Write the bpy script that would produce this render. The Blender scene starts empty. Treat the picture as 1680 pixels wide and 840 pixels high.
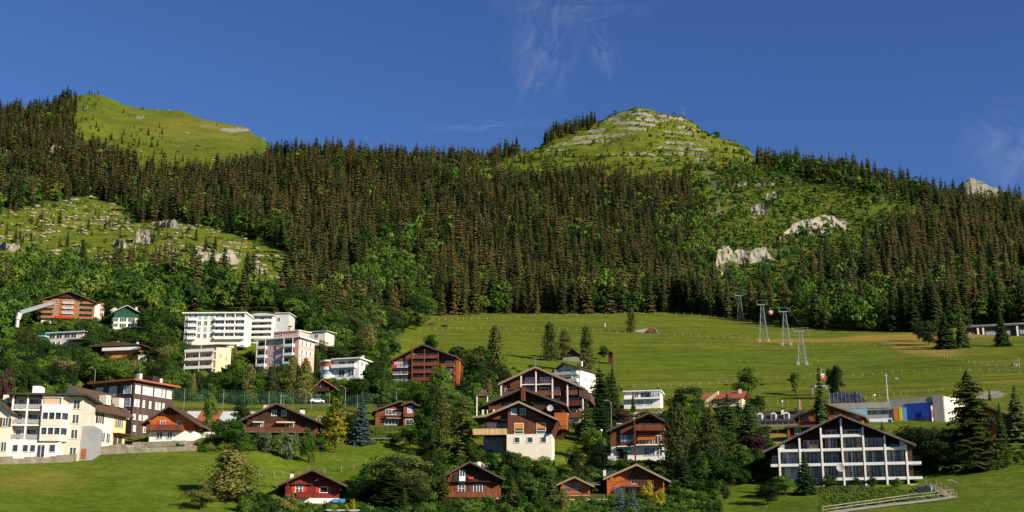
import bpy, math, random
import numpy as np
from math import sin, cos, tan, atan2, radians, pi, sqrt, hypot
from mathutils import Vector, Matrix

random.seed(7)
RNG = np.random.default_rng(7)
SC = bpy.context.scene
COL = SC.collection

# ---------------------------------------------------------------- camera, sky, sun, exposure
FPX, CX, CY = 2000.0, 840.0, 420.0           # focal length and centre in photograph pixels
PITCH = math.atan(FPX / 8000.0)
cam_d = bpy.data.cameras.new('camera')
cam = bpy.data.objects.new('camera', cam_d)
COL.objects.link(cam)
cam_d.sensor_width = 36.0
cam_d.lens = 36.0 * FPX / 1680.0
cam_d.clip_start = 1.0
cam_d.clip_end = 30000.0
cam.location = (0, 0, 0)
cam.rotation_euler = (pi / 2 + PITCH, 0, 0)
SC.camera = cam

SUN_AZ, SUN_EL = radians(53), radians(25)     # azimuth to the right of straight behind the camera
TO_SUN = Vector((sin(SUN_AZ) * cos(SUN_EL), -cos(SUN_AZ) * cos(SUN_EL), sin(SUN_EL)))
sun_d = bpy.data.lights.new('sun', 'SUN')
sun_d.energy = 4.6
sun_d.angle = radians(0.5)
sun_d.color = (1.0, 0.90, 0.73)
sun = bpy.data.objects.new('sun', sun_d)
COL.objects.link(sun)
sun.rotation_euler = (-TO_SUN).to_track_quat('-Z', 'Y').to_euler()
sun.location = (300, -300, 400)

world = bpy.data.worlds.new('World')
SC.world = world
world.use_nodes = True
wn, wl = world.node_tree.nodes, world.node_tree.links
wn.clear()
w_out = wn.new('ShaderNodeOutputWorld')
w_bg = wn.new('ShaderNodeBackground')
w_bg.inputs['Strength'].default_value = 0.088
sky = wn.new('ShaderNodeTexSky')
sky.sky_type = 'NISHITA'
sky.sun_disc = False
sky.sun_elevation = SUN_EL
sky.sun_rotation = atan2(TO_SUN.x, TO_SUN.y)
sky.altitude = 2200
sky.air_density = 1.0
sky.dust_density = 0.0
sky.ozone_density = 5.0
# thin cirrus wisps, placed by direction in the sky
tc = wn.new('ShaderNodeTexCoord')
def wmath(op, a, b=None, clamp=False):
    n = wn.new('ShaderNodeMath'); n.operation = op; n.use_clamp = clamp
    for i, v in enumerate((a, b)):
        if v is None: continue
        if isinstance(v, (int, float)): n.inputs[i].default_value = v
        else: wl.new(v, n.inputs[i])
    return n.outputs[0]
def wisp(px, py, sx, sy, rot, scale, thr, amount):
    d = Vector(((px - CX) / FPX, 1.0, -(py - CY) / FPX))
    dx, dz = d.x, sin(PITCH) + d.z * cos(PITCH)
    dy = cos(PITCH) - d.z * sin(PITCH)
    l = sqrt(dx * dx + dy * dy + dz * dz)
    mp = wn.new('ShaderNodeMapping'); mp.vector_type = 'TEXTURE'
    mp.inputs['Location'].default_value = (dx / l, dy / l, dz / l)
    mp.inputs['Rotation'].default_value = (0, rot, 0)
    mp.inputs['Scale'].default_value = (sx, 1.0, sy)
    wl.new(tc.outputs['Generated'], mp.inputs['Vector'])
    ln = wn.new('ShaderNodeVectorMath'); ln.operation = 'LENGTH'
    sep = wn.new('ShaderNodeSeparateXYZ'); wl.new(mp.outputs[0], sep.inputs[0])
    cmb = wn.new('ShaderNodeCombineXYZ')
    wl.new(sep.outputs[0], cmb.inputs[0]); wl.new(sep.outputs[2], cmb.inputs[2])
    wl.new(cmb.outputs[0], ln.inputs[0])
    fall = wmath('SUBTRACT', 1.0, ln.outputs['Value'], True)
    ns = wn.new('ShaderNodeTexNoise'); ns.inputs['Scale'].default_value = scale
    ns.inputs['Detail'].default_value = 8; ns.inputs['Roughness'].default_value = 0.62
    ns.inputs['Distortion'].default_value = 1.2
    wl.new(mp.outputs[0], ns.inputs['Vector'])
    a = wmath('SUBTRACT', ns.outputs['Fac'], thr, True)
    a = wmath('MULTIPLY', a, amount)
    a = wmath('MULTIPLY', a, fall)
    front = wmath('GREATER_THAN', sep_y(), 0.0)
    return wmath('MULTIPLY', a, front, True)
_sy = []
def sep_y():
    if not _sy:
        s = wn.new('ShaderNodeSeparateXYZ'); wl.new(tc.outputs['Generated'], s.inputs[0]); _sy.append(s.outputs[1])
    return _sy[0]
w1 = wisp(892, 75, 0.034, 0.060, radians(20), 1.9, 0.44, 0.38)
w2 = wisp(988, 82, 0.014, 0.030, radians(-25), 1.6, 0.42, 0.31)
w3 = wisp(940, 6, 0.075, 0.020, radians(0), 1.6, 0.44, 0.28)
w4 = wisp(1680, 240, 0.050, 0.042, radians(15), 1.7, 0.38, 0.34)
w5 = wisp(800, 205, 0.060, 0.006, radians(-4), 1.8, 0.45, 0.35)
ws = wmath('ADD', wmath('ADD', wmath('ADD', w1, w2), wmath('ADD', w3, w4)), w5, True)
hs = wn.new('ShaderNodeHueSaturation')
hs.inputs['Hue'].default_value = 0.510
hs.inputs['Saturation'].default_value = 1.10
hs.inputs['Value'].default_value = 0.80
wl.new(sky.outputs[0], hs.inputs['Color'])
wmix = wn.new('ShaderNodeMix'); wmix.data_type = 'RGBA'
wl.new(ws, wmix.inputs[0]); wl.new(hs.outputs[0], wmix.inputs[6])
wmix.inputs[7].default_value = (7.5, 7.8, 8.6, 1)
wl.new(wmix.outputs[2], w_bg.inputs['Color'])
wl.new(w_bg.outputs[0], w_out.inputs['Surface'])

SC.view_settings.view_transform = 'Standard'
SC.view_settings.look = 'None'
SC.view_settings.exposure = 0.75
SC.view_settings.gamma = 1.0
SC.render.engine = 'CYCLES'
SC.cycles.max_bounces = 5
SC.cycles.diffuse_bounces = 2
SC.cycles.glossy_bounces = 2
SC.cycles.transparent_max_bounces = 8
SC.cycles.use_denoising = True

# ---------------------------------------------------------------- geometry of the place
def ray(px, py):
    u, v = (px - CX) / FPX, (CY - py) / FPX
    return np.array([u, cos(PITCH) - v * sin(PITCH), sin(PITCH) + v * cos(PITCH)])
def project(X, Y, Z):
    F = Y * cos(PITCH) + Z * sin(PITCH)
    U = -Y * sin(PITCH) + Z * cos(PITCH)
    F = np.where(np.abs(F) < 1e-3, 1e-3, F)
    x = CX + FPX * X / F
    y = CY - FPX * U / F
    bad = F < 1
    return np.where(bad, -9999, x), np.where(bad, -9999, y)

NEAR_M = [(150, 955), (200, 860), (235, 795)]
COLS = {
    0:    [(150, 960), (200, 850), (225, 790), (243, 755), (300, 712), (400, 650), (500, 600), (600, 560), (700, 525), (850, 480), (1000, 430), (1200, 375), (1500, 300), (1900, 215), (2150, 180)],
    100:  [(150, 960), (200, 850), (225, 790), (243, 755), (290, 715), (400, 645), (500, 595), (600, 550), (660, 529), (850, 478), (1000, 430), (1200, 370), (1500, 305), (1900, 215), (2300, 158)],
    160:  [(150, 960), (200, 850), (225, 788), (243, 752), (290, 714), (400, 640), (500, 585), (600, 548), (660, 527), (850, 478), (1000, 430), (1200, 370), (1500, 305), (1900, 228), (2300, 149)],
    210:  [(150, 960), (200, 848), (225, 785), (243, 750), (290, 712), (400, 635), (500, 575), (600, 542), (850, 478), (1000, 428), (1200, 368), (1500, 308), (1900, 235), (2300, 172)],
    300:  [(150, 960), (200, 848), (235, 765), (245, 747), (262, 722), (300, 700), (330, 678), (400, 628), (430, 608), (500, 560), (600, 530), (800, 480), (1000, 420), (1200, 362), (1500, 310), (1900, 240), (2350, 176)],
    420:  [(150, 955), (200, 855), (235, 768), (250, 735), (262, 715), (300, 695), (330, 675), (400, 628), (440, 605), (500, 565), (600, 530), (800, 480), (1000, 425), (1300, 345), (1600, 288), (1900, 250), (2250, 207)],
    452:  [(150, 955), (200, 858), (235, 776), (262, 721), (300, 697), (330, 676), (400, 628), (500, 565), (600, 530), (800, 480), (1000, 425), (1300, 345), (1600, 280), (1900, 246), (2100, 229)],
    490:  [(150, 955), (200, 862), (235, 790), (262, 728), (300, 700), (335, 675), (400, 628), (500, 565), (600, 530), (800, 480), (1000, 425), (1300, 345), (1600, 270), (1750, 252)],
    600:  [(150, 955), (200, 865), (235, 795), (262, 725), (300, 698), (340, 665), (400, 625), (480, 575), (520, 552), (600, 533), (800, 490), (1000, 440), (1300, 355), (1600, 280), (1750, 257)],
    700:  NEAR_M + [(262, 740), (300, 698), (340, 670), (400, 640), (450, 615), (520, 577), (620, 545), (700, 527), (800, 510), (1000, 455), (1300, 365), (1600, 285), (1780, 262)],
    820:  NEAR_M + [(250, 748), (262, 735), (300, 700), (350, 668), (400, 640), (450, 612), (520, 578), (620, 548), (720, 528), (800, 515), (1000, 462), (1300, 370), (1600, 300), (1850, 264), (1950, 252)],
    900:  NEAR_M + [(262, 740), (300, 705), (350, 670), (400, 645), (450, 618), (520, 583), (620, 550), (720, 529), (800, 514), (1000, 465), (1300, 375), (1600, 305), (1900, 250), (2100, 216)],
    1000: NEAR_M + [(262, 755), (300, 712), (350, 672), (400, 648), (450, 622), (520, 588), (620, 553), (720, 530), (800, 514), (1000, 460), (1300, 372), (1600, 302), (1900, 248), (2180, 181)],
    1040: NEAR_M + [(262, 757), (300, 714), (350, 672), (400, 648), (450, 622), (520, 589), (620, 554), (720, 530), (800, 514), (1000, 458), (1300, 370), (1600, 300), (1900, 246), (2200, 169)],
    1130: NEAR_M + [(262, 757), (300, 716), (350, 674), (400, 648), (450, 622), (520, 590), (620, 556), (720, 530), (800, 515), (1000, 455), (1300, 370), (1600, 300), (1900, 252), (2200, 190)],
    1230: NEAR_M + [(262, 752), (300, 714), (350, 674), (400, 647), (450, 621), (520, 591), (620, 558), (770, 526), (1000, 452), (1300, 370), (1600, 300), (1900, 262), (2100, 240)],
    1320: [(150, 950), (200, 848), (233, 797), (262, 752), (300, 708), (350, 671), (400, 646), (450, 620), (520, 591), (620, 560), (700, 537), (850, 495), (1000, 450), (1300, 370), (1600, 300), (1850, 263)],
    1400: [(150, 950), (200, 845), (233, 797), (262, 748), (300, 706), (340, 672), (400, 645), (450, 620), (520, 592), (600, 566), (680, 542), (850, 495), (1000, 450), (1300, 370), (1500, 315), (1700, 277)],
    1500: [(150, 950), (200, 842), (233, 795), (262, 748), (300, 708), (340, 673), (400, 643), (450, 618), (520, 588), (600, 564), (700, 538), (850, 492), (1000, 450), (1300, 370), (1500, 318), (1620, 300)],
    1560: [(150, 948), (200, 840), (215, 815), (233, 785), (262, 748), (300, 710), (340, 672), (400, 640), (450, 615), (520, 585), (600, 562), (700, 537), (850, 490), (1000, 450), (1300, 370), (1550, 324)],
    1680: [(150, 945), (200, 835), (233, 775), (262, 745), (300, 715), (340, 672), (400, 640), (450, 612), (520, 582), (600, 562), (660, 552), (850, 495), (1000, 450), (1300, 375), (1500, 339)],
}
DS = np.concatenate([np.arange(0, 60, 20.0), np.arange(60, 400, 4.0), np.arange(400, 1000, 10.0), np.arange(1000, 3400, 20.0), np.array([3600, 4200, 5000, 7000, 10000, 14000.0])])
XS = np.arange(-700, 2401, 10.0)
def _elev_tan(px, py):
    r = ray(px, py); return r[2] / math.hypot(r[0], r[1])
def _build_table():
    keys = sorted(COLS)
    zc = np.zeros((len(keys), len(DS)))
    for i, k in enumerate(keys):
        pts = COLS[k]
        D = np.array([0.0, 60.0] + [p[0] for p in pts])
        Z = np.array([-13.0, -11.0] + [p[0] * _elev_tan(k, p[1]) for p in pts])
        z = np.interp(DS, D, Z)
        ov = DS > D[-1]
        z[ov] = np.maximum(Z[-1] - 0.42 * (DS[ov] - D[-1]), 20.0)
        zc[i] = z
    out = np.zeros((len(XS), len(DS)))
    for j in range(len(DS)):
        out[:, j] = np.interp(XS, keys, zc[:, j])
    k = np.array([1, 2, 3, 2, 1.0]); k /= k.sum()
    pad = np.pad(out, ((2, 2), (0, 0)), mode='edge')
    out = sum(k[i] * pad[i:i + out.shape[0]] for i in range(5))
    pad = np.pad(out, ((0, 0), (1, 1)), mode='edge')
    sm = 0.25 * pad[:, :-2] + 0.5 * pad[:, 1:-1] + 0.25 * pad[:, 2:]
    near = (DS < 3300)
    out[:, near] = sm[:, near]
    return out
ZT = _build_table()
def _ztab(px, D):
    px = np.clip(px, XS[0], XS[-1] - 1e-3); D = np.clip(D, 0, DS[-1] - 1e-3)
    fi = (px - XS[0]) / 10.0
    i = fi.astype(int); fi = fi - i
    j = np.clip(np.searchsorted(DS, D, side='right') - 1, 0, len(DS) - 2)
    fj = (D - DS[j]) / (DS[j + 1] - DS[j])
    return (ZT[i, j] * (1 - fi) + ZT[i + 1, j] * fi) * (1 - fj) + (ZT[i, j + 1] * (1 - fi) + ZT[i + 1, j + 1] * fi) * fj

def _hash(ix, iy, s):
    h = (ix.astype(np.int64) * 374761393 + iy.astype(np.int64) * 668265263 + s * 974634777) & 0x7fffffff
    h = ((h ^ (h >> 13)) * 1274126177) & 0x7fffffff
    return ((h ^ (h >> 16)) & 0xffff) / 65535.0
def vnoise(x, y, s=0):
    ix, iy = np.floor(x), np.floor(y)
    fx, fy = x - ix, y - iy
    fx = fx * fx * (3 - 2 * fx); fy = fy * fy * (3 - 2 * fy)
    a, b = _hash(ix, iy, s), _hash(ix + 1, iy, s)
    c, d = _hash(ix, iy + 1, s), _hash(ix + 1, iy + 1, s)
    return (a * (1 - fx) + b * fx) * (1 - fy) + (c * (1 - fx) + d * fx) * fy * 1.0
def fbm(x, y, o=4, s=0):
    t, a, n = 0, 0.5, 0
    for k in range(o):
        t = t + a * vnoise(x * 2 ** k, y * 2 ** k, s + k); n += a; a *= 0.5
    return t / n - 0.5
def sstep(a, b, x):
    t = np.clip((x - a) / (b - a), 0, 1); return t * t * (3 - 2 * t)
def in_poly(x, y, poly):
    c = np.zeros(np.shape(x), bool)
    n = len(poly)
    for i in range(n):
        x0, y0 = poly[i]; x1, y1 = poly[(i + 1) % n]
        if y0 == y1: continue
        m = ((y0 > y) != (y1 > y)) & (x < (x1 - x0) * (y - y0) / (y1 - y0) + x0)
        c ^= m
    return c

# regions of the hillside, traced by their ground outline
R_ROCKY = [(-60, 365), (60, 338), (150, 322), (200, 338), (235, 366), (290, 362), (370, 380), (460, 405), (505, 460), (500, 500), (430, 492), (330, 470), (230, 450), (130, 452), (-60, 450)]
R_HILL = [(125, 140), (120, 236), (200, 262), (250, 292), (330, 288), (430, 272), (462, 250), (470, 235), (440, 140)]
R_SUMMIT = [(790, 292), (830, 262), (880, 240), (960, 214), (1000, 186), (1002, 155), (1060, 150), (1250, 225), (1262, 262), (1190, 292), (1100, 305), (1000, 300), (860, 300)]
R_LIFT = [(1120, 285), (1180, 276), (1240, 272), (1330, 296), (1420, 318), (1540, 345), (1550, 366), (1460, 378), (1440, 410), (1415, 440), (1335, 448), (1290, 490), (1190, 508), (1130, 458), (1162, 372), (1142, 330)]

VILLAGE_WOOD = [[(-60, 500), (300, 505), (300, 560), (300, 650), (140, 640), (0, 672), (-60, 672)],
    [(300, 600), (420, 604), (520, 602), (545, 553), (690, 518), (650, 556), (636, 600), (800, 602), (830, 640), (790, 720), (690, 700), (640, 665), (540, 662), (400, 665), (260, 655)],
    [(700, 735), (900, 742), (915, 700), (1000, 690), (1110, 690), (1260, 700), (1262, 765), (1180, 800), (1160, 870), (590, 870), (600, 790), (700, 770)],
    [(1440, 735), (1500, 705), (1590, 700), (1640, 770), (1520, 782)], [(330, 705), (535, 720), (535, 738), (335, 742)], [(400, 830), (610, 838), (610, 880), (400, 880)]]
CLEAR = [[(905, 690), (940, 694), (968, 745), (962, 776), (915, 772), (842, 744), (905, 741)]]
def smooth_poly(x, y, poly, r, n=5):
    t = np.zeros(np.shape(x))
    for a in range(n):
        t += in_poly(x + r * cos(2 * pi * a / n), y + r * sin(2 * pi * a / n), poly)
    return t / n

def height(az, D):
    """ground height at azimuth az (radians right of +Y) and horizontal distance D"""
    az = np.asarray(az, float); D = np.asarray(D, float)
    azc = np.clip(az, radians(-33), radians(33))
    px = CX + FPX * np.tan(azc) / cos(PITCH)
    for _ in range(4):
        z = _ztab(px, D)
        F = D * np.cos(azc) * cos(PITCH) + z * sin(PITCH)
        px = CX + FPX * D * np.sin(azc) / np.maximum(F, 1)
    z = _ztab(px, D)
    X, Y = D * np.sin(az), D * np.cos(az)
    amp = np.interp(D, [0, 150, 350, 750, 900, 1600, 2400, 9000], [0.2, 0.5, 0.9, 2.0, 7, 11, 6, 30])
    hillmask = 1.0
    z = z + amp * (fbm(X / 70.0, Y / 70.0, 5, 3)) * hillmask
    # rock peak far to the right, behind the wooded ridge
    pk = radians(21.35)
    bump = 772 - np.abs(az - pk + 0.004 * np.sin(D / 90)) * 2600 * 0.42 * (0.8 + 0.4 * (az > pk)) - np.abs(D - 2600) * 0.8 + 30 * fbm(X / 30, Y / 30, 4, 9)
    z = np.where((az > 0.30) & (az < 0.60) & (D > 2000), np.maximum(z, bump), z)
    # ledges of the summit and a little stepping on the rocky pastures
    if np.any(D > 700):
        x, y = project(X, Y, z)
        m = smooth_poly(x, y, R_SUMMIT, 6) * (D > 1600)
        per = 24.0
        zz = z + 26 * fbm(X / 150, Y / 150, 4, 21)
        f = zz / per - np.floor(zz / per)
        st = np.clip(0.15 + 2.2 * (fbm(X / 70, Y / 200 + z / 60, 3, 25) + .18), 0, 0.50)
        z = z + m * (sstep(0.66, 0.96, f) - f) * per * st
        m2 = smooth_poly(x, y, R_ROCKY, 6) * (D > 700)
        per = 8.0
        zz = z + 10 * fbm(X / 50, Y / 50, 3, 22)
        f = zz / per - np.floor(zz / per)
        z = z + m2 * (sstep(0.6, 0.98, f) - f) * per * 0.45
    # everything beyond the sides of the picture sinks away towards the valley behind
    side = 1 - sstep(radians(38), radians(85), np.abs(az))
    low = -13 - 0.004 * D
    return low + (z - low) * side

def ground(X, Y):
    return height(np.arctan2(X, Y), np.hypot(X, Y))
DP_NEAR, DP_FAR = np.arange(120, 690, 2.0), np.arange(684, 2800, 6.0)
def place(px, py):
    """the first point of the ground that the photograph shows at a pixel: (x, y, z)"""
    r = ray(px, py); h = math.hypot(r[0], r[1]); az = math.atan2(r[0], r[1]); t = r[2] / h
    for DP in (DP_NEAR, DP_FAR):
        z = height(np.full(len(DP), az), DP)
        hit = np.nonzero(z >= DP * t)[0]
        if len(hit): break
    k = int(hit[0]) if len(hit) else len(DP) - 1
    if k > 0:
        a = z[k - 1] - DP[k - 1] * t; b = z[k] - DP[k] * t
        D = DP[k - 1] + (DP[k] - DP[k - 1]) * (a / (a - b) if a != b else 0)
    else: D = DP[0]
    return Vector((D * sin(az), D * cos(az), float(height(np.array([az]), np.array([D]))[0])))
def spot(px, D):
    """ground point in the column px at horizontal distance D"""
    az = math.atan((px - CX) / FPX / cos(PITCH))
    for _ in range(5):
        z = float(height(np.array([az]), np.array([D]))[0])
        F = D * cos(az) * cos(PITCH) + z * sin(PITCH)
        az = math.asin(max(-1, min(1, (px - CX) / FPX * F / D)))
    return Vector((D * sin(az), D * cos(az), z))

# ---------------------------------------------------------------- mesh and object helpers
def np_mesh(name, verts, faces_flat, sizes, mats, cols=None, smooth=False):
    me = bpy.data.meshes.new(name)
    verts = np.asarray(verts, np.float32)
    faces_flat = np.asarray(faces_flat, np.int32); sizes = np.asarray(sizes, np.int32)
    me.vertices.add(len(verts)); me.vertices.foreach_set('co', verts.ravel())
    me.loops.add(len(faces_flat)); me.loops.foreach_set('vertex_index', faces_flat)
    me.polygons.add(len(sizes))
    starts = np.concatenate([[0], np.cumsum(sizes)[:-1]]).astype(np.int32)
    me.polygons.foreach_set('loop_start', starts)
    me.polygons.foreach_set('loop_total', sizes)
    me.polygons.foreach_set('use_smooth', np.full(len(sizes), smooth))
    for m in (mats if isinstance(mats, (list, tuple)) else [mats]): me.materials.append(m)
    if cols is not None:
        for nm, arr in cols.items():
            at = me.color_attributes.new(nm, 'FLOAT_COLOR', 'POINT')
            at.data.foreach_set('color', np.asarray(arr, np.float32).ravel())
    me.update(calc_edges=True)
    return me
def link(name, data, parent=None, loc=None, rz=0.0):
    o = bpy.data.objects.new(name, data)
    COL.objects.link(o)
    if parent is not None: o.parent = parent
    if loc is not None: o.location = loc
    if rz: o.rotation_euler = (0, 0, rz)
    return o
def tag(o, label=None, cat=None, group=None, kind=None):
    if label: o['label'] = label
    if cat: o['category'] = cat
    if group: o['group'] = group
    if kind: o['kind'] = kind
    return o
def thing(name, label, cat, loc=(0, 0, 0), rz=0.0, group=None):
    o = link(name, None, None, loc, rz)
    o.empty_display_size = 1
    return tag(o, label, cat, group)
def copy_tree(o, parent=None):
    c = o.copy(); COL.objects.link(c)
    if parent is not None: c.parent = parent
    for ch in o.children: copy_tree(ch, c)
    return c

class MB:
    def __init__(s): s.v = []; s.f = []
    def quad(s, *p):
        n = len(s.v); s.v += [tuple(q) for q in p]; s.f.append(tuple(range(n, n + len(p)))); return s
    def box(s, x0, x1, y0, y1, z0, z1):
        n = len(s.v)
        s.v += [(x0, y0, z0), (x1, y0, z0), (x1, y1, z0), (x0, y1, z0), (x0, y0, z1), (x1, y0, z1), (x1, y1, z1), (x0, y1, z1)]
        for f in ((0, 3, 2, 1), (4, 5, 6, 7), (0, 1, 5, 4), (1, 2, 6, 5), (2, 3, 7, 6), (3, 0, 4, 7)):
            s.f.append(tuple(n + i for i in f))
        return s
    def prism(s, prof, y0, y1):
        """profile in (x, z), anticlockwise seen from the front, drawn along y"""
        n, k = len(s.v), len(prof)
        s.v += [(x, y0, z) for x, z in prof] + [(x, y1, z) for x, z in prof]
        s.f.append(tuple(n + i for i in range(k)))
        s.f.append(tuple(n + k + i for i in reversed(range(k))))
        for i in range(k):
            j = (i + 1) % k
            s.f.append((n + i, n + k + i, n + k + j, n + j))
        return s
    def plan(s, prof, z0, z1):
        """outline in (x, y), anticlockwise from above, raised from z0 to z1"""
        n, k = len(s.v), len(prof)
        s.v += [(x, y, z0) for x, y in prof] + [(x, y, z1) for x, y in prof]
        s.f.append(tuple(n + i for i in reversed(range(k))))
        s.f.append(tuple(n + k + i for i in range(k)))
        for i in range(k):
            j = (i + 1) % k
            s.f.append((n + i, n + j, n + k + j, n + k + i))
        return s
    def bar(s, a, b, r, k=4, r2=None):
        a, b = Vector(a), Vector(b); d = b - a
        if d.length < 1e-6: return s
        r2 = r if r2 is None else r2
        q = d.to_track_quat('Z', 'Y'); n = len(s.v)
        for p, rr in ((a, r), (b, r2)):
            for i in range(k):
                t = 2 * pi * (i + .5) / k
                w = p + q @ Vector((rr * cos(t), rr * sin(t), 0)); s.v.append(tuple(w))
        s.f.append(tuple(n + i for i in reversed(range(k)))); s.f.append(tuple(n + k + i for i in range(k)))
        for i in range(k):
            j = (i + 1) % k
            s.f.append((n + i, n + j, n + k + j, n + k + i))
        return s
    def mesh(s, name, mat):
        me = bpy.data.meshes.new(name)
        me.from_pydata(s.v, [], s.f); me.materials.append(mat); me.update()
        return me
    def build(s, name, mat, parent=None, loc=None, rz=0.0):
        return link(name, s.mesh(name, mat), parent, loc, rz)

# ---------------------------------------------------------------- materials
class NT:
    def __init__(s, name):
        s.m = bpy.data.materials.new(name); s.m.use_nodes = True
        s.t = s.m.node_tree; s.n = s.t.nodes; s.l = s.t.links
        s.b = s.n['Principled BSDF']; s.b.inputs['Roughness'].default_value = 0.85
        s.b.inputs['Specular IOR Level'].default_value = 0.2
        s._tc = None
    def node(s, t, **k):
        n = s.n.new(t)
        for a, v in k.items(): setattr(n, a, v)
        return n
    def setin(s, sock, v):
        if hasattr(v, 'is_linked') or isinstance(v, bpy.types.NodeSocket): s.l.new(v, sock)
        else: sock.default_value = v
    def obj(s):
        if s._tc is None: s._tc = s.node('ShaderNodeTexCoord')
        return s._tc.outputs['Object']
    def map(s, scale=(1, 1, 1), rot=(0, 0, 0), src=None):
        m = s.node('ShaderNodeMapping'); m.inputs['Scale'].default_value = scale; m.inputs['Rotation'].default_value = rot
        s.l.new(src or s.obj(), m.inputs['Vector']); return m.outputs[0]
    def noise(s, scale, detail=4, rough=0.55, vec=None, dist=0.0):
        n = s.node('ShaderNodeTexNoise'); n.inputs['Scale'].default_value = scale
        n.inputs['Detail'].default_value = detail; n.inputs['Roughness'].default_value = rough; n.inputs['Distortion'].default_value = dist
        s.l.new(vec or s.obj(), n.inputs['Vector']); return n.outputs['Fac']
    def ramp(s, fac, stops):
        r = s.node('ShaderNodeValToRGB'); s.l.new(fac, r.inputs[0])
        e = r.color_ramp.elements
        while len(e) > 1: e.remove(e[0])
        for i, (p, c) in enumerate(stops):
            el = e[0] if i == 0 else e.new(p)
            el.position = p; el.color = (*c, 1) if len(c) == 3 else c
        return r.outputs[0]
    def math(s, op, a, b=0.0, clamp=False):
        n = s.node('ShaderNodeMath', operation=op, use_clamp=clamp)
        s.setin(n.inputs[0], a); s.setin(n.inputs[1], b); return n.outputs[0]
    def mix(s, fac, a, b, mode='MIX'):
        n = s.node('ShaderNodeMix', data_type='RGBA', blend_type=mode)
        s.setin(n.inputs[0], fac)
        for i, v in ((6, a), (7, b)):
            s.setin(n.inputs[i], (*v, 1) if isinstance(v, tuple) and len(v) == 3 else v)
        return n.outputs[2]
    def color(s, v):
        s.setin(s.b.inputs['Base Color'], (*v, 1) if isinstance(v, tuple) and len(v) == 3 else v)
    def bump(s, h, strength=0.4, dist=0.1):
        b = s.node('ShaderNodeBump'); b.inputs['Strength'].default_value = strength; b.inputs['Distance'].default_value = dist
        s.l.new(h, b.inputs['Height']); s.l.new(b.outputs[0], s.b.inputs['Normal'])
    def attr(s, name):
        a = s.node('ShaderNodeAttribute', attribute_name=name)
        return a
def lerp3(a, b, t): return tuple(a[i] * (1 - t) + b[i] * t for i in range(3))

def m_terrain():
    m = NT('hillside_ground')
    A = m.attr('cover'); sep = m.node('ShaderNodeSeparateColor'); m.l.new(A.outputs['Color'], sep.inputs[0])
    forest, rock, hay = sep.outputs[0], sep.outputs[1], sep.outputs[2]
    lawn = A.outputs['Alpha']
    n_big = m.noise(0.012, 5, 0.6)
    n_mid = m.noise(0.09, 5, 0.65)
    n_fine = m.noise(0.9, 4, 0.7)
    contour = m.noise(1.0, 4, 0.6, m.map((0.020, 0.014, 0.95)), 0.5)
    g1 = m.ramp(n_big, [(0.3, (0.068, 0.100, 0.008)), (0.52, (0.108, 0.135, 0.012)), (0.72, (0.162, 0.158, 0.024))])
    g2 = m.ramp(contour, [(0.34, (0.050, 0.080, 0.007)), (0.5, (0.106, 0.134, 0.012)), (0.66, (0.185, 0.170, 0.028))])
    grass = m.mix(0.62, g1, g2)
    spk = m.ramp(n_fine, [(0.3, (0.62, 0.66, 0.6)), (0.5, (1, 1, 1)), (0.75, (1.3, 1.25, 1.15))])
    grass = m.mix(1.0, grass, spk, 'MULTIPLY')
    midv = m.ramp(n_mid, [(0.3, (0.66, 0.80, 0.75)), (0.52, (1, 1, 1)), (0.72, (1.28, 1.12, 1.0))])
    tuft = m.ramp(m.noise(0.42, 5, 0.75), [(0.34, (0.70, 0.76, 0.7)), (0.5, (1, 1, 1)), (0.7, (1.2, 1.16, 1.1))])
    grass = m.mix(1.0, grass, tuft, 'MULTIPLY')
    grass = m.mix(1.0, grass, midv, 'MULTIPLY')
    lush = m.ramp(n_mid, [(0.3, (0.060, 0.112, 0.008)), (0.7, (0.108, 0.156, 0.014))])
    lush = m.mix(1.0, lush, tuft, 'MULTIPLY'); lush = m.mix(0.7, lush, spk, 'MULTIPLY')
    grass = m.mix(m.math('MULTIPLY', lawn, 0.6), grass, lush)
    hayc = m.ramp(contour, [(0.3, (0.20, 0.145, 0.025)), (0.6, (0.33, 0.20, 0.055))])
    c = m.mix(hay, grass, hayc)
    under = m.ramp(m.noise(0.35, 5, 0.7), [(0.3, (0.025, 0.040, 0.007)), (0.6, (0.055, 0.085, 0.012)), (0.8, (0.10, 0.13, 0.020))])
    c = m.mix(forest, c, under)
    rn = m.noise(0.16, 7, 0.72, m.map((1, 1, 1.8)))
    rockc = m.ramp(m.noise(0.8, 6, 0.75), [(0.3, (0.13, 0.12, 0.095)), (0.55, (0.27, 0.25, 0.20)), (0.8, (0.40, 0.37, 0.31))])
    rf = m.math('MULTIPLY', m.math('SUBTRACT', m.math('ADD', rock, rn), 1.0), 9.0, True)
    c = m.mix(rf, c, rockc)
    m.color(c)
    m.bump(m.noise(0.5, 6, 0.7), 0.6, 0.5)
    m.b.inputs['Roughness'].default_value = 0.95
    m.b.inputs['Specular IOR Level'].default_value = 0.05
    return m.m
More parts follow.
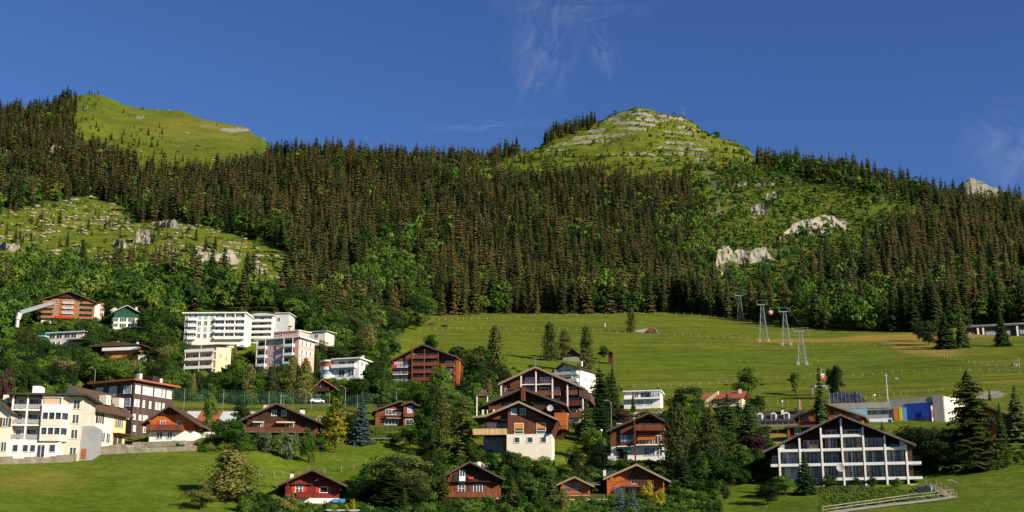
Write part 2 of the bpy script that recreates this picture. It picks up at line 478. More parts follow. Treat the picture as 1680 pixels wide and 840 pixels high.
def m_rock(name='limestone', a=(0.22, 0.205, 0.17), b=(0.42, 0.40, 0.35), grassy=True):
    m = NT(name)
    st = m.noise(0.35, 7, 0.75, m.map((1.4, 1.4, 0.35)))
    c = m.ramp(st, [(0.28, lerp3(a, (0, 0, 0), 0.45)), (0.48, a), (0.7, b)])
    c = m.mix(m.math('MULTIPLY', m.noise(0.09, 4), 0.5), c, (0.42, 0.33, 0.22))
    if grassy:
        g = m.node('ShaderNodeNewGeometry'); sp = m.node('ShaderNodeSeparateXYZ'); m.l.new(g.outputs['Normal'], sp.inputs[0])
        gf = m.math('MULTIPLY', m.math('SUBTRACT', m.math('ADD', sp.outputs[2], m.math('MULTIPLY', m.noise(0.3, 4), 0.5)), 0.98), 7.0, True)
        c = m.mix(gf, c, (0.12, 0.135, 0.015))
    if grassy:
        pl = m.math('MULTIPLY', m.math('SUBTRACT', m.noise(0.13, 6, 0.72, m.map((1, 1, .8)), 0.6), 0.53), 14.0, True)
        c = m.mix(pl, c, m.mix(m.noise(0.8, 3), (0.035, 0.060, 0.010), (0.11, 0.13, 0.02)))
    m.color(c); m.bump(m.noise(0.9, 8, 0.75), 0.9, 0.8)
    return m.m
def m_leaf(name, dark, mid, bright, by='obj', transl=0.25, patch=0.25):
    """foliage: per-plant tint (object random or a stored colour), patches within the crown, a little light through"""
    m = NT(name)
    if by == 'obj':
        rnd = m.node('ShaderNodeObjectInfo').outputs['Random']
    else:
        a = m.attr('tint'); s_ = m.node('ShaderNodeSeparateColor'); m.l.new(a.outputs['Color'], s_.inputs[0]); rnd = s_.outputs[0]
    vec = m.node('ShaderNodeNewGeometry').outputs['Position']
    n1 = m.noise(patch, 3, 0.6, vec)
    n2 = m.noise(patch * 9, 3, 0.6, vec)
    f = m.math('ADD', m.math('MULTIPLY', m.math('SUBTRACT', rnd, 0.15), 0.7), m.math('ADD', m.math('MULTIPLY', n1, 0.5), m.math('MULTIPLY', n2, 0.35)))
    n0 = m.noise(0.014, 2, 0.5, vec)
    f = m.math('ADD', f, m.math('MULTIPLY', m.math('SUBTRACT', n0, 0.5), 0.9))
    c = m.ramp(f, [(0.38, dark), (0.68, mid), (1.0, bright)])
    m.color(c)
    m.b.inputs['Roughness'].default_value = 0.7
    m.b.inputs['Specular IOR Level'].default_value = 0.12
    tr = m.node('ShaderNodeBsdfTranslucent'); m.setin(tr.inputs[0], m.mix(0.35, c, bright))
    mx = m.node('ShaderNodeMixShader'); mx.inputs[0].default_value = transl
    out = m.n['Material Output']
    m.l.new(m.b.outputs[0], mx.inputs[1]); m.l.new(tr.outputs[0], mx.inputs[2]); m.l.new(mx.outputs[0], out.inputs[0])
    return m.m
def m_plain(name, c, rough=0.8, metal=0.0, var=0.18, scale=1.2, spec=0.25, bump=0.0):
    m = NT(name)
    k = m.noise(scale, 5, 0.65)
    k2 = m.noise(scale * 0.2, 3, 0.6)
    f = m.math('ADD', m.math('MULTIPLY', k, 0.6), m.math('MULTIPLY', k2, 0.4))
    m.color(m.ramp(f, [(0.3, tuple(x * (1 - var) for x in c)), (0.7, tuple(min(1, x * (1 + var * 0.6)) for x in c))]))
    m.b.inputs['Roughness'].default_value = rough; m.b.inputs['Metallic'].default_value = metal
    m.b.inputs['Specular IOR Level'].default_value = spec
    if bump: m.bump(k, bump, 0.05)
    return m.m
def m_wood(name, c, c2, plank=0.18, vertical=True):
    """board cladding; boards stand up or lie flat"""
    m = NT(name)
    sep = m.node('ShaderNodeSeparateXYZ'); m.l.new(m.obj(), sep.inputs[0])
    u = m.math('ADD', sep.outputs[0], sep.outputs[1]) if vertical else sep.outputs[2]
    q = m.math('FLOOR', m.math('DIVIDE', u, plank))
    wn_ = m.node('ShaderNodeTexWhiteNoise', noise_dimensions='1D'); m.l.new(q, wn_.inputs['W'])
    grain = m.noise(1.0, 5, 0.6, m.map((7, 7, 0.6) if vertical else (0.6, 0.6, 9)))
    wear = m.noise(0.5, 4, 0.6)
    f = m.math('ADD', m.math('MULTIPLY', wn_.outputs['Value'], 0.4), m.math('ADD', m.math('MULTIPLY', grain, 0.35), m.math('MULTIPLY', wear, 0.3)))
    col = m.ramp(f, [(0.22, lerp3(c, (0, 0, 0), 0.35)), (0.5, c), (0.85, c2)])
    fr = m.math('FRACT', m.math('DIVIDE', u, plank))
    gap = m.math('LESS_THAN', fr, 0.10)
    col = m.mix(m.math('MULTIPLY', gap, 0.55), col, (0.01, 0.006, 0.004))
    m.color(col); m.b.inputs['Roughness'].default_value = 0.75
    return m.m
def m_tiles(name, c, c2, row=0.32):
    m = NT(name)
    br = m.node('ShaderNodeTexBrick'); br.inputs['Scale'].default_value = 1.0
    br.inputs['Brick Width'].default_value = 0.3; br.inputs['Row Height'].default_value = row; br.inputs['Mortar Size'].default_value = 0.03
    br.inputs['Color1'].default_value = (*c, 1); br.inputs['Color2'].default_value = (*c2, 1); br.inputs['Mortar'].default_value = (*[x * 0.35 for x in c], 1)
    m.l.new(m.map((1, 1, 1)), br.inputs['Vector'])
    w = m.ramp(m.noise(0.6, 5, 0.7), [(0.3, (0.65, 0.65, 0.65)), (0.7, (1.2, 1.18, 1.1))])
    m.color(m.mix(1.0, br.outputs['Color'], w, 'MULTIPLY')); return m.m
def m_glass(name='window_glass', c=(0.03, 0.035, 0.04), rough=0.12):
    m = NT(name)
    k = m.noise(0.9, 2, 0.5)
    m.color(m.ramp(k, [(0.35, c), (0.65, tuple(min(1, x * 2.4 + 0.02) for x in c))]))
    m.b.inputs['Roughness'].default_value = rough; m.b.inputs['Specular IOR Level'].default_value = 0.45
    return m.m
M = {}
M['terrain'] = m_terrain()
M['rock'] = m_rock('limestone', (0.24, 0.225, 0.19), (0.48, 0.455, 0.40))
M['boulder'] = m_rock('boulder_stone', (0.27, 0.25, 0.205), (0.47, 0.44, 0.37), False)
M['spruce'] = m_leaf('spruce_needles', (0.028, 0.048, 0.014), (0.072, 0.090, 0.024), (0.132, 0.108, 0.036), 'obj', 0.20, 0.12)
M['spruce_far'] = m_leaf('spruce_needles_far', (0.032, 0.052, 0.016), (0.092, 0.096, 0.028), (0.150, 0.118, 0.040), 'tint', 0.22, 0.05)
M['spruce_garden'] = m_leaf('garden_spruce_needles', (0.019, 0.042, 0.013), (0.045, 0.077, 0.019), (0.093, 0.125, 0.032), 'obj', 0.15, 0.3)
M['leaf'] = m_leaf('broad_leaves', (0.022, 0.051, 0.007), (0.049, 0.105, 0.012), (0.105, 0.169, 0.019), 'obj', 0.28, 0.25)
M['leaf_far'] = m_leaf('broad_leaves_far', (0.024, 0.061, 0.010), (0.058, 0.126, 0.015), (0.153, 0.212, 0.027), 'tint', 0.25, 0.08)
M['leaf_yellow'] = m_leaf('golden_leaves', (0.12, 0.13, 0.010), (0.26, 0.23, 0.016), (0.42, 0.34, 0.03), 'obj', 0.25, 0.5)
M['leaf_olive'] = m_leaf('feathery_leaves', (0.052, 0.070, 0.018), (0.116, 0.129, 0.028), (0.202, 0.196, 0.049), 'obj', 0.25, 0.3)
M['leaf_blue'] = m_leaf('blue_spruce_needles', (0.05, 0.085, 0.078), (0.10, 0.15, 0.145), (0.18, 0.24, 0.23), 'obj', 0.12, 0.5)
M['leaf_purple'] = m_leaf('purple_leaves', (0.018, 0.008, 0.010), (0.040, 0.014, 0.017), (0.07, 0.026, 0.028), 'obj', 0.2, 0.3)
M['leaf_grey'] = m_leaf('silver_willow_leaves', (0.06, 0.085, 0.035), (0.11, 0.15, 0.065), (0.18, 0.21, 0.10), 'obj', 0.2, 0.5)
M['bark'] = m_plain('tree_bark', (0.075, 0.058, 0.042), 0.95, var=0.5, scale=3)

# ---------------------------------------------------------------- ground sheet
def make_terrain():
    rings = np.concatenate([[0.5, 10, 25, 45], np.arange(60, 180, 3.0), np.arange(180, 400, 1.25), np.arange(400, 900, 3.2), np.arange(900, 1850, 6.5),
                            np.arange(1850, 2380, 3.6), np.arange(2380, 3300, 16), [3500, 4000, 5000, 7000, 10000, 14000]])
    azs = np.concatenate([np.arange(-180, -40, 5.0), np.arange(-40, -27, 0.5), np.arange(-27, 27, 0.052), np.arange(27, 40, 0.5), np.arange(40, 180, 5.0)])
    azs = np.radians(azs)
    A, D = np.meshgrid(azs, rings, indexing='ij')
    Z = height(A.ravel(), D.ravel()).reshape(A.shape)
    X, Y = D * np.sin(A), D * np.cos(A)
    verts = np.stack([X, Y, Z], -1).reshape(-1, 3)
    na, nr = A.shape
    i = np.arange(na)[:, None]; j = np.arange(nr - 1)[None, :]
    i2 = (i + 1) % na
    f = np.stack([i * nr + j, i2 * nr + j, i2 * nr + j + 1, i * nr + j + 1], -1)
    f = f[..., ::-1].reshape(-1)
    # what covers the ground: wood floor, bare rock, dry hay, mown lawn
    x, y = project(verts[:, 0], verts[:, 1], verts[:, 2])
    Df = D.ravel()
    wob = 14 * fbm(verts[:, 0] / 40, verts[:, 1] / 40, 4, 31)
    xn, yn = x + wob * 1.5, y + wob * 0.6
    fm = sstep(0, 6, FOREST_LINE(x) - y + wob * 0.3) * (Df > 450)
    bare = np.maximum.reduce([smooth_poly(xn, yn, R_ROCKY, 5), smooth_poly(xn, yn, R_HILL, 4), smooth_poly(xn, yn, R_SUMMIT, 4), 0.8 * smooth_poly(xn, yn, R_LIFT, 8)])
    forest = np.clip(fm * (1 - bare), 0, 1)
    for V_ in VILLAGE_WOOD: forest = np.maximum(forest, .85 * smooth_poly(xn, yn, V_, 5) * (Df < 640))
    for V_ in CLEAR: forest = forest * (1 - .9 * smooth_poly(xn, yn, V_, 4) * (Df < 400))
    slope_d = np.gradient(Z, rings, axis=1).ravel()
    forest = np.maximum(forest, np.where((Df > 1600) & (bare > .3), .42 * np.clip(.5 + 3.5 * fbm(verts[:, 0] / 45, verts[:, 1] / 45, 4, 71), 0, 1), 0))
    rockm = 0.30 * smooth_poly(x, y, R_ROCKY, 6) + 0.08 * smooth_poly(x, y, R_LIFT, 8) + 0.10 * smooth_poly(x, y, R_HILL, 6)
    sm = smooth_poly(x, y, R_SUMMIT, 4) * (Df > 1600)
    ztop = sstep(235, 175, y)
    rockm = np.maximum(rockm, sm * (0.20 + 0.12 * ztop + 0.38 * sstep(0.75, 1.5, slope_d)))
    rk = smooth_poly(x, y, R_ROCKY, 6) * (Df > 700)
    rockm = np.maximum(rockm, rk * (0.24 + 0.35 * sstep(0.7, 1.2, slope_d)))
    for (cx, cy, rx, ry, a) in ((385, 213, 36, 6, .62), (345, 207, 26, 4, .5), (230, 192, 12, 5, .55), (290, 238, 18, 4, .45), (140, 175, 8, 5, .6), (410, 207, 20, 8, .5), (360, 182, 14, 3, .6), (150, 152, 20, 5, .5), (1275, 298, 70, 6, .5), (1300, 345, 30, 12, .25), (90, 245, 14, 10, .6)):
        rockm = np.maximum(rockm, a * np.clip(1.3 - ((x - cx) / rx) ** 2 - ((y - cy) / ry) ** 2, 0, 1))
    rockm = np.maximum(rockm, .62 * np.clip(1.5 - ((xn - 1618) / 44) ** 2 - ((yn - 650 + .08 * (xn - 1618)) / 8) ** 2, 0, 1))
    for (cx, cy, rx, ry) in ((1222, 425, 62, 34), (1335, 370, 66, 20), (345, 422, 62, 18), (240, 384, 34, 16), (470, 470, 40, 14)):
        rockm = np.maximum(rockm, .46 * np.clip(1.3 - ((xn - cx) / rx) ** 2 - ((yn - cy) / ry) ** 2, 0, 1))
    rockm = np.maximum(rockm, 0.6 * ((A.ravel() > 0.3) & (Df > 2150) & (Df < 3000)))
    hay = 0.8 * sstep(0, 0.9, 1 - ((xn - 1485) / 175) ** 2 - ((yn - 553 + 0.035 * (xn - 1485)) / 9) ** 2)
    hay = np.maximum(hay, 0.7 * sstep(0, 0.8, 1 - ((xn - 1515) / 75) ** 2 - ((yn - 572 - .12 * (xn - 1515)) / 15) ** 2))
    hay = np.maximum(hay, 0.6 * sstep(0, 0.8, 1 - ((xn - 1330) / 150) ** 2 - ((yn - 558) / 5) ** 2))
    hay = np.maximum(hay, 0.85 * sstep(0, 0.6, 1 - ((xn - 1265) / 38) ** 2 - ((yn - 722) / 20) ** 2))
    hay = np.maximum(hay, 0.25 * sstep(0, 1.0, 1 - ((xn - 60) / 110) ** 2 - ((yn - 790) / 22) ** 2))
    hay = np.maximum(hay, 0.3 * sstep(0, 0.8, 1 - ((xn - 960) / 50) ** 2 - ((yn - 760) / 22) ** 2))
    hay = hay * (Df < 900)
    hay = np.maximum(hay, .20 * sstep(0, 1, 1 - ((xn - 330) / 120) ** 2 - ((yn - 212) / 34) ** 2) * (Df > 1800))
    hay = np.maximum(hay, .05 * smooth_poly(xn, yn, R_SUMMIT, 6) * (Df > 1600))
    lawn = (Df < 270) * 0.9 * ((xn > -999)) + 0.0
    lawn = np.maximum(lawn, 0.7 * sstep(0, 0.5, 1 - ((xn - 1130) / 420) ** 2 - ((yn - 592) / 16) ** 2))
    cov = np.stack([forest, rockm, hay, lawn], -1)
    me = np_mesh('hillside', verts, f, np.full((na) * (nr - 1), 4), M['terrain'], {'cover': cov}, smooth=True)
    o = link('hillside', me)
    tag(o, 'grassy alpine hillside rising to wooded ridges', kind='structure')
    return o
def FOREST_LINE(x):
    return np.interp(x, [-200, 0, 250, 470, 545, 620, 690, 850, 1000, 1110, 1200, 1280, 1340, 1420, 1520, 1600, 1680, 2000],
                     [640, 620, 560, 560, 560, 548, 519, 515, 515, 512, 522, 531, 540, 544, 545, 536, 536, 536])
KEEP = [(0,655,168,750,243),(95,632,205,720,258),(140,608,276,715,283),(235,667,338,722,262),(300,674,340,700,300),(400,664,522,706,268),(457,773,578,820,217),(65,477,163,520,655),(180,500,222,534,600),(84,537,132,553,540),(168,560,225,583,480),(300,511,413,553,492),(413,513,473,550,505),(303,560,372,606,418),(420,540,510,592,402),(523,588,590,614,395),(516,624,545,642,360),(640,566,702,622,452),(735,590,760,640,452),(612,658,690,698,300),(822,601,950,680,312),(787,640,925,690,285),(778,660,916,738,248),(908,595,978,636,392),(1023,641,1085,664,352),(1002,680,1088,750,262),(730,757,820,812,220),(912,784,985,812,224),(978,765,1100,808,226),(1152,640,1185,656,352),(1202,638,1220,655,352),(1248,672,1312,696,318),(1300,665,1335,690,300),(1362,665,1418,690,300),(1265,684,1505,783,232),(1366,650,1565,700,318),(1366,640,1420,660,338),
 (1625,700,1668,728,290),(18,495,92,534,640),(1590,528,1680,550,655),(1036,537,1077,548,655),(926,574,950,588,505)]
hill = make_terrain()

# ---------------------------------------------------------------- trees and shrubs
def _tri_pack(P):
    """P: (n, 3, 3) triangles -> verts, flat indices, sizes"""
    n = len(P)
    return P.reshape(-1, 3), np.arange(n * 3), np.full(n, 3)
def spruce_tris(seed, H, R, whorls, per, sprays, fill=1.0, droop=0.35, top=0.9, bare=0.04, jag=0.35):
    """drooping boughs of a conifer as small triangles"""
    r = np.random.default_rng(seed)
    out = []
    for w in range(whorls):
        t = (w + r.uniform(-.3, .3)) / whorls
        t = min(max(t, 0), 0.995)
        z = H * (bare + (1 - bare) * t)
        L0 = R * ((1 - t) ** top) * (0.9 + 0.1 * sin(t * 30)) + 0.12
        n = max(3, int(per * (0.45 + 0.55 * (1 - t))))
        a0 = r.uniform(0, 2 * pi)
        for k in range(n):
            if r.uniform() > fill: continue
            a = a0 + 2 * pi * k / n + r.uniform(-.25, .25)
            L = L0 * r.uniform(1 - jag, 1.08)
            d = np.array([cos(a), sin(a), 0.0]); s = np.array([-sin(a), cos(a), 0.0])
            dr = droop * L * r.uniform(0.6, 1.3)
            zz = z + r.uniform(-.25, .25) * H / whorls
            for q in range(sprays):
                f0 = q / sprays; f1 = (q + 1.25) / sprays
                wq = (0.30 * L0 + 0.18) * (1 - 0.55 * f0) * r.uniform(.7, 1.2)
                b = d * (L * f0) + np.array([0, 0, zz - dr * f0 ** 1.3])
                e = d * (L * min(f1, 1.02)) + np.array([0, 0, zz - dr * min(f1, 1.02) ** 1.3 - 0.1])
                hang = np.array([0, 0, -1.0])
                m = b * .4 + e * .6
                out.append((b, m + s * wq + hang * wq * .5 * r.uniform(.3, 1.2), e))
                out.append((b, e, m - s * wq + hang * wq * .5 * r.uniform(.3, 1.2)))
                if sprays > 2 and q % 2 == 0:
                    out.append((b, e, m + hang * wq * r.uniform(.6, 1.1)))
    out.append((np.array([.14 * R * .4, 0, H * .93]), np.array([-.07 * R, .1 * R, H * .93]), np.array([0, 0, H * 1.03])))
    out.append((np.array([-.1 * R * .4, -.1, H * .93]), np.array([0, .1 * R, H * .93]), np.array([0, 0, H * 1.03])))
    return np.array(out)
def leaf_quads(r, C, N, size, jitter=0.6):
    """small leaf clumps at centres C facing roughly along N"""
    n = len(C)
    N = N + r.normal(0, jitter, (n, 3)); N /= np.linalg.norm(N, axis=1)[:, None] + 1e-9
    a = r.normal(0, 1, (n, 3)); T = np.cross(N, a); T /= np.linalg.norm(T, axis=1)[:, None] + 1e-9
    B = np.cross(N, T)
    s = size * r.uniform(.55, 1.25, (n, 1)); s2 = s * r.uniform(.6, 1.0, (n, 1))
    P = np.stack([C - T * s, C - B * s2 * .7 + T * s * .1, C + T * s, C + B * s2], 1)
    return P
def broad_pts(seed, H, R, clumps, leaves, low=0.22, shape='round', size=0.4, squash=1.0):
    """a broadleaf crown: clumps round the limbs, each a shell of leaf clumps; returns quads and limb ends"""
    r = np.random.default_rng(seed)
    Ps, limbs = [], []
    zc, rz_ = H * (low + (1 - low) / 2), H * (1 - low) / 2
    for c in range(clumps):
        u = r.normal(0, 1, 3); u /= np.linalg.norm(u)
        f = r.uniform(.35, .92) if c > 2 else r.uniform(0, .3)
        t = u[2] * f
        if shape == 'round': wr = R
        elif shape == 'cone': wr = R * (0.95 - 0.62 * (t * .5 + .5)) * 1.25
        elif shape == 'tall': wr = R * (1.05 - 0.3 * abs(t))
        p = np.array([u[0] * f * wr, u[1] * f * wr, zc + t * rz_])
        cr = R * r.uniform(.26, .46) * (1 - .25 * max(t, 0))
        if shape == 'cone': cr *= 0.75
        limbs.append(p)
        n = int(leaves * (cr / (R * .36)) ** 2)
        q = r.normal(0, 1, (n, 3)); q /= np.linalg.norm(q, axis=1)[:, None]
        q[:, 2] = np.where(q[:, 2] < -.35, -q[:, 2] * .6, q[:, 2])
        q /= np.linalg.norm(q, axis=1)[:, None]
        rad = cr * r.uniform(.66, 1.12, (n, 1))
        C = p + q * rad * np.array([1, 1, .82 * squash])
        out = C - np.array([0, 0, zc]); out /= np.linalg.norm(out, axis=1)[:, None] + 1e-9
        Ps.append(leaf_quads(r, C, q * .7 + out * .5, size, .45))
    return np.concatenate(Ps), limbs
def hang_pts(seed, H, R, strands, per, size=0.4, low=0.12, taper=0.75, fill=1.0):
    """a loose tree with hanging sprays (larch, birch): thin, with the background showing through"""
    r = np.random.default_rng(seed)
    Ps = []; limbs = []
    for k in range(strands):
        t = r.uniform(0, 1) ** 0.85
        z = H * (low + (1 - low) * t)
        wr = R * (1 - t) ** taper * min(1, 0.55 + 2.2 * t) + .25
        a = r.uniform(0, 2 * pi); L = wr * r.uniform(.5, 1.1) * (.62 + .62 * float(vnoise(np.array(a * 1.3 + 5), np.array(z * .8), seed % 97)))
        if float(vnoise(np.array(a * 1.6 + 9), np.array(z * 1.1), seed % 89)) < .28: continue
        e = np.array([cos(a) * L, sin(a) * L, z])
        if k % 9 == 0: limbs.append(e)
        n = per
        f = r.uniform(.2, 1.05, (n, 1))
        C = np.array([0, 0, z - L * .1]) * (1 - f) + e * f + r.normal(0, .28, (n, 3)) * np.array([1, 1, .6])
        C[:, 2] -= (r.uniform(0, 1, n) ** 1.5) * H * .075 + .25 * L * f[:, 0] ** 2 * .6
        N = np.tile(np.array([cos(a), sin(a), .35]), (n, 1))
        Ps.append(leaf_quads(r, C, N, size, .6))
    return np.concatenate(Ps), limbs
def crown_mesh(name, P, mat):
    n, k = len(P), P.shape[1]
    return np_mesh(name, P.reshape(-1, 3), np.arange(n * k), np.full(n, k), mat)
def trunk_mb(seed, H, r0, limbs=(), top=0.92):
    r = random.Random(seed); m = MB()
    pts = [Vector((0, 0, -0.8))]
    k = 5
    for i in range(1, k + 1):
        pts.append(Vector((r.uniform(-.012, .012) * H, r.uniform(-.012, .012) * H, H * top * i / k)))
    for i in range(k):
        m.bar(pts[i], pts[i + 1], r0 * (1 - i / k * .85), 7, r0 * (1 - (i + 1) / k * .85))
    for l in limbs:
        l = Vector(l); b = Vector((0, 0, max(H * .12, l.z - hypot(l.x, l.y) * .9 - .4)))
        m.bar(b, b.lerp(l, .5) + Vector((0, 0, .1)), r0 * .32, 4, r0 * .2); m.bar(b.lerp(l, .5) + Vector((0, 0, .1)), l, r0 * .2, 4, .02)
    return m

PROTO = {}
def proto(kind, var):
    """crown and trunk meshes of a kind of plant, 10 m tall and scaled when placed; shared between copies"""
    key = (kind, var)
    if key in PROTO: return PROTO[key]
    s = hash_int(kind) + var * 17
    tr = None
    if kind == 'forest_spruce':
        P = spruce_tris(s, 10, 1.6 + .15 * (var % 3), 27, 11, 2, .97, .5, .5, .03, .38); cm = crown_mesh('crown', P, M['spruce']); tr = trunk_mb(s, 10, .13)
    elif kind == 'spruce':
        P = spruce_tris(s, 10, 2.5 + .25 * (var % 3), 34, 15, 4, .95, .34, .85, .05, .35); cm = crown_mesh('crown', P, M['spruce_garden']); tr = trunk_mb(s, 10, .2)
    elif kind == 'slim_spruce':
        P = spruce_tris(s, 10, 1.75, 34, 13, 3, .95, .38, .8, .05, .35); cm = crown_mesh('crown', P, M['spruce_garden']); tr = trunk_mb(s, 10, .17)
    elif kind == 'blue_spruce':
        P = spruce_tris(s, 10, 3.0, 24, 15, 4, .97, .22, .82, .02, .25); cm = crown_mesh('crown', P, M['leaf_blue']); tr = trunk_mb(s, 10, .2)
    elif kind == 'larch':
        P, l = hang_pts(s, 10, 2.4, 300, 15, .19, .05, .7); cm = crown_mesh('crown', P, M['leaf_olive']); tr = trunk_mb(s, 10, .16, l)
    elif kind == 'birch':
        P, l = hang_pts(s, 10, 3.1, 380, 15, .19, .08, .5); cm = crown_mesh('crown', P, M['leaf_olive']); tr = trunk_mb(s, 10, .16, l)
    elif kind == 'golden_conifer':
        P, l = broad_pts(s, 10, 2.3, 60, 55, .03, 'cone', .2); cm = crown_mesh('crown', P, M['leaf_yellow']); tr = trunk_mb(s, 10, .16)
    elif kind in ('broadleaf', 'forest_broadleaf'):
        far = kind[0] == 'f'
        P, l = broad_pts(s, 10, 4.2, 34 if not far else 22, 110 if not far else 45, .12, 'round', .26 if not far else .42); cm = crown_mesh('crown', P, M['leaf']); tr = trunk_mb(s, 10, .22, l)
    elif kind == 'tall_broadleaf':
        P, l = broad_pts(s, 10, 2.7, 40, 110, .08, 'tall', .2); cm = crown_mesh('crown', P, M['leaf']); tr = trunk_mb(s, 10, .2, l)
    elif kind == 'olive_broadleaf':
        P, l = broad_pts(s, 10, 3.9, 44, 90, .08, 'round', .22); cm = crown_mesh('crown', P, M['leaf_olive']); tr = trunk_mb(s, 10, .22, l)
    elif kind == 'purple_tree':
        P, l = broad_pts(s, 10, 3.6, 30, 100, .1, 'round', .26); cm = crown_mesh('crown', P, M['leaf_purple']); tr = trunk_mb(s, 10, .2, l)
    elif kind in ('shrub', 'grey_shrub', 'olive_shrub', 'golden_shrub'):
        mat = {'shrub': 'leaf', 'grey_shrub': 'leaf_grey', 'olive_shrub': 'leaf_olive', 'golden_shrub': 'leaf_yellow'}[kind]
        P, l = broad_pts(s, 10, 6.4, 26, 80, .0, 'round', .5, 1.1); P[:, :, 2] = np.maximum(P[:, :, 2], -.5)
        cm = crown_mesh('foliage', P, M[mat]); m = MB()
        for q in l[:9]: m.bar((0, 0, -1), tuple(q), .12, 4, .03)
        tr = m
    tm = tr.mesh('trunk', M['bark']) if tr else None
    PROTO[key] = (cm, tm)
    return PROTO[key]
def hash_int(s):
    h = 7
    for c in s: h = (h * 31 + ord(c)) % 10007
    return h
NAMES = {'forest_spruce': 'spruce_tree', 'spruce': 'spruce_tree', 'slim_spruce': 'spruce_tree', 'blue_spruce': 'blue_spruce_tree', 'larch': 'larch_tree', 'birch': 'birch_tree',
         'golden_conifer': 'golden_tree', 'broadleaf': 'broadleaf_tree', 'forest_broadleaf': 'broadleaf_tree', 'tall_broadleaf': 'broadleaf_tree', 'olive_broadleaf': 'broadleaf_tree',
         'purple_tree': 'purple_leaved_tree', 'shrub': 'shrub', 'grey_shrub': 'shrub', 'olive_shrub': 'shrub', 'golden_shrub': 'shrub'}
def plant(kind, loc, H, label, group=None, width=1.0, var=None):
    """one tree or shrub: an Empty at the foot with a crown and a trunk"""
    var = random.randrange(5 if kind.startswith('forest') else 3) if var is None else var
    cm, tm = proto(kind, var)
    cat = 'shrub' if 'shrub' in kind else 'tree'
    t = thing(NAMES[kind], label, cat, loc, random.uniform(0, 6.28), group)
    k = H / 10.0
    t.scale = (k * width, k * width, k)
    link('crown' if cat == 'tree' else 'foliage', cm, t)
    if tm is not None: link('trunk' if cat == 'tree' else 'stems', tm, t)
    return t
def slant(p): return sqrt(p.x * p.x + p.y * p.y + p.z * p.z)
def tree_px(kind, x, ybase, ytop, label, group=None, width=1.0, D=None, wpx=None, var=None):
    """a tree whose foot and tip are read off the photograph; stands on the ground there"""
    p = spot(x, D) if D else place(x, ybase)
    F = p.y * cos(PITCH) + p.z * sin(PITCH)
    x0, yb = project(p.x, p.y, p.z)
    H = max(1.0, (float(yb) - ytop) * F / FPX / cos(PITCH * .8))
    R0 = {'forest_spruce': .28, 'spruce': .52, 'slim_spruce': .36, 'blue_spruce': .6, 'larch': .5, 'birch': .62, 'golden_conifer': .5, 'broadleaf': .95, 'loose_spruce': .68, 'cedar': .84, 'dark_broadleaf': .95,
          'forest_broadleaf': .95, 'tall_broadleaf': .64, 'olive_broadleaf': .9, 'purple_tree': .85}.get(kind, 1.5)
    if wpx: width = (wpx * F / FPX) / (R0 * H)
    return plant(kind, p, H, label, group, width, var)

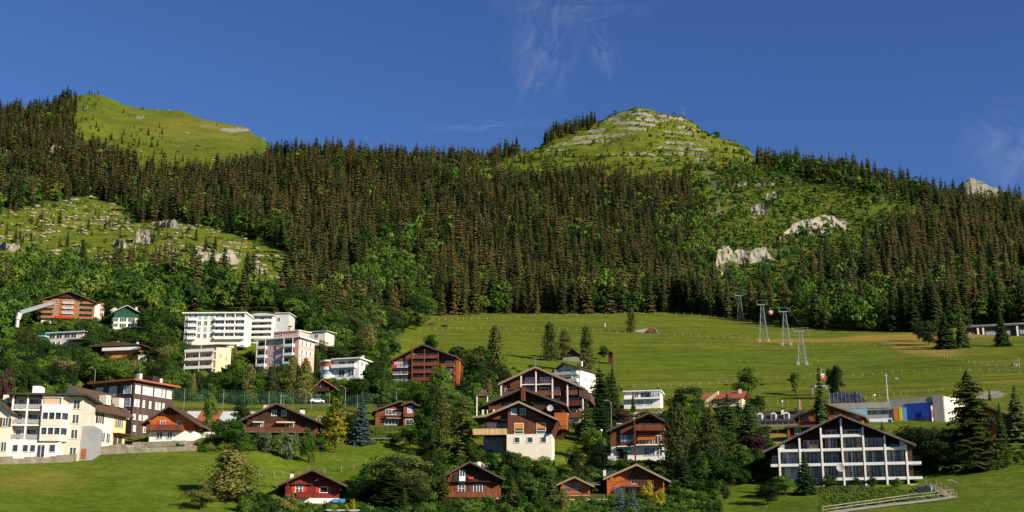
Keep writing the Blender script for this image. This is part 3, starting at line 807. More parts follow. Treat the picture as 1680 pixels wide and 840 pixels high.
# ---------------------------------------------------------------- the wooded mountainside
def sample_forest():
    """foot of every tree of the mountainside: position, kind, height"""
    N = 60000
    az = RNG.uniform(radians(-27), radians(27), N)
    D = np.sqrt(RNG.uniform(480.0 ** 2, 2450.0 ** 2, N))
    Z = height(az, D); X, Y = D * np.sin(az), D * np.cos(az)
    x, y = project(X, Y, Z)
    wob = 12 * fbm(X / 45, Y / 45, 3, 31)
    xw, yw = x + wob, y + wob * .5
    ok = (x > -80) & (x < 1760)
    ok &= y < FOREST_LINE(x) - 1
    # nothing beyond the skyline
    Zb = height(az, D + 25)
    vis = Zb / (D + 25) > Z / D - 0.012
    rockp = in_poly(xw, yw, R_ROCKY); hillp = in_poly(xw, yw, R_HILL); sump = in_poly(xw, yw, R_SUMMIT); lift = in_poly(xw, yw, R_LIFT)
    dens = np.full(N, 1.0)
    dens = np.where(rockp, np.where(fbm(X / 30, Y / 30, 3, 91) > .12, .25, .03), dens); dens = np.where(hillp, np.where(xw < 165, .12, np.where((yw > 208) & (xw < 270), .14, np.where(yw > 252, .07, .004))), dens); dens = np.where(sump, np.where((yw > 250), .26, np.where(x > 1030, .10, .05)), dens); dens = np.where(lift, np.where(fbm(X / 35, Y / 35, 3, 93) > -.04, .85, .30), dens)
    dens = np.where((D > 2120) & (x < 470) & ~hillp, .15, dens)
    dens = np.where((x > 1440) & (D > 1750), 0.0, dens)
    dens = np.where(~vis, dens * .35, dens)
    # forest stops above the village on the far left where houses stand
    ok &= ~((x > 55) & (x < 240) & (y > 512) & (y < 560))
    ok &= ~((x > 290) & (x < 530) & (y > 512))
    bz = 0.07 + 0.10 * (fbm(X / 120, Y / 120, 3, 77) > 0.06)
    def z(cx, cy, rx, ry, v):
        return v * np.clip(1.6 * (1 - ((x - cx) / rx) ** 2 - ((y - cy) / ry) ** 2), 0, 1)
    for a in ((200, 520, 330, 70, .85), (60, 480, 120, 60, .75), (90, 330, 120, 30, .35), (640, 480, 90, 45, .8), (640, 430, 55, 35, .6), (690, 400, 30, 30, .5), (1010, 500, 110, 30, .45), (1280, 500, 110, 55, .75), (1240, 420, 80, 60, .6),
              (1400, 520, 120, 30, .6), (1330, 300, 120, 40, .55), (1440, 330, 110, 35, .5), (1120, 400, 60, 60, .5), (1000, 395, 90, 40, .3), (1600, 490, 100, 45, .45), (1080, 260, 120, 40, .5), (1270, 350, 120, 60, .7), (770, 290, 90, 22, .4), (390, 400, 120, 40, .5), (1370, 430, 60, 50, .5)):
        bz = np.maximum(bz, z(*a))
    broad = RNG.uniform(0, 1, N) < np.clip(bz * 1.15, 0, .92)
    keep = ok & (RNG.uniform(0, 1, N) < dens)
    # keep trees apart with a coarse grid
    cell = np.interp(D, [480, 900, 1400, 2400], [8.5, 9.3, 9.8, 10.2])
    keyx = np.floor(X / cell).astype(int); keyy = np.floor(Y / cell).astype(int)
    seen = set(); sel = []
    for i in np.nonzero(keep)[0]:
        k = (keyx[i], keyy[i], int(D[i] / 200))
        if k in seen: continue
        seen.add(k); sel.append(i)
    sel = np.array(sel)
    H = RNG.uniform(14, 30, N) * np.interp(D, [500, 1100, 1700, 2300], [1.0, 1.18, 1.15, .95]) * (1 + .25 * fbm(X / 90, Y / 90, 2, 5))
    H = np.where(RNG.uniform(0, 1, N) < .08, H * .6, H)
    H = np.where(broad, H * RNG.uniform(.5, .85, N), H)
    open_ = rockp | hillp | sump | lift
    H = np.where(open_, H * RNG.uniform(.2, .5, N) * np.where(lift, 1.25, 1), H)
    broad = np.where(sump | lift, RNG.uniform(0, 1, N) < np.where(lift, .82, .65), broad)
    H = np.where((x > 1440) & (D > 1350), H * .9, H)
    return X[sel], Y[sel], Z[sel], x[sel], y[sel], D[sel], broad[sel], H[sel], open_[sel]
fX, fY, fZ, fpx, fpy, fD, fB, fH, fO = sample_forest()
_Ff = fY * cos(PITCH) + fZ * sin(PITCH)
_hp = fH * FPX / _Ff
_clear = np.ones(len(fX), bool)
for (a, b_, c, d, DD) in KEEP:
    _clear &= ~((fD < DD + 6) & (fpx + _hp * .2 > a) & (fpx - _hp * .2 < c) & (fpy - _hp < d - 1) & (fpy > b_ - 1))
_clear &= ~((fpy > 500) & (fpx < 320) & ~fB)
fX, fY, fZ, fpx, fpy, fD, fB, fH, fO = [q[_clear] for q in (fX, fY, fZ, fpx, fpy, fD, fB, fH, fO)]

# a band of hand-placed trees along the lower forest edge, so that the wood ends in a clear wall of trees
edge = []
for x in np.arange(548, 1700, 9.0):
    if random.random() < .12: continue
    xx = x + random.uniform(-4, 4)
    yl = float(FOREST_LINE(np.array(xx))) - random.uniform(0, 4)
    p = place(xx, yl)
    bprob = .75 if (xx < 700 or 990 < xx < 1060 or 1210 < xx < 1480) else .22
    b = random.random() < bprob
    h = random.uniform(21, 29) if not b else random.uniform(9, 17)
    edge.append((p.x, p.y, p.z, xx, yl, hypot(p.x, p.y), b, h, False))
E = np.array([[float(v) for v in e] for e in edge])
fX = np.concatenate([E[:, 0], fX]); fY = np.concatenate([E[:, 1], fY]); fZ = np.concatenate([E[:, 2], fZ])
fpx = np.concatenate([E[:, 3], fpx]); fpy = np.concatenate([E[:, 4], fpy]); fD = np.concatenate([E[:, 5], fD])
fB = np.concatenate([E[:, 6] > .5, fB]); fH = np.concatenate([E[:, 7], fH]); fO = np.concatenate([E[:, 8] > .5, fO])

def visible_order(idx):
    """trees that show largest first: size on the picture, less what nearer trees hide"""
    order = idx[np.argsort(fD[idx])]
    cols = np.full(1800, 9999.0); score = {}
    for i in order:
        F = fY[i] * cos(PITCH) + fZ[i] * sin(PITCH)
        hp = fH[i] * FPX / F; w = max(2, int(hp * .2))
        a, b = max(0, int(fpx[i] + 50) - w), min(1799, int(fpx[i] + 50) + w)
        if a >= b: score[i] = 0; continue
        top = fpy[i] - hp; hor = np.median(cols[a:b])
        show = max(0.0, min(hp, hor - top)) if hor < 9000 else hp
        score[i] = show * w * (0 < fpx[i] < 1680)
        seg = cols[a:b]; seg[seg > top + hp * .3] = top + hp * .3; cols[a:b] = seg
    return sorted(idx.tolist(), key=lambda i: -score[i]), score
sp_idx, bl_idx = np.nonzero(~fB)[0], np.nonzero(fB)[0]
sp_ord, sp_sc = visible_order(sp_idx); bl_ord, bl_sc = visible_order(bl_idx)
N_SP, N_BL = 262, 0
MARKS = [(60, 'the pale bent chute'), (170, 'the orange hotel'), (290, 'the green gabled house'), (420, 'the long white apartments'), (560, 'the pink building'), (640, 'the rounded white house'),
         (770, 'the balcony chalet'), (870, 'the tall solitary larch'), (980, 'the field hut larches'), (1100, 'the meadow barn'), (1200, 'the white bungalow'), (1240, 'the crest pylon'),
         (1330, 'the lowest pylons'), (1440, 'the framed apartments'), (1540, 'the concrete station'), (1620, 'the huge spreading spruce'), (9999, 'the long dark lodge')]
def zone(i):
    x, y, o = fpx[i], fpy[i], fO[i]
    mk = next(n for lim, n in MARKS if x < lim)
    if o:
        if x < 520: a = 'on the rocky pasture'
        elif fD[i] > 1600: a = 'on the terraced summit slope'
        else: a = 'on the open lift strip'
    elif y > float(FOREST_LINE(np.array(x))) - 16 and x > 600: a = 'in the front forest edge'
    elif x < 560: a = 'in the mixed wood'
    else: a = 'deeper in the forest'
    return a + ' straight up from ' + mk
def looks(i, wd):
    h = 'very tall' if fH[i] > 29 else ('tall' if fH[i] > 23 else ('middling' if fH[i] > 17 else 'short'))
    return h + (' broad' if wd > 1.12 else (' slim' if wd < .97 else ''))
forest_named = []
_cnt = {}; _rec = []
for i in sp_ord[:N_SP]:
    wd = random.uniform(.85, 1.25); lab = looks(i, wd) + ' spruce ' + zone(i); _cnt[lab] = _cnt.get(lab, 0) + 1; _rec.append((i, wd, lab))
for i, wd, lab in _rec:
    plant('forest_spruce', Vector((fX[i], fY[i], fZ[i] - .3)), fH[i], lab, ('spruces: ' + lab) if _cnt[lab] > 1 else None, wd)

def joined(name, order, tmpl_far, tmpl_near, mat, label, wr=(.85, 1.25)):
    Vs, tint, nf = [], [], 0
    for i in order:
        T = tmpl_near if fD[i] < 1150 else tmpl_far
        P = T[random.randrange(len(T))]
        k = fH[i] / 10; kw = k * random.uniform(*wr); a = random.uniform(0, 6.28); c, s = cos(a), sin(a)
        Q = np.empty_like(P)
        Q[..., 0] = (P[..., 0] * c - P[..., 1] * s) * kw + fX[i]; Q[..., 1] = (P[..., 0] * s + P[..., 1] * c) * kw + fY[i]; Q[..., 2] = P[..., 2] * k + fZ[i] - .3
        Vs.append(Q.reshape(-1, 3).astype(np.float32))
        t = random.random(); tint.append(np.full((Q.shape[0] * Q.shape[1],), t, np.float32))
    V = np.concatenate(Vs); t = np.concatenate(tint)
    k = tmpl_near[0].shape[1]; n = len(V) // k
    col = np.stack([t, t, t, np.ones_like(t)], -1)
    me = np_mesh(name, V, np.arange(n * k), np.full(n, k), mat, {'tint': col})
    return tag(link(name, me), label, kind='stuff')
near_sp = [spruce_tris(900 + v, 10, 1.6 + .12 * (v % 3), 20, 9, 2, .97, .5, .5, .03, .38) for v in range(6)]
far_sp = [spruce_tris(950 + v, 10, 1.75 + .12 * (v % 3), 15, 8, 1, .98, .55, .5, .03, .36) for v in range(6)]
near_bl = [broad_pts(980 + v, 10, 4.2, 16, 26, .05, 'round', .55)[0] for v in range(5)]
far_bl = [broad_pts(990 + v, 10, 4.4, 10, 18, .02, 'round', .8)[0] for v in range(5)]
joined('spruce_forest', sp_ord[N_SP:], far_sp, near_sp, M['spruce_far'], 'dense dark spruce forest covering the mountainside up to the ridges')
joined('broadleaf_woodland', bl_ord[N_BL:], far_bl, near_bl, M['leaf_far'], 'bright green broadleaf trees and scrub scattered through the mountain forest', (.75, 1.1))
print('forest', len(sp_ord), len(bl_ord))

# ---------------------------------------------------------------- undergrowth, boulders, cliffs
def scatter_tufts():
    """low scrub on the open slopes and under the trees"""
    N = 26000
    az = RNG.uniform(radians(-26), radians(26), N); D = np.sqrt(RNG.uniform(600.0 ** 2, 2380.0 ** 2, N))
    Z = height(az, D); X, Y = D * np.sin(az), D * np.cos(az); x, y = project(X, Y, Z)
    p = np.full(N, .10)
    p = np.where(in_poly(x, y, R_LIFT), 1.0, p); p = np.where(in_poly(x, y, R_ROCKY), .40, p); p = np.where(in_poly(x, y, R_SUMMIT), .75 * (y > 235) + .35 * (x > 1040) + .2, p); p = np.where(in_poly(x, y, R_HILL), .015, p)
    n = fbm(X / 40, Y / 40, 3, 55)
    ok = (y < FOREST_LINE(x) - 3) & (RNG.uniform(0, 1, N) < p * (n > -.02) * 1.2)
    base = [leaf_quads(np.random.default_rng(v), (lambda q: np.concatenate([q[:, :2] * 1.0, np.abs(q[:, 2:]) * .8], 1))((lambda g: g / np.linalg.norm(g, axis=1)[:, None])(np.random.default_rng(40 + v).normal(0, 1, (34, 3)))) , (lambda g: g)(np.tile([[0, 0, 1.0]], (34, 1))), .36, .7) for v in range(5)]
    Vs, ts = [], []
    for i in np.nonzero(ok)[0]:
        P = base[random.randrange(5)]; s = random.uniform(1.0, 3.0) * (1.2 if D[i] > 1500 else 1)
        Q = P * s + np.array([X[i], Y[i], Z[i]]); Vs.append(Q.reshape(-1, 3)); ts.append(np.full(Q.shape[0] * 4, random.random()))
    V = np.concatenate(Vs); t = np.concatenate(ts); n = len(V) // 4
    me = np_mesh('scrub', V, np.arange(n * 4), np.full(n, 4), M['leaf_far'], {'tint': np.stack([t, t, t, np.ones_like(t)], -1)})
    tag(link('mountain_scrub', me), 'low green scrub on the open mountain slopes and ledges', kind='stuff')
scatter_tufts()

def village_scrub():
    Vs, ts = [], []
    base = [broad_pts(1500 + v, 2.0, 1.6, 7, 46, .0, 'round', .15, 1.1)[0] for v in range(6)]
    def put(X, Y, Z, s, t):
        P = base[random.randrange(6)]; Q = P * s + np.array([X, Y, Z - .2]); Vs.append(Q.reshape(-1, 3)); ts.append(np.full(Q.shape[0] * 4, t))
    for V_, dens, smin, smax in [(v, 1.0, .5, 1.9) for v in VILLAGE_WOOD[:2]] + [(v, .9, .3, 1.0) for v in VILLAGE_WOOD[2:]] + [([(1345, 803), (1530, 805), (1500, 822), (1345, 838)], 2.4, .16, .34)]:
        xs_ = [p[0] for p in V_]; ys_ = [p[1] for p in V_]
        n = int((max(xs_) - min(xs_)) * (max(ys_) - min(ys_)) * .055 * dens)
        for _ in range(n):
            x, y = random.uniform(min(xs_), max(xs_)), random.uniform(min(ys_), max(ys_))
            if not bool(in_poly(np.array([x]), np.array([y]), V_)[0]) or any(bool(in_poly(np.array([x]), np.array([y]), c_)[0]) for c_ in CLEAR): continue
            p = place(x, y); s = random.uniform(smin, smax); D = hypot(p.x, p.y); hpx = s * 2.2 * FPX / D
            if any(D < DD + 2 and a - 3 < x < c + 3 and y > b_ and y - hpx < d - 2 for (a, b_, c, d, DD) in KEEP): continue
            put(p.x, p.y, p.z, s, random.random() ** (1.6 if dens < 2 else .5))
    V = np.concatenate(Vs); t = np.concatenate(ts); n = len(V) // 4
    me = np_mesh('village_undergrowth', V, np.arange(n * 4), np.full(n, 4), M['leaf_far'], {'tint': np.stack([t, t, t, np.ones_like(t)], -1)})
    tag(link('village_undergrowth', me), 'low bushes and rank green undergrowth between the village houses', kind='stuff'); print('undergrowth', n)
village_scrub()
def rock_tmpl(seed):
    r = np.random.default_rng(seed); import bmesh
    bm = bmesh.new(); bmesh.ops.create_icosphere(bm, subdivisions=1, radius=1)
    V = np.array([v.co[:] for v in bm.verts]); F = np.array([[v.index for v in f.verts] for f in bm.faces]); bm.free()
    V *= r.uniform(.6, 1.25, (len(V), 1)); V[:, 2] *= .75
    return V, F
def scatter_rocks():
    T = [rock_tmpl(v) for v in range(8)]
    pts = []
    N = 60000
    az = RNG.uniform(radians(-26), radians(26), N); D = np.sqrt(RNG.uniform(620.0 ** 2, 2400.0 ** 2, N))
    Z = height(az, D); X, Y = D * np.sin(az), D * np.cos(az); x, y = project(X, Y, Z)
    band = fbm(X / 26, Y / 26, 3, 61); ledge = vnoise(Z / 7.0 + 3 * fbm(X / 90, Y / 90, 2, 3), X / 160.0, 12)
    p = np.zeros(N)
    rk = in_poly(x, y, R_ROCKY); sm = in_poly(x, y, R_SUMMIT); lf = in_poly(x, y, R_LIFT); hl = in_poly(x, y, R_HILL)
    p = np.where(rk, np.where((band > .0), .62, .03), p)
    p = np.where(rk & (x > 60) & (x < 190) & (y > 345) & (y < 385), np.maximum(p, .5), p)
    p = np.where(sm, np.where((ledge > .72) & (band > -.02), .3, .02) * (.25 + .9 * (y < 205)), p)
    p = np.where(lf, np.where((band > .08), .16, .01), p)
    p = np.where(hl, .006, p)
    for (cx, cy, rx, ry) in ((1222, 425, 58, 32), (1335, 370, 66, 18), (345, 422, 62, 16), (240, 384, 34, 14), (470, 470, 40, 12)):
        p = np.where(((x - cx) / rx) ** 2 + ((y - cy) / ry) ** 2 < 1, np.maximum(p, np.where(band > -.08, .5, .12)), p)
    ok = np.nonzero((RNG.uniform(0, 1, N) < p))[0]
    Vs, Fs, n = [], [], 0
    for i in ok:
        V, F = T[random.randrange(8)]
        s = random.uniform(.5, 1.9) ** 1.3 * (1.25 if D[i] > 1700 else 1.0)
        a = random.uniform(-.7, .7) - az[i]; c, sn = cos(a), sin(a)
        W = V * np.array([s * random.uniform(1.0, 2.1), s, s * .85])
        W = np.stack([W[:, 0] * c - W[:, 1] * sn, W[:, 0] * sn + W[:, 1] * c, W[:, 2]], 1) + np.array([X[i], Y[i], Z[i] + .2 * s])
        Vs.append(W); Fs.append(F + n); n += len(V)
    V = np.concatenate(Vs); F = np.concatenate(Fs)
    me = np_mesh('rocks', V, F.ravel(), np.full(len(F), 3), M['boulder'])
    tag(link('limestone_rocks', me), 'pale limestone boulders and ledges scattered over the mountain pastures', kind='stuff')
    print('rocks', len(ok))
scatter_rocks()

def cliff(x0, x1, ybot, ytop, seed, skew=0.0, name='rock_face', rough=3.0):
    """a bare rock step in the slope: a broken face with its ledge running back into the hill"""
    nu, nv = max(40, int((x1 - x0) * 1.1)), 26
    xs = np.linspace(x0, x1, nu)
    V = np.zeros((nu, nv + 5, 3))
    rr = np.random.default_rng(seed)
    prof = np.clip(np.sin(np.linspace(0, pi, nu)) * 1.6, 0.04, 1) ** .8
    jag = fbm(np.linspace(0, 3.2, nu), np.full(nu, seed * 3.3), 5, seed) * 1.0
    for i, x in enumerate(xs):
        yb = ybot + skew * (x - (x0 + x1) / 2)
        p = place(x, yb)
        F = p.y * cos(PITCH) + p.z * sin(PITCH)
        Ht = max(3, (ybot - ytop) * F / FPX) * float(prof[i]) * (1 + float(jag[i]))
        d = Vector((p.x, p.y, 0)).normalized()
        for j in range(nv):
            t = j / (nv - 1)
            q = Vector(p) + d * (t * Ht * .4) + Vector((0, 0, -4 + t * (Ht + 4)))
            V[i, j] = q
        for j in range(5):
            q = Vector(p) + d * (Ht * .4 + (j + 1) / 5 * (Ht * 2.6 + 6)) + Vector((0, 0, Ht - .4 * (j + 1)))
            V[i, nv + j] = q
    X, Y, Z = V[..., 0], V[..., 1], V[..., 2]
    n1 = fbm(X / 17 + Y / 17, Z / 22, 4, seed + 5) * rough * 5.5 + fbm(X / 2.2, Z / 4.0, 3, seed + 8) * rough * 1.3
    dx, dy = X / np.hypot(X, Y), Y / np.hypot(X, Y)
    fade = np.ones((nu, nv + 5)); fade[:, nv:] *= .3
    V[..., 0] -= dx * n1 * fade; V[..., 1] -= dy * n1 * fade
    V[:, nv:, 2] += fbm(X[:, nv:] / 4, Y[:, nv:] / 4, 3, seed) * 2
    nn = nv + 5
    i = np.arange(nu - 1)[:, None]; j = np.arange(nn - 1)[None, :]
    f = np.stack([i * nn + j, (i + 1) * nn + j, (i + 1) * nn + j + 1, i * nn + j + 1], -1).reshape(-1)
    me = np_mesh(name, V.reshape(-1, 3), f, np.full((nu - 1) * (nn - 1), 4), M['rock'])
    tag(link(name, me), None, kind='structure')
for k, a in enumerate([(1172, 1212, 454, 404, -.1), (1196, 1272, 432, 398, -.06), (1126, 1166, 420, 404, 0), (1278, 1396, 386, 358, -.12), (1228, 1260, 352, 332, 0), (1052, 1076, 400, 384, 0), (1256, 1278, 330, 314, 0),
                       (218, 250, 398, 374, 0), (184, 210, 408, 388, .3), (250, 296, 374, 360, .1), (306, 392, 436, 408, -.1), (398, 428, 448, 426, .2), (436, 470, 482, 454, .2), (462, 498, 488, 466, .1), (512, 542, 502, 488, 0), (676, 708, 474, 463, 0), (80, 108, 250, 238, 0), (-8, 14, 258, 242, 0),
                       (1366, 1394, 370, 360, 0), (1422, 1438, 386, 375, 0), (1528, 1546, 356, 347, 0), (56, 112, 440, 430, .1), (-10, 40, 412, 398, .1), (1200, 1232, 306, 299, 0), (1236, 1276, 306, 298, 0)]):
    cliff(*a[:4], 11 + k * 3, a[4], rough=1.5 if (a[2] - a[3]) < 22 else 2.4)
# ---------------------------------------------------------------- building materials
for k, c, v in (('white', (.74, .71, .64), .10), ('warm_white', (.70, .63, .50), .12), ('cream', (.62, .53, .41), .14), ('yellow', (.68, .50, .23), .12), ('pale_yellow', (.72, .62, .36), .12),
                ('pink', (.58, .36, .29), .12), ('orange', (.60, .22, .05), .15), ('concrete', (.33, .30, .265), .25), ('grey', (.30, .30, .30), .2), ('light_grey', (.50, .50, .48), .15),
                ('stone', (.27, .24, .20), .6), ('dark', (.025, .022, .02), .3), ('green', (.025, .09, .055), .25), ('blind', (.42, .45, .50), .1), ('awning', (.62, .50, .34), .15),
                ('parapet', (.78, .76, .70), .08), ('beige', (.64, .56, .45), .12), ('red_paint', (.55, .035, .02), .2), ('rust', (.34, .10, .045), .3), ('brass', (.45, .40, .3), .2),
                ('blue_panel', (.012, .055, .33), .12), ('sky_panel', (.22, .45, .60), .25), ('banner_orange', (.70, .24, .06), .08), ('banner_yellow', (.80, .66, .05), .08), ('banner_blue', (.16, .42, .72), .08),
                ('cloth_white', (.75, .78, .85), .08), ('cloth_red', (.5, .05, .04), .15), ('tarp', (.10, .35, .16), .2), ('net_post', (.20, .25, .22), .2), ('asphalt', (.055, .055, .058), .25), ('gravel', (.34, .31, .27), .35),
                ('peach', (.62, .38, .24), .12), ('cow', (.10, .045, .02), .4), ('cow_dark', (.03, .02, .015), .3), ('blue_cover', (.05, .22, .42), .2)):
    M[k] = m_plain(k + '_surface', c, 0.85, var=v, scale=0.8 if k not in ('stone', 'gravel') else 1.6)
M['metal'] = m_plain('galvanised_metal', (.30, .31, .32), .5, .2, .15)
M['steel'] = m_plain('painted_steel', (.27, .31, .285), .5, 0.0, .15)
M['black'] = m_plain('black_metal', (.02, .02, .022), .5, .2, .15)
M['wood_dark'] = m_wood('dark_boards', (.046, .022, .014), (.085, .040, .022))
M['wood_brown'] = m_wood('brown_boards', (.12, .042, .020), (.19, .070, .032))
M['wood_red'] = m_wood('red_brown_boards', (.17, .050, .022), (.26, .085, .038))
M['wood_orange'] = m_wood('orange_boards', (.36, .095, .022), (.50, .155, .040), .2, False)
M['wood_bright'] = m_wood('bright_boards', (.50, .125, .02), (.62, .18, .03), .22)
M['wood_pale'] = m_wood('pale_boards', (.58, .36, .16), (.70, .47, .24), .25)
M['wood_hotel'] = m_wood('hotel_boards', (.33, .125, .040), (.45, .19, .065), .3)
M['wood_grey'] = m_wood('weathered_boards', (.20, .17, .13), (.32, .28, .21), .2, False)
M['siding'] = m_wood('dark_siding', (.078, .050, .040), (.110, .074, .060), .5)
M['crimson'] = m_wood('crimson_boards', (.17, .020, .014), (.24, .032, .020), .2)
M['roof_brown'] = m_tiles('brown_roof_tiles', (.105, .060, .044), (.15, .088, .062))
M['roof_dark'] = m_tiles('dark_roof_tiles', (.052, .046, .044), (.080, .070, .066))
M['roof_red'] = m_tiles('red_roof_tiles', (.36, .085, .05), (.46, .13, .08))
M['roof_grey'] = m_tiles('grey_roof_tiles', (.13, .11, .10), (.19, .165, .15))
M['verge'] = m_plain('roof_edge_board', (.30, .21, .14), .8, var=.25, scale=2)
M['verge_dark'] = m_plain('dark_roof_edge', (.09, .06, .045), .8, var=.25, scale=2)
M['glass'] = m_glass()
M['glass_blue'] = m_glass('pale_window_glass', (.16, .20, .25), .12)
M['glass_dark'] = m_glass('dark_glass', (.02, .022, .028), .15)

_wc = {}
def _win_mesh(w, h, mull, bars, fm, gm):
    key = (round(w, 2), round(h, 2), mull, bars, fm, gm)
    if key not in _wc:
        t = .09; f = MB()
        f.box(-w / 2 - t, w / 2 + t, -.09, .03, h, h + t); f.box(-w / 2 - t - .05, w / 2 + t + .05, -.14, .03, -t, 0)
        f.box(-w / 2 - t, -w / 2, -.09, .03, 0, h); f.box(w / 2, w / 2 + t, -.09, .03, 0, h)
        for i in range(mull): x = -w / 2 + w * (i + 1) / (mull + 1); f.box(x - .045, x + .045, -.08, .03, 0, h)
        for i in range(bars): z = h * (i + 1) / (bars + 1); f.box(-w / 2, w / 2, -.06, .03, z - .03, z + .03)
        g = MB().box(-w / 2, w / 2, -.035, .02, 0, h)
        _wc[key] = (f.mesh('window', M[fm]), g.mesh('pane', M[gm]))
    return _wc[key]
_sc = {}
class Bld:
    def __init__(s, name, label, cat, px, py, D=None, yaw=0.0, group=None):
        p = spot(px, D) if D else place(px, py)
        Dh = hypot(p.x, p.y)
        z = Dh * _elev_tan(px, py)
        s.F = p.y * cos(PITCH) + z * sin(PITCH)
        s.m = s.F / FPX                      # metres to one pixel of the photograph at this distance
        s.az = atan2(p.x, p.y); s.D = Dh
        s.px, s.py = px, py
        s.yaw = radians(yaw)
        s.o = thing(name, label, cat, (p.x, p.y, z), -s.az + s.yaw, group)
        s.W = 10; s.lab = label
        s.pos = Vector((p.x, p.y, z))
    def part(s, name, mb, mat, parent=None, label=None):
        o = mb.build(name, M[mat], parent or s.o)
        if label: o['label'] = label
        return o
    def X(s, px): return (px - s.px) * s.m / cos(s.yaw)
    def Z(s, py): return (s.py - py) * s.m * 1.0
    def win(s, face, u, z, w, h, mull=1, bars=0, frame='parapet', glass='glass', shut=None, off=0.0, y=0.0):
        fm, gm = _win_mesh(w, h, mull, bars, frame, glass)
        if face == 'front': loc, r = (u, y - off, z), 0
        elif face == 'right': loc, r = (s.W / 2 + off, u, z), pi / 2
        else: loc, r = (-s.W / 2 - off, u, z), -pi / 2
        o = link('window', fm, s.o, loc, r)
        link('pane', gm, o)
        if shut:
            for sg in (-1, 1):
                key = (round(h, 2), round(w, 2), sg, shut)
                if key not in _sc:
                    a, b = sg * (w / 2 + .1), sg * (w + .12)
                    _sc[key] = MB().box(min(a, b), max(a, b), -.07, .02, -.05, h + .05).mesh('shutter', M[shut])
                link('shutter', _sc[key], o)
        return o
    def grid(s, face, us, zs, w, h, **k):
        for z in zs:
            for u in us: s.win(face, u, z, w, h, **k)
    def balcony(s, x0, x1, z, dep, style='bars', slab='parapet', rail='wood_brown', y=0.0, h=1.0, th=.2):
        sl = s.part('balcony', MB().box(x0, x1, y - dep, y + .05, z - th, z), slab)
        r = MB(); yf = y - dep
        if style == 'boards':
            r.box(x0, x1, yf - .05, yf + .02, z - .15, z + h); r.box(x0, x0 + .07, yf + .02, y, z + .02, z + h); r.box(x1 - .07, x1, yf + .02, y, z + .02, z + h)
            r.box(x0 - .03, x1 + .03, yf - .09, yf + .06, z + h, z + h + .08)
        elif style == 'bars':
            r.box(x0, x1, yf - .04, yf + .04, z + h - .08, z + h); r.box(x0, x1, yf - .03, yf + .03, z + .12, z + .18)
            n = max(3, int((x1 - x0) / .32))
            for i in range(n + 1):
                x = x0 + (x1 - x0 - .08) * i / n; r.box(x, x + .09, yf - .02, yf + .02, z + .18, z + h - .08)
            for x in (x0, x1 - .06): r.box(x, x + .06, yf + .04, y, z + h - .08, z + h)
        elif style == 'rails':
            for q in (.35, .68, 1.0): r.box(x0, x1, yf - .03, yf + .03, z + h * q - .06, z + h * q)
            n = max(1, int((x1 - x0) / 1.6))
            for i in range(n + 1):
                x = x0 + (x1 - x0 - .06) * i / n; r.box(x, x + .06, yf - .06, yf - .03, z, z + h)
        elif style == 'panel':
            r.box(x0, x1, yf - .06, yf + .06, z - .1, z + h)
            r.box(x0, x0 + .1, yf + .06, y, z + .01, z + h); r.box(x1 - .1, x1, yf + .06, y, z + .01, z + h)
        s.part('railing', r, rail, sl)
        return sl
    def gable_walls(s, w, zl, zr, za, xa, d, mat, z0=-4.0, y0=0.0, name='wall'):
        return s.part(name, MB().prism([(-w / 2, z0), (w / 2, z0), (w / 2, zr), (xa, za), (-w / 2, zl)], y0, y0 + d), mat)
    def gable_roof(s, xl, zl, xr, zr, xa, za, y0, y1, t=.3, mat='roof_brown', verge='verge', vt=.32, name='roof'):
        rf = s.part(name, MB().prism([(xl, zl), (xa, za), (xr, zr), (xr, zr + t), (xa, za + t), (xl, zl + t)], y0, y1), mat)
        k = .04
        s.part('bargeboard', MB().prism([(xl, zl - k), (xa, za - k), (xr, zr - k), (xr, zr + t + k), (xa, za + t + k), (xl, zl + t + k)], y0 - .12, y0 - .003), verge, rf)
        return rf
    def chimney(s, x, y, z0, z1, w=.8, mat='warm_white', parent=None):
        c = s.part('chimney', MB().box(x - w / 2, x + w / 2, y - w / 2, y + w / 2, z0, z1), mat, parent)
        if parent is None or parent.parent is None or parent.parent == s.o and False:
            pass
        m = MB().box(x - w / 2 - .1, x + w / 2 + .1, y - w / 2 - .1, y + w / 2 + .1, z1 + .25, z1 + .4)
        for a in (-1, 1):
            for b in (-1, 1): m.box(x + a * w * .35 - .05, x + a * w * .35 + .05, y + b * w * .35 - .05, y + b * w * .35 + .05, z1, z1 + .25)
        m2 = m.build('chimney_cap', M['dark'], s.o if parent is None else parent)
        return c
    def dish(s, x, y, z, r=.45):
        m = MB(); n = 12
        ring = [(x + r * cos(2 * pi * i / n), y - .12, z + r * sin(2 * pi * i / n)) for i in range(n)]
        for i in range(n): m.quad((x, y, z), ring[i], ring[(i + 1) % n])
        m.bar((x, y, z), (x, y + .5, z - .5), .04); m.bar((x, y, z - r * .6), (x + .1, y - .45, z - .1), .02)
        return s.part('satellite_dish', m, 'light_grey')
def door(b, u, z, w=1.0, h=2.1, mat='wood_brown', y=0.0):
    d = b.part('door', MB().box(u - w / 2, u + w / 2, y - .07, y + .02, z, z + h), mat)
    b.part('handle', MB().box(u + w * .32, u + w * .40, y - .13, y - .07, z + h * .45, z + h * .5), 'metal', d)

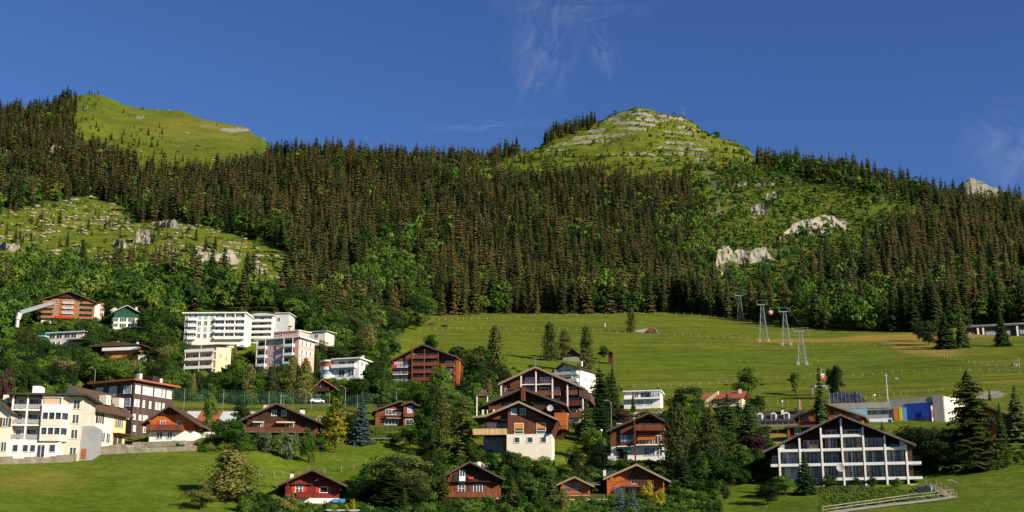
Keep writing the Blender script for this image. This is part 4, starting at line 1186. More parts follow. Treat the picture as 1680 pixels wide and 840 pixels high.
def chalet(b, L, R, eL, eR, apx, apy, depth, mat='wood_brown', lower=None, zlow=0, roof='roof_brown', verge='verge', ovx=.9, ovy=1.6, back=1.0, plinth='warm_white', t=.3, slope_over=True):
    """gable front towards the valley; pixel columns of the walls, pixel rows of the eaves and the ridge"""
    xl, xr, xa = b.X(L), b.X(R), b.X(apx)
    zl, zr, za = b.Z(eL), b.Z(eR), b.Z(apy)
    w = xr - xl; c = (xl + xr) / 2
    b.W = w; b.xl, b.xr, b.xa, b.zl, b.zr, b.za, b.cx = xl, xr, xa, zl, zr, za, c
    prof = [(xl, zlow), (xr, zlow), (xr, zr), (xa, za), (xl, zl)]
    b.wall = b.part('wall', MB().prism(prof, 0, depth), mat)
    b.part('base_wall', MB().box(xl + .05, xr - .05, .05, depth - .05, -5.0, zlow - .002), lower or plinth)
    sl = (za - zl) / (xa - xl); sr = (za - zr) / (xr - xa)
    b.roof = b.gable_roof(xl - ovx, zl - sl * ovx, xr + ovx, zr - sr * ovx, xa, za, -ovy, depth + back, t, roof, verge)
    m = MB()
    for x in (xl + .3, xa, xr - .3):
        zt = (za if x == xa else (zl + sl * .3 if x < xa else zr + sr * .3)) - .05
        m.box(x - .1, x + .1, -ovy + .15, -.003, zt - .28, zt - .06); m.bar((x, -.05, zt - 1.4), (x, -ovy * .75, zt - .28), .08)
    b.part('roof_brackets' if False else 'bracket', m, mat)
    return b
# every chalet keeps its own side walls: on the right face windows sit at x = xr
def sidewin(b, u, z, w, h, face='right', **k):
    W = b.W; b.W = (2 * b.xr) if face == 'right' else (-2 * b.xl)
    o = b.win(face, u, z, w, h, **k); b.W = W; return o

HOUSES = []
def H(*a, **k):
    b = Bld(*a, **k); HOUSES.append(b); return b

# ---- 1 cream apartment block with stacked loggias, lower left
b = H('apartment_block', 'cream apartment block with three rows of white framed loggias beside the stone terrace', 'apartment block', 75, 751, 243, yaw=-14)
m_ = b.m; x0, x1, x2 = b.X(16), b.X(96), b.X(122)
zt = b.Z(665); fl = [b.Z(745) * 0, b.Z(724.5), b.Z(702), b.Z(679.5)]
fl = [0, 3.3, 6.1, 8.9]; zt = 11.5
b.part('wall', MB().box(x0, x1, 1.9, 12, -4, zt), 'beige')
b.part('ground_floor_wall', MB().box(x0 - .1, x1, 0, 1.898, -4, fl[1] - .25), 'white')
b.part('side_wall', MB().box(x1 + .002, x2, 1.0, 12.3, -4, zt - .02), 'cream')
b.part('annex', MB().box(x2 + .002, x2 + 2.4, 1.8, 9, -4, 6.1), 'grey')
b.part('roof', MB().box(x0 - .9, x2 + 1.2, -1.0, 13.4, zt, zt + .35).box(x0 - .4, x1 + 2, 2.5, 12, zt + .35, zt + .6), 'roof_dark')
b.part('roof_cabin', MB().box(b.X(35), b.X(48), 4, 7, zt + .6, zt + 2.3), 'parapet')
xm = [x0, x0 + (x1 - x0) * .285, x0 + (x1 - x0) * .57, x1]
for i, z in enumerate(fl[1:]):
    b.part('floor_slab', MB().box(x0 - .1, xm[2] + .1, -.05, 1.898, z - .25, z), 'parapet')
    h = 2.55
    for x in xm[:3]: b.part('pillar', MB().box(x - .14, x + .14, -.05, .25, z, z + h), 'parapet')
    for k in range(2):
        r = MB().box(xm[k] + .16, xm[k + 1] - .16, 0, .04, z + .12, z + .85).box(xm[k] + .16, xm[k + 1] - .16, -.02, .06, z + .85, z + .95)
        b.part('railing', r, 'grey')
        b.win('front', xm[k] + 1.0, z + .05, .8, 2.0, y=1.9); b.win('front', xm[k] + 2.5, z + .05, 1.3, 2.0, y=1.9, mull=1, glass='glass_dark')
    # bay with corner windows
    bx0, bx1 = xm[2] + .15, x1 + .4
    b.part('bay', MB().plan([(bx0, -.5), (bx1 - .7, -.5), (bx1 + .5, .6), (bx1 + .5, 1.0), (bx0, 1.0)], z - .25, z + .95), 'beige' if i < 2 else 'parapet')
    b.part('bay_lintel', MB().plan([(bx0, -.5), (bx1 - .7, -.5), (bx1 + .5, .6), (bx1 + .5, 1.0), (bx0, 1.0)], z + 2.2, z + 2.5), 'parapet')
    b.part('bay_wall', MB().plan([(bx0 + .1, -.2), (bx1 - .9, -.2), (bx1 + .2, .8), (bx1 + .2, 1.9), (bx0 + .1, 1.9)], z + .95, z + 2.2), 'peach' if i == 2 else 'glass_dark')
    if i < 2:
        for k in range(4): x = bx0 + (bx1 - .75 - bx0) * k / 3; b.part('mullion', MB().box(x, x + .16, -.5, -.25, z + .95, z + 2.2), 'parapet')
        b.part('mullion', MB().box(bx1 + .3, bx1 + .48, .5, .9, z + .95, z + 2.2), 'parapet')
    else:
        b.part('mullion', MB().box(bx1 - .9, bx1 - .7, -.5, -.25, z + .95, z + 2.2), 'parapet')
for z in (.6, 3.9, 6.7, 9.4): b.win('front', (x1 + x2) / 2 + .5, z - .2, 1.1, 1.6, y=1.0, shut='beige')
for u in (x0 + 1.2, x0 + 3.0, x0 + 4.3): b.win('front', u, 1.1, .9, 1.2, mull=0, glass='glass_dark')
b.win('front', x0 + 5.8, .1, 1.3, 2.2, glass='glass_dark'); b.win('front', x0 + 7.8, 1.1, 1.0, 1.3, mull=0, glass='glass_dark')
b.W = 2 * x2
for z in (3.9, 6.9, 9.3): b.win('right', 7.5, z, .9, 1.5)
door(b, x2 + .8, 0, .9, 1.9, 'rust', y=1.8)

# ---- 2 gabled cream and white house behind it
b = H('gabled_house', 'pale gabled house with brown tiled roof and dormers between cream block and dark block', 'house', 125, 740, 258, yaw=-36)
x0, x1 = b.X(92), b.X(143); w = x1 - x0; xa = (x0 + x1) / 2
b.W = 2 * x1
za, ze = b.Z(637) , b.Z(668)
b.part('wall', MB().prism([(x0, -5), (x1, -5), (x1, ze), (xa, za), (x0, ze)], 0, 7.5), 'warm_white')
b.part('side_wing', MB().box(x0 + .5, x1 + .02, 7.502, 12, -5, ze), 'yellow')
b.xl, b.xr = x0, x1
rf = b.gable_roof(x0 - 1.2, ze - 1.0, x1 + 1.2, ze - 1.0, xa, za + .1, -1.0, 13, .3, 'roof_brown', 'verge_dark')
b.part('hip', MB().prism([(xa - 1.6, za - 1.2), (xa + 1.6, za - 1.2), (xa, za + .45)], -1.75, -1.54), 'roof_grey', rf)
for y in (4.5, 9):
    d = b.part('dormer', MB().box(xa + 2.2, xa + 3.9, y, y + 1.6, ze + 1.0, ze + 2.9), 'warm_white', rf)
b.win('front', xa + .6, ze - .2, 1.3, 2.0, shut='wood_dark')
b.win('front', xa - 3, ze - 3.2, 1.1, 1.5, shut='wood_dark')
for y, z, mat in ((3, ze - 3.0, 'wood_dark'), (9.6, ze - 3.2, 'wood_grey')): sidewin(b, y, z, 1.2, 1.9, shut=mat)
for y in (2.8, 4.5, 6.2): sidewin(b, y, ze - 6.6, 1.2, 1.9, frame='parapet')
for y in (8.7, 10.4): sidewin(b, y, ze - 6.8, 1.2, 1.8, frame='wood_brown')
b.part('porch_roof', MB().box(x1 + .05, x1 + 1.4, 7.7, 12.5, ze - 4.6, ze - 4.4), 'wood_brown')
b.part('drainpipe', MB().bar((x1 + .1, 1.0, -2), (x1 + .1, 1.0, ze - .5), .06), 'dark')

# ---- fragment of a cream house at the picture's edge
b = H('cream_house', 'cream house with brown roof partly cut by the picture edge', 'house', -8, 752, 245, yaw=-20)
b = chalet(b, -42, 10, 676, 676, -16, 655, 10, 'warm_white', 'warm_white', 0, 'roof_brown', 'verge_dark', .6, .8)
b.win('front', b.X(3), b.Z(740), .9, 1.6); b.win('front', b.X(2), b.Z(700), .9, 1.6, shut='wood_brown'); b.chimney(b.X(-10), 3, b.za - 1, b.za + 1.2, parent=b.roof)

# ---- 3 dark brown boarded block with rust roof edge
b = H('boarding_house', 'large dark brown boarded block with rust roof edge and pale blinds', 'building', 214, 716, 283, yaw=-45); KS = .70
L = b.X(150); b.W = 0
x1 = 0.0; x0 = -(214 - 148) * b.m / cos(b.yaw) ; dep = 12.4
zt = b.Z(622)
b.part('wall', MB().box(x0, x1, 0, dep, -6, zt - .3), 'siding')
b.W = 0
b.part('roof', MB().box(x0 - 1.0, x1 + 1.0, -1.0, dep + 1.2, zt - .298, zt + .1), 'rust')
rc = b.part('roof_cabin', MB().box(x1 - 4.5, x1 - 1.5, 7, 10, zt + .1, zt + 1.9), 'dark')
b.chimney(x1 - 4.6, 6, zt + .1, zt + 2.4, .9, 'light_grey'); b.chimney(x1 - 1.6, 9.5, zt + .1, zt + 1.5, .8, 'light_grey')
b.part('antenna', MB().bar((x1 - 4.6, 6, zt + 2.4), (x1 - 4.6, 6, zt + 4.4), .05), 'metal')
for z in (zt - 3.0, zt - 5.9, zt - 8.8):
    for u in (x0 + 2.0, x0 + 6.2, x0 + 10.6): b.win('front', u, z, 2.1, 1.7, mull=0, glass='blind')
for u in (1.0, 2.2, 4.2, 5.2, 6.4, 7.6, 9.5, 10.6, 11.6, 13.2, 15.0, 16.2): b.win('right', u * KS, zt - 3.0, .6, 1.7, mull=0, glass='blind')
for u in (.9, 2.2, 4.6, 7.4, 10.2, 11.6, 13.4): b.win('right', u * KS, zt - 5.9, .5, 1.5, mull=0, glass='blind')
for u in (.9, 3.4, 5.2, 6.2): b.win('right', u * KS, zt - 8.8, .6, 1.1, mull=0, glass='blind')
for u in (.9, 4.0): b.win('right', u, zt - 11.4, .6, 1.2, mull=0, glass='blind')
b.part('entrance', MB().box(x1 - .02, x1 + .08, 4.0, 7.2, zt - 13.6, zt - 10.4), 'dark')
b.part('balcony', MB().box(x1 + .02, x1 + 1.3, 4.6, 6.6, zt - 12.5, zt - 12.2), 'parapet')

# ---- 4 orange chalet
b = H('orange_chalet', 'bright orange chalet with white base and flower balcony above the stone terrace', 'chalet', 283, 722, 262, yaw=-16)
chalet(b, 245, 316, 691, 693, 278, 668.5, 10.5, 'wood_bright', 'white', b.Z(707), 'roof_brown', 'verge_dark', 1.5, 1.5, t=.35)
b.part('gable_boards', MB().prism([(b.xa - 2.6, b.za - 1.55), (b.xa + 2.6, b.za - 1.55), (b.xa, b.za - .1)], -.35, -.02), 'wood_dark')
b.balcony(b.X(243), b.X(300), b.Z(706), 1.4, 'boards', 'wood_red', 'wood_red', h=.95)
b.win('front', b.X(266), b.Z(700), 1.0, 1.1, shut='red_paint'); b.win('front', b.X(292), b.Z(701), 1.0, 1.2)
b.win('front', b.X(262), b.Z(719), 1.1, 1.2, glass='glass_dark'); b.win('front', b.X(278), b.Z(719), .9, 1.3, glass='glass_dark')
sidewin(b, 5.5, b.Z(701), 1.0, 1.1)
b.part('side_shed', MB().box(b.xr + .02, b.xr + 2.6, 6, 10, -4, b.Z(704)), 'white')

# ---- 5 low sports hall with grey and red roof, tennis court cage
b = H('sports_hall', 'low hall with pale grey roof panels and red tile strips under the court fence', 'hall', 362, 706, 308, yaw=-8)
x0, x1 = b.X(300), b.X(415)
b.part('wall', MB().box(x0, x1, 0, 12, -4, b.Z(692)), 'white')
def slab(xa_, xb_, z0, z1, y0, y1, mb=None, t=.2):
    mb = mb or MB(); n = len(mb.v)
    mb.v += [(xa_, y0, z0), (xb_, y0, z0), (xb_, y1, z1), (xa_, y1, z1), (xa_, y0, z0 + t), (xb_, y0, z0 + t), (xb_, y1, z1 + t), (xa_, y1, z1 + t)]
    for f in ((0, 3, 2, 1), (4, 5, 6, 7), (0, 1, 5, 4), (1, 2, 6, 5), (2, 3, 7, 6), (3, 0, 4, 7)): mb.f.append(tuple(n + i for i in f))
    return mb
zz = b.Z(692); zb = b.Z(672)
for (a, c, mt) in ((300, 322, 'light_grey'), (322, 341, 'rust'), (341, 358, 'rust'), (358, 402, 'light_grey'), (402, 415, 'light_grey')):
    b.part('roof', slab(b.X(a) + .02, b.X(c) - .02, zz, zb + .3, -.6, 8), mt)
for u in (305, 318, 333, 350, 365, 382): b.win('front', b.X(u), .6, 1.4, 1.1, glass='glass_dark')

# ---- 6 dark chalet with twin attic windows
b = H('dark_chalet', 'wide dark brown chalet with two attic windows and pale awnings behind silver shrubs', 'chalet', 457, 712, 268, yaw=-6)
chalet(b, 404, 519, 689, 693, 453, 665, 11, 'wood_dark', 'wood_brown', b.Z(694), 'roof_brown', 'verge_dark', 1.0, 1.8, t=.35, plinth='wood_brown')
r2 = b.part('porch_gable', MB().prism([(b.X(399), b.Z(684)), (b.X(404), b.Z(684)), (b.X(440), b.Z(666.5)), (b.X(436), b.Z(664.5))], 2, 8), 'peach')
for u in (448, 464): b.win('front', b.X(u), b.Z(682), .95, 1.15)
for u, w_ in ((422, 1.4), (427, .9), (474, 1.6)): b.win('front', b.X(u), b.Z(704), w_, 1.5, y=.05)
for u0, u1 in ((415, 433), (453, 483)): b.part('awning', slab(b.X(u0), b.X(u1), b.Z(695), b.Z(692), -1.5, 0, t=.08), 'awning')
b.balcony(b.X(404), b.X(505), b.Z(709), 1.8, 'boards', 'parapet', 'wood_brown', h=.8)
b.chimney(b.X(430), 4, b.Z(672), b.Z(661), .8, 'peach', b.roof); b.chimney(b.X(491), 4, b.Z(683), b.Z(669), 1.0, 'warm_white', b.roof)
b.part('antenna', MB().bar((b.X(459), 5, b.za), (b.X(459), 5, b.za + 3), .05).bar((b.X(459) - .8, 5, b.za + 2.7), (b.X(459) + .8, 5, b.za + 2.7), .04), 'metal')

# ---- 7 small gabled hut by the golden tree
b = H('small_white_house', 'small white house with brown gable between the golden tree and the dark chalet', 'house', 524, 704, 285)
chalet(b, 515, 536, 692, 692, 524, 684, 6, 'warm_white', None, 0, 'roof_brown', 'verge', .4, .6)
b.win('front', b.X(526), 1.0, .9, 1.0)

# ---- 8 crimson chalet at the bottom
b = H('crimson_chalet', 'dark crimson chalet with bright red shutters and white chimney at the bottom', 'chalet', 517, 822, 217, yaw=0)
chalet(b, 468, 556, 794, 795, 510, 774, 10, 'crimson', 'white', b.Z(817), 'roof_dark', 'verge_dark', 1.3, 2.0, t=.3)
b.win('front', b.X(490), b.Z(808), 1.1, 1.35, shut='red_paint', bars=1); b.win('front', b.X(530), b.Z(808), 1.2, .9, shut='red_paint', mull=0, glass='dark')
b.balcony(b.X(486), b.X(507), b.Z(816), 1.0, 'boards', 'crimson', 'crimson', h=.8)
b.part('lintel', MB().box(b.X(478), b.X(512), -.5, -.003, b.Z(796), b.Z(794)), 'wood_dark')
b.chimney(b.X(477), 4, b.Z(786), b.Z(776), .6, 'warm_white', b.roof)
b.part('pool_cover', MB().box(b.X(545), b.X(565), -2.0, -.2, -.3, .3), 'blue_cover')
m = MB(); 
for i in range(3): m.bar((b.X(515 + i * 2), -.4, b.Z(790)), (b.X(517 + i * 2), -.4, b.Z(788 - i)), .05)
b.part('antlers', m, 'cloth_white')
b = H('shed_roof', 'pale flat garage roof edge in front of the crimson chalet', 'garage', 560, 848, 204)
b.part('wall', MB().box(-2.2, 2.6, 0, 4, -3, b.Z(838)), 'warm_white'); b.part('roof', MB().box(-2.5, 2.9, -.3, 4.3, b.Z(838) + .002, b.Z(836.5)), 'light_grey')

# ---- 9 chalet hotel at the upper left
b = H('chalet_hotel', 'large orange timbered hotel with four balcony floors high at the wood edge', 'hotel', 114, 524, 655, yaw=-12)
chalet(b, 70, 152, 494, 496, 112, 479, 16, 'wood_hotel', 'warm_white', b.Z(521), 'roof_brown', 'verge_dark', 1.2, 2.5, t=.5)
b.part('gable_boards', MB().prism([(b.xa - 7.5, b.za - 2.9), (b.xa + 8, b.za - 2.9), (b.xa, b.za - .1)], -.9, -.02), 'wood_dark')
zr = [b.Z(v) for v in (495, 503.5, 512, 520)]
for i, z in enumerate(zr):
    for (a, c) in (((70, 89), (132, 150)) if i < 3 else ((70, 150),)):
        b.balcony(b.X(a), b.X(c), z - .8, 1.6, 'boards', 'parapet', 'wood_hotel', h=.9)
    for u in (75, 83, 106, 114, 137, 145, 92, 128): b.win('front', b.X(u), z - .5, 1.8 if u in (75, 83, 137, 145) else 1.2, 1.6, glass='glass_dark')
    if i < 3: b.balcony(b.X(101), b.X(119), z - .8, .9, 'bars', 'parapet', 'parapet', h=.9)
b.part('corner_wall', MB().box(b.X(151), b.X(159), -.3, 12, -2, b.Z(497)), 'white')
for z in zr[:3]: b.balcony(b.X(158), b.X(164), z - .8, .8, 'boards', 'wood_hotel', 'wood_hotel', y=2)
b.part('ground_awning', MB().box(b.X(94), b.X(117), -2.6, -1.7, b.Z(524), b.Z(520.5)), 'red_paint')

# ---- 10 pale bent tube (covered chute) left of it
c0 = place(29, 530); D0 = 640
def px_point(px, py, D):
    r = ray(px, py); k = D / math.hypot(r[0], r[1]); return Vector((r[0] * k, r[1] * k, r[2] * k))
o = thing('covered_chute', 'pale grey bent covered chute rising beside the orange hotel', 'chute', tuple(px_point(29, 528, 630)))
base = px_point(29, 528, 630)
A_, B_, C_ = px_point(29, 524, 630) - base, px_point(32.5, 513.5, 630) - base, px_point(86, 497.5, 645) - base
MB().bar(A_, B_, 1.3, 6).bar(A_ + Vector((0, 0, -4)), A_, .9, 6).build('lower_tube', M['light_grey'], o)
MB().bar(B_, C_, 1.2, 6).build('upper_tube', M['metal'], o)

# ---- 11 green gabled house
b = H('green_gabled_house', 'white house with dark green boarded gable at the wood edge', 'house', 206, 538, 600, yaw=-14)
chalet(b, 186, 222, 512, 510, 207, 501.5, 10, 'green', 'white', b.Z(521), 'roof_grey', 'light_grey', 1.0, 1.2, t=.3)
for u in (188, 201, 214): b.win('front', b.X(u), b.Z(527), 1.3, 1.6, shut='green'); b.win('front', b.X(u), b.Z(536), 1.3, 1.5, shut='green', y=.05)
b.part('side_wing', MB().box(b.X(180), b.xl - .02, 2, 9, -3, b.Z(510)), 'green'); b.part('wing_roof', MB().prism([(b.X(178), b.Z(509)), (b.xl + .5, b.Z(509)), (b.xl + .5, b.Z(504)), (b.X(184), b.Z(504))], .8, 10), 'light_grey')
b.chimney(b.X(218), 3, b.Z(506), b.Z(501), .8, 'warm_white', b.roof)

# ---- 12 low modern white house, 13 orange house
b = H('modern_house', 'low white flat roofed house with large windows half hidden by trees', 'house', 105, 562, 540, yaw=-35)
x0, x1 = b.X(78), b.X(132)
b.part('wall', MB().box(x0, x1, 0, 9, -7, b.Z(546)), 'warm_white'); b.part('roof', MB().box(x0 - .8, x1 + .8, -.8, 10, b.Z(546) + .002, b.Z(546) + .5), 'light_grey')
b.W = 2 * x1
for u in (85, 96, 108, 118): b.win('front', b.X(u), b.Z(554), 2.6, 1.8, glass='glass_dark')
for u in (2.5, 6): b.win('right', u, b.Z(554), 2.4, 1.8, glass='glass_dark')
for u in (88, 96): b.win('front', b.X(u), b.Z(566), 1.4, 1.6)
b.part('terrace_roof', slab(b.X(112), b.X(150), b.Z(562), b.Z(556), -5, 1), 'roof_grey')
b.part('pool', MB().box(x0 - 3.5, x0 - .02, -2, 5, b.Z(552), b.Z(549)), 'sky_panel')
b = H('orange_house', 'orange rendered house with a low brown roof and a white terrace', 'house', 198, 582, 480, yaw=-30)
x0, x1 = b.X(172), b.X(222)
b.part('wall', MB().box(x0, x1, 0, 8, -5, b.Z(566)), 'orange')
b.part('roof', MB().prism([(b.X(150), b.Z(568)), (x1 + 2.5, b.Z(568)), (x1 + 2.5, b.Z(567)), (b.X(188), b.Z(560)), (b.X(150), b.Z(566))], -1.5, 9.5), 'roof_brown')
b.part('left_wing', MB().box(b.X(154), x0 - .02, 1, 8, -4, b.Z(568) - .01), 'wood_dark')
b.balcony(x0 - .3, x1 + 1.5, b.Z(575), 1.4, 'panel', 'parapet', 'parapet')
b.win('front', b.X(196), b.Z(574), 1.0, 1.8, shut='red_paint'); b.win('front', b.X(178), b.Z(574), 1.3, 1.7); b.win('front', b.X(213), b.Z(574), 2.2, 1.7, glass='glass_dark')
b.chimney(b.X(214), 4, b.Z(564), b.Z(559), .7, 'warm_white'); b.chimney(b.X(183), 4, b.Z(562), b.Z(556), .6, 'warm_white')
b = H('garden_cabin', 'tiny white cabin with one dark window below the orange house', 'cabin', 231, 594, 445, yaw=-10)
b.part('wall', MB().box(-1.1, 1.1, 0, 3, -2, 2.2), 'warm_white'); b.part('roof', MB().box(-1.4, 1.4, -.3, 3.3, 2.202, 2.4), 'light_grey'); b.win('front', 0, .8, .6, .9, mull=0, glass='glass_dark')
b = H('dark_barn', 'small dark barn with a steep roof behind the modern house', 'barn', 158, 557, 565)
chalet(b, 143, 172, 548, 548, 157, 541, 7, 'wood_dark', None, 0, 'roof_dark', 'verge_dark', .6, .8); b.win('front', b.X(152), .8, 1.0, 1.0, glass='glass_dark')

# ---- 14 long white apartment building with second block
b = H('white_apartments', 'long white four storey apartment building with flat roof above the green slope', 'apartment building', 350, 557, 492, yaw=-16)
x0, x1 = b.X(302), b.X(399); zt = b.Z(514); n = 8
b.W = 2 * x1
b.part('wall', MB().box(x0, x1, 0, 10, -5, zt), 'white')
b.part('roof', MB().box(x0 - 1.0, x1 + .6, -1.2, 11, zt + .002, zt + .45), 'parapet')
fh = (zt - 0.2) / 4
bw = (x1 - x0) / 8.6
for i in range(4):
    z = .1 + i * fh
    for k in (4.4, 5.8, 7.2):
        xa_ = x0 + bw * k
        b.part('loggia', MB().box(xa_ + .12, xa_ + bw * 1.3, -.03, .02, z + 1.05, z + fh - .25), 'dark')  # near-black sheet on the wall, painted shade of the recess behind the balcony
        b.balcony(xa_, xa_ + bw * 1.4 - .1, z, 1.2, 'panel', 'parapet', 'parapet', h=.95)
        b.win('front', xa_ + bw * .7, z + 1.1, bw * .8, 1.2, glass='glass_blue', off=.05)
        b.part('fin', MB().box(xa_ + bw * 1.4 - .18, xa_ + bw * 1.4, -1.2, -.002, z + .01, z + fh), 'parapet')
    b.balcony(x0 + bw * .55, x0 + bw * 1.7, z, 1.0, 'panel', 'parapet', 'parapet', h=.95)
    b.part('loggia', MB().box(x0 + bw * .6, x0 + bw * 1.65, -.03, .02, z + 1.0, z + fh - .3), 'dark')  # same flat dark sheet, shade of the end recess put in as colour
    b.win('front', x0 + bw * 1.1, z + 1.05, bw * .6, 1.2, glass='glass_blue', off=.05)
    for u in (.28, 2.1, 3.0, 3.9): b.win('front', x0 + bw * u, z + .6, bw * .42, 1.65, glass='glass' if i in (0, 2) else 'glass_blue', frame='parapet')
for y in (3, 7):
    for i in range(3): b.win('right', y, .8 + fh * (i + 1), 1.0, 1.2)
b.part('antenna', MB().bar((x1 - 1, 4, zt), (x1 - 1, 4, zt + 2), .06), 'metal')
b = H('stepped_white_block', 'smaller white apartment block with curved roof beside the long white building', 'apartment building', 440, 556, 505, yaw=-16)
x0, x1, x2 = b.X(410), b.X(447), b.X(470); zt = b.Z(518)
b.part('wall', MB().box(x0, x1, 0, 10, -5, zt), 'white'); b.part('stair_wall', MB().box(x1 + .01, x2, 1.2, 11, -5, zt + 1.0), 'light_grey')
b.part('left_link', MB().box(x0 - 4, x0 - .01, 3, 9, -5, zt - .8), 'light_grey')
b.part('roof', MB().prism([(x0 - .3, zt + .002), (x1 + .3, zt + .002), (x1 + .2, zt + .5), ((x0 + x1) / 2 + 2, zt + 1.1), ((x0 + x1) / 2 - 2, zt + 1.1), (x0, zt + .5)], -1.2, 10), 'light_grey')
b.part('stair_roof', slab(x1 + .1, x2 + .5, zt + 1.3, zt + 1.7, .6, 11.5), 'parapet')
fh = (zt - .2) / 4
for i in range(4):
    z = .1 + i * fh
    b.balcony(x0 + .3, x1 - .6, z, 1.3, 'panel', 'parapet', 'parapet', h=.9)
    b.part('loggia', MB().box(x0 + .6, x1 - .9, -.03, .02, z + .95, z + fh - .35), 'dark')  # dark sheet flush with the wall stands in for shade above the parapet
    for u in (.3, .7): b.win('front', x0 + (x1 - x0) * u, z + 1.0, 2.0, 1.2, glass='glass_blue', off=.05)
b.W = 2 * x2
for u, z in ((3, 8), (5, 7), (5, 4), (8, 8)): b.win('right', u, z, .9, 1.6, glass='glass_dark')
b.win('front', x1 + 1.8, 7.6, 1.2, 1.5, y=1.2)

# ---- 15 cream and white balcony block, 16 pink building
b = H('balcony_block', 'yellow sided apartment house with white balcony decks in front of the long white building', 'apartment house', 332, 612, 418, yaw=-30)
x0, x1 = b.X(303), b.X(348); zt = b.Z(572)
b.W = 2 * x1
b.part('wall', MB().box(x0, x1, 1.4, 11, -6, zt + 1.6), 'peach'); b.part('side_wall', MB().prism([(x1 + .01, -6), (x1 + .25, -6), (x1 + .25, zt + 2), (x1 + .01, zt + 2)], 1.3, 11.2), 'pale_yellow')
b.W = 2 * x1 + .5
b.part('roof', slab(x0 - .8, x1 + 1.6, zt + 1.2, zt + 3.0, .6, 12.5, t=.3), 'roof_brown')
fh = 2.85
for i in range(4):
    z = zt - fh * (i + 0) - .9
    b.part('deck', MB().box(x0 - .2, x1 + .1, -.5, 1.39, z - .15, z + .05), 'parapet')
    b.part('railing', MB().box(x0 - .2, x1 + .1, -.55, -.45, z - .1, z + .9), 'parapet')
    if i:
        for x in (x0, (x0 + x1) / 2, x1 - .2): b.part('pillar', MB().box(x, x + .2, -.4, -.2, z + .05, z + fh - .15), 'parapet')
        for u in (.28, .75): b.win('front', x0 + (x1 - x0) * u, z + .1, 2.0, 1.9, y=1.4, glass='glass_dark')
for y, z in ((4, zt - 2.5), (8, zt - 3)): b.win('right', y, z, .8, 1.4, shut='peach')
b.part('parasol', MB().bar((b.X(326), .5, zt - .8), (b.X(326), .5, zt + 1.8), .08), 'parapet')

b = H('pink_building', 'pink apartment building with white balconies and white eaves band', 'apartment building', 465, 610, 402, yaw=-34)
x0, x1 = b.X(421), b.X(487); zt = b.Z(555)
dep = 9.5; b.W = 2 * x1
b.part('wall', MB().box(x0, x1, 0, dep, -4, zt), 'pink')
b.part('roof', MB().box(x0 - 1, x1 + 1.1, -1.0, dep + 1, zt + .002, zt + .4), 'parapet')
b.part('attic', MB().box(x0 + 4.5, x1 - 1.5, 2, dep - 1, zt + .4, zt + 2.7), 'pink'); b.part('attic_roof', slab(x0 + 4.2, x1 - 1.2, zt + 2.8, zt + 3.2, 1.6, dep), 'parapet')
b.chimney(x0 + 9.5, 4, zt + 2.7, zt + 4.6, .9, 'peach')
fh = 2.95
for i in range(4):
    z = zt - fh * (i + 1)
    for (a, c) in ((x0 + .1, x0 + 3.6), (x0 + 10.6, x0 + 14.2)):
        b.part('loggia', MB().box(a + .25, c - .25, -.03, .02, z + .9, z + 2.4), 'dark')  # no real recess: its shade is a flat dark sheet on the wall
        b.balcony(a, c, z + .15, 1.1, 'panel', 'parapet', 'parapet', h=.8)
        for xx in (a, c - .18): b.part('pillar', MB().box(xx, xx + .18, -1.08, -.9, z + .96, z + fh), 'parapet')
    for u in (5.6, 9.0): b.win('front', x0 + u, z + .9, 1.1, 1.3, glass='glass_blue', mull=0)
    for y in (2, 4.5, 7): b.win('right', y, z + .8, 1.0, 1.5, frame='parapet', shut='parapet')
b.win('front', x0 + 7.6, zt + 1.2, .8, .8, mull=0, y=2.0)
b = H('pale_annex', 'low pale house end behind the pink building', 'house', 522, 557, 450, yaw=-25)
b.part('wall', MB().box(b.X(500), b.X(532), 0, 8, -4, b.Z(545)), 'warm_white'); b.part('roof', slab(b.X(497), b.X(535), b.Z(544), b.Z(541), -.6, 9), 'light_grey')
b.win('front', b.X(518), .8, 1.4, 1.2)

# ---- 17 white rounded house and the red roofed chalet below
b = H('rounded_white_house', 'white modern house with a rounded glazed front above the red roofed chalet', 'house', 556, 618, 395, yaw=-26)
m_ = b.m; x0, x1 = b.X(545), b.X(588); zt = b.Z(590); b.W = 2 * x1
b.part('wall', MB().box(x0, x1, 0, 8, -4, zt), 'white')
cxr, R_ = b.X(536), 2.6
def arc(cx, cy, r, a0, a1, n=14): return [(cx + r * cos(a0 + (a1 - a0) * i / n), cy + r * sin(a0 + (a1 - a0) * i / n)) for i in range(n + 1)]
for nm, z0, z1, r, mt in (('drum_wall', -4, .6, 2.9, 'white'), ('drum_glazing', .6, 2.2, 2.6, 'glass_blue'), ('drum_band', 2.2, 3.3, 2.9, 'parapet'), ('drum_screen', 3.3, zt - .5, 2.6, 'rust'), ('drum_roof', zt - .5, zt, 3.0, 'parapet')):
    b.part(nm, MB().plan(arc(cxr, 1.5, r, pi, 2 * pi) + [(cxr + r, 5), (cxr - r, 5)], z0 + .001, z1 - .001), mt)
b.part('roof', MB().box(x0 - .2, x1 + .8, -1.2, 9, zt + .002, zt + .35), 'parapet')
b.balcony(x0 + .1, x1 - 1, 2.8, 1.4, 'panel', 'parapet', 'parapet')
for u in (.35, .7): b.win('front', x0 + (x1 - x0) * u, 3.0, 2.2, 1.8, glass='glass_dark'); b.win('front', x0 + (x1 - x0) * u, .2, 2.0, 1.9, glass='glass_dark')
for y in (2, 5): b.win('right', y, 3.4, 1.2, 1.3, glass='glass_dark')
b.chimney(x1 - 1.2, 5, zt + .35, zt + 1.8, .7, 'white')
b = H('red_roofed_chalet', 'small dark chalet with one red tiled roof side below the rounded white house', 'chalet', 531, 650, 360, yaw=-10)
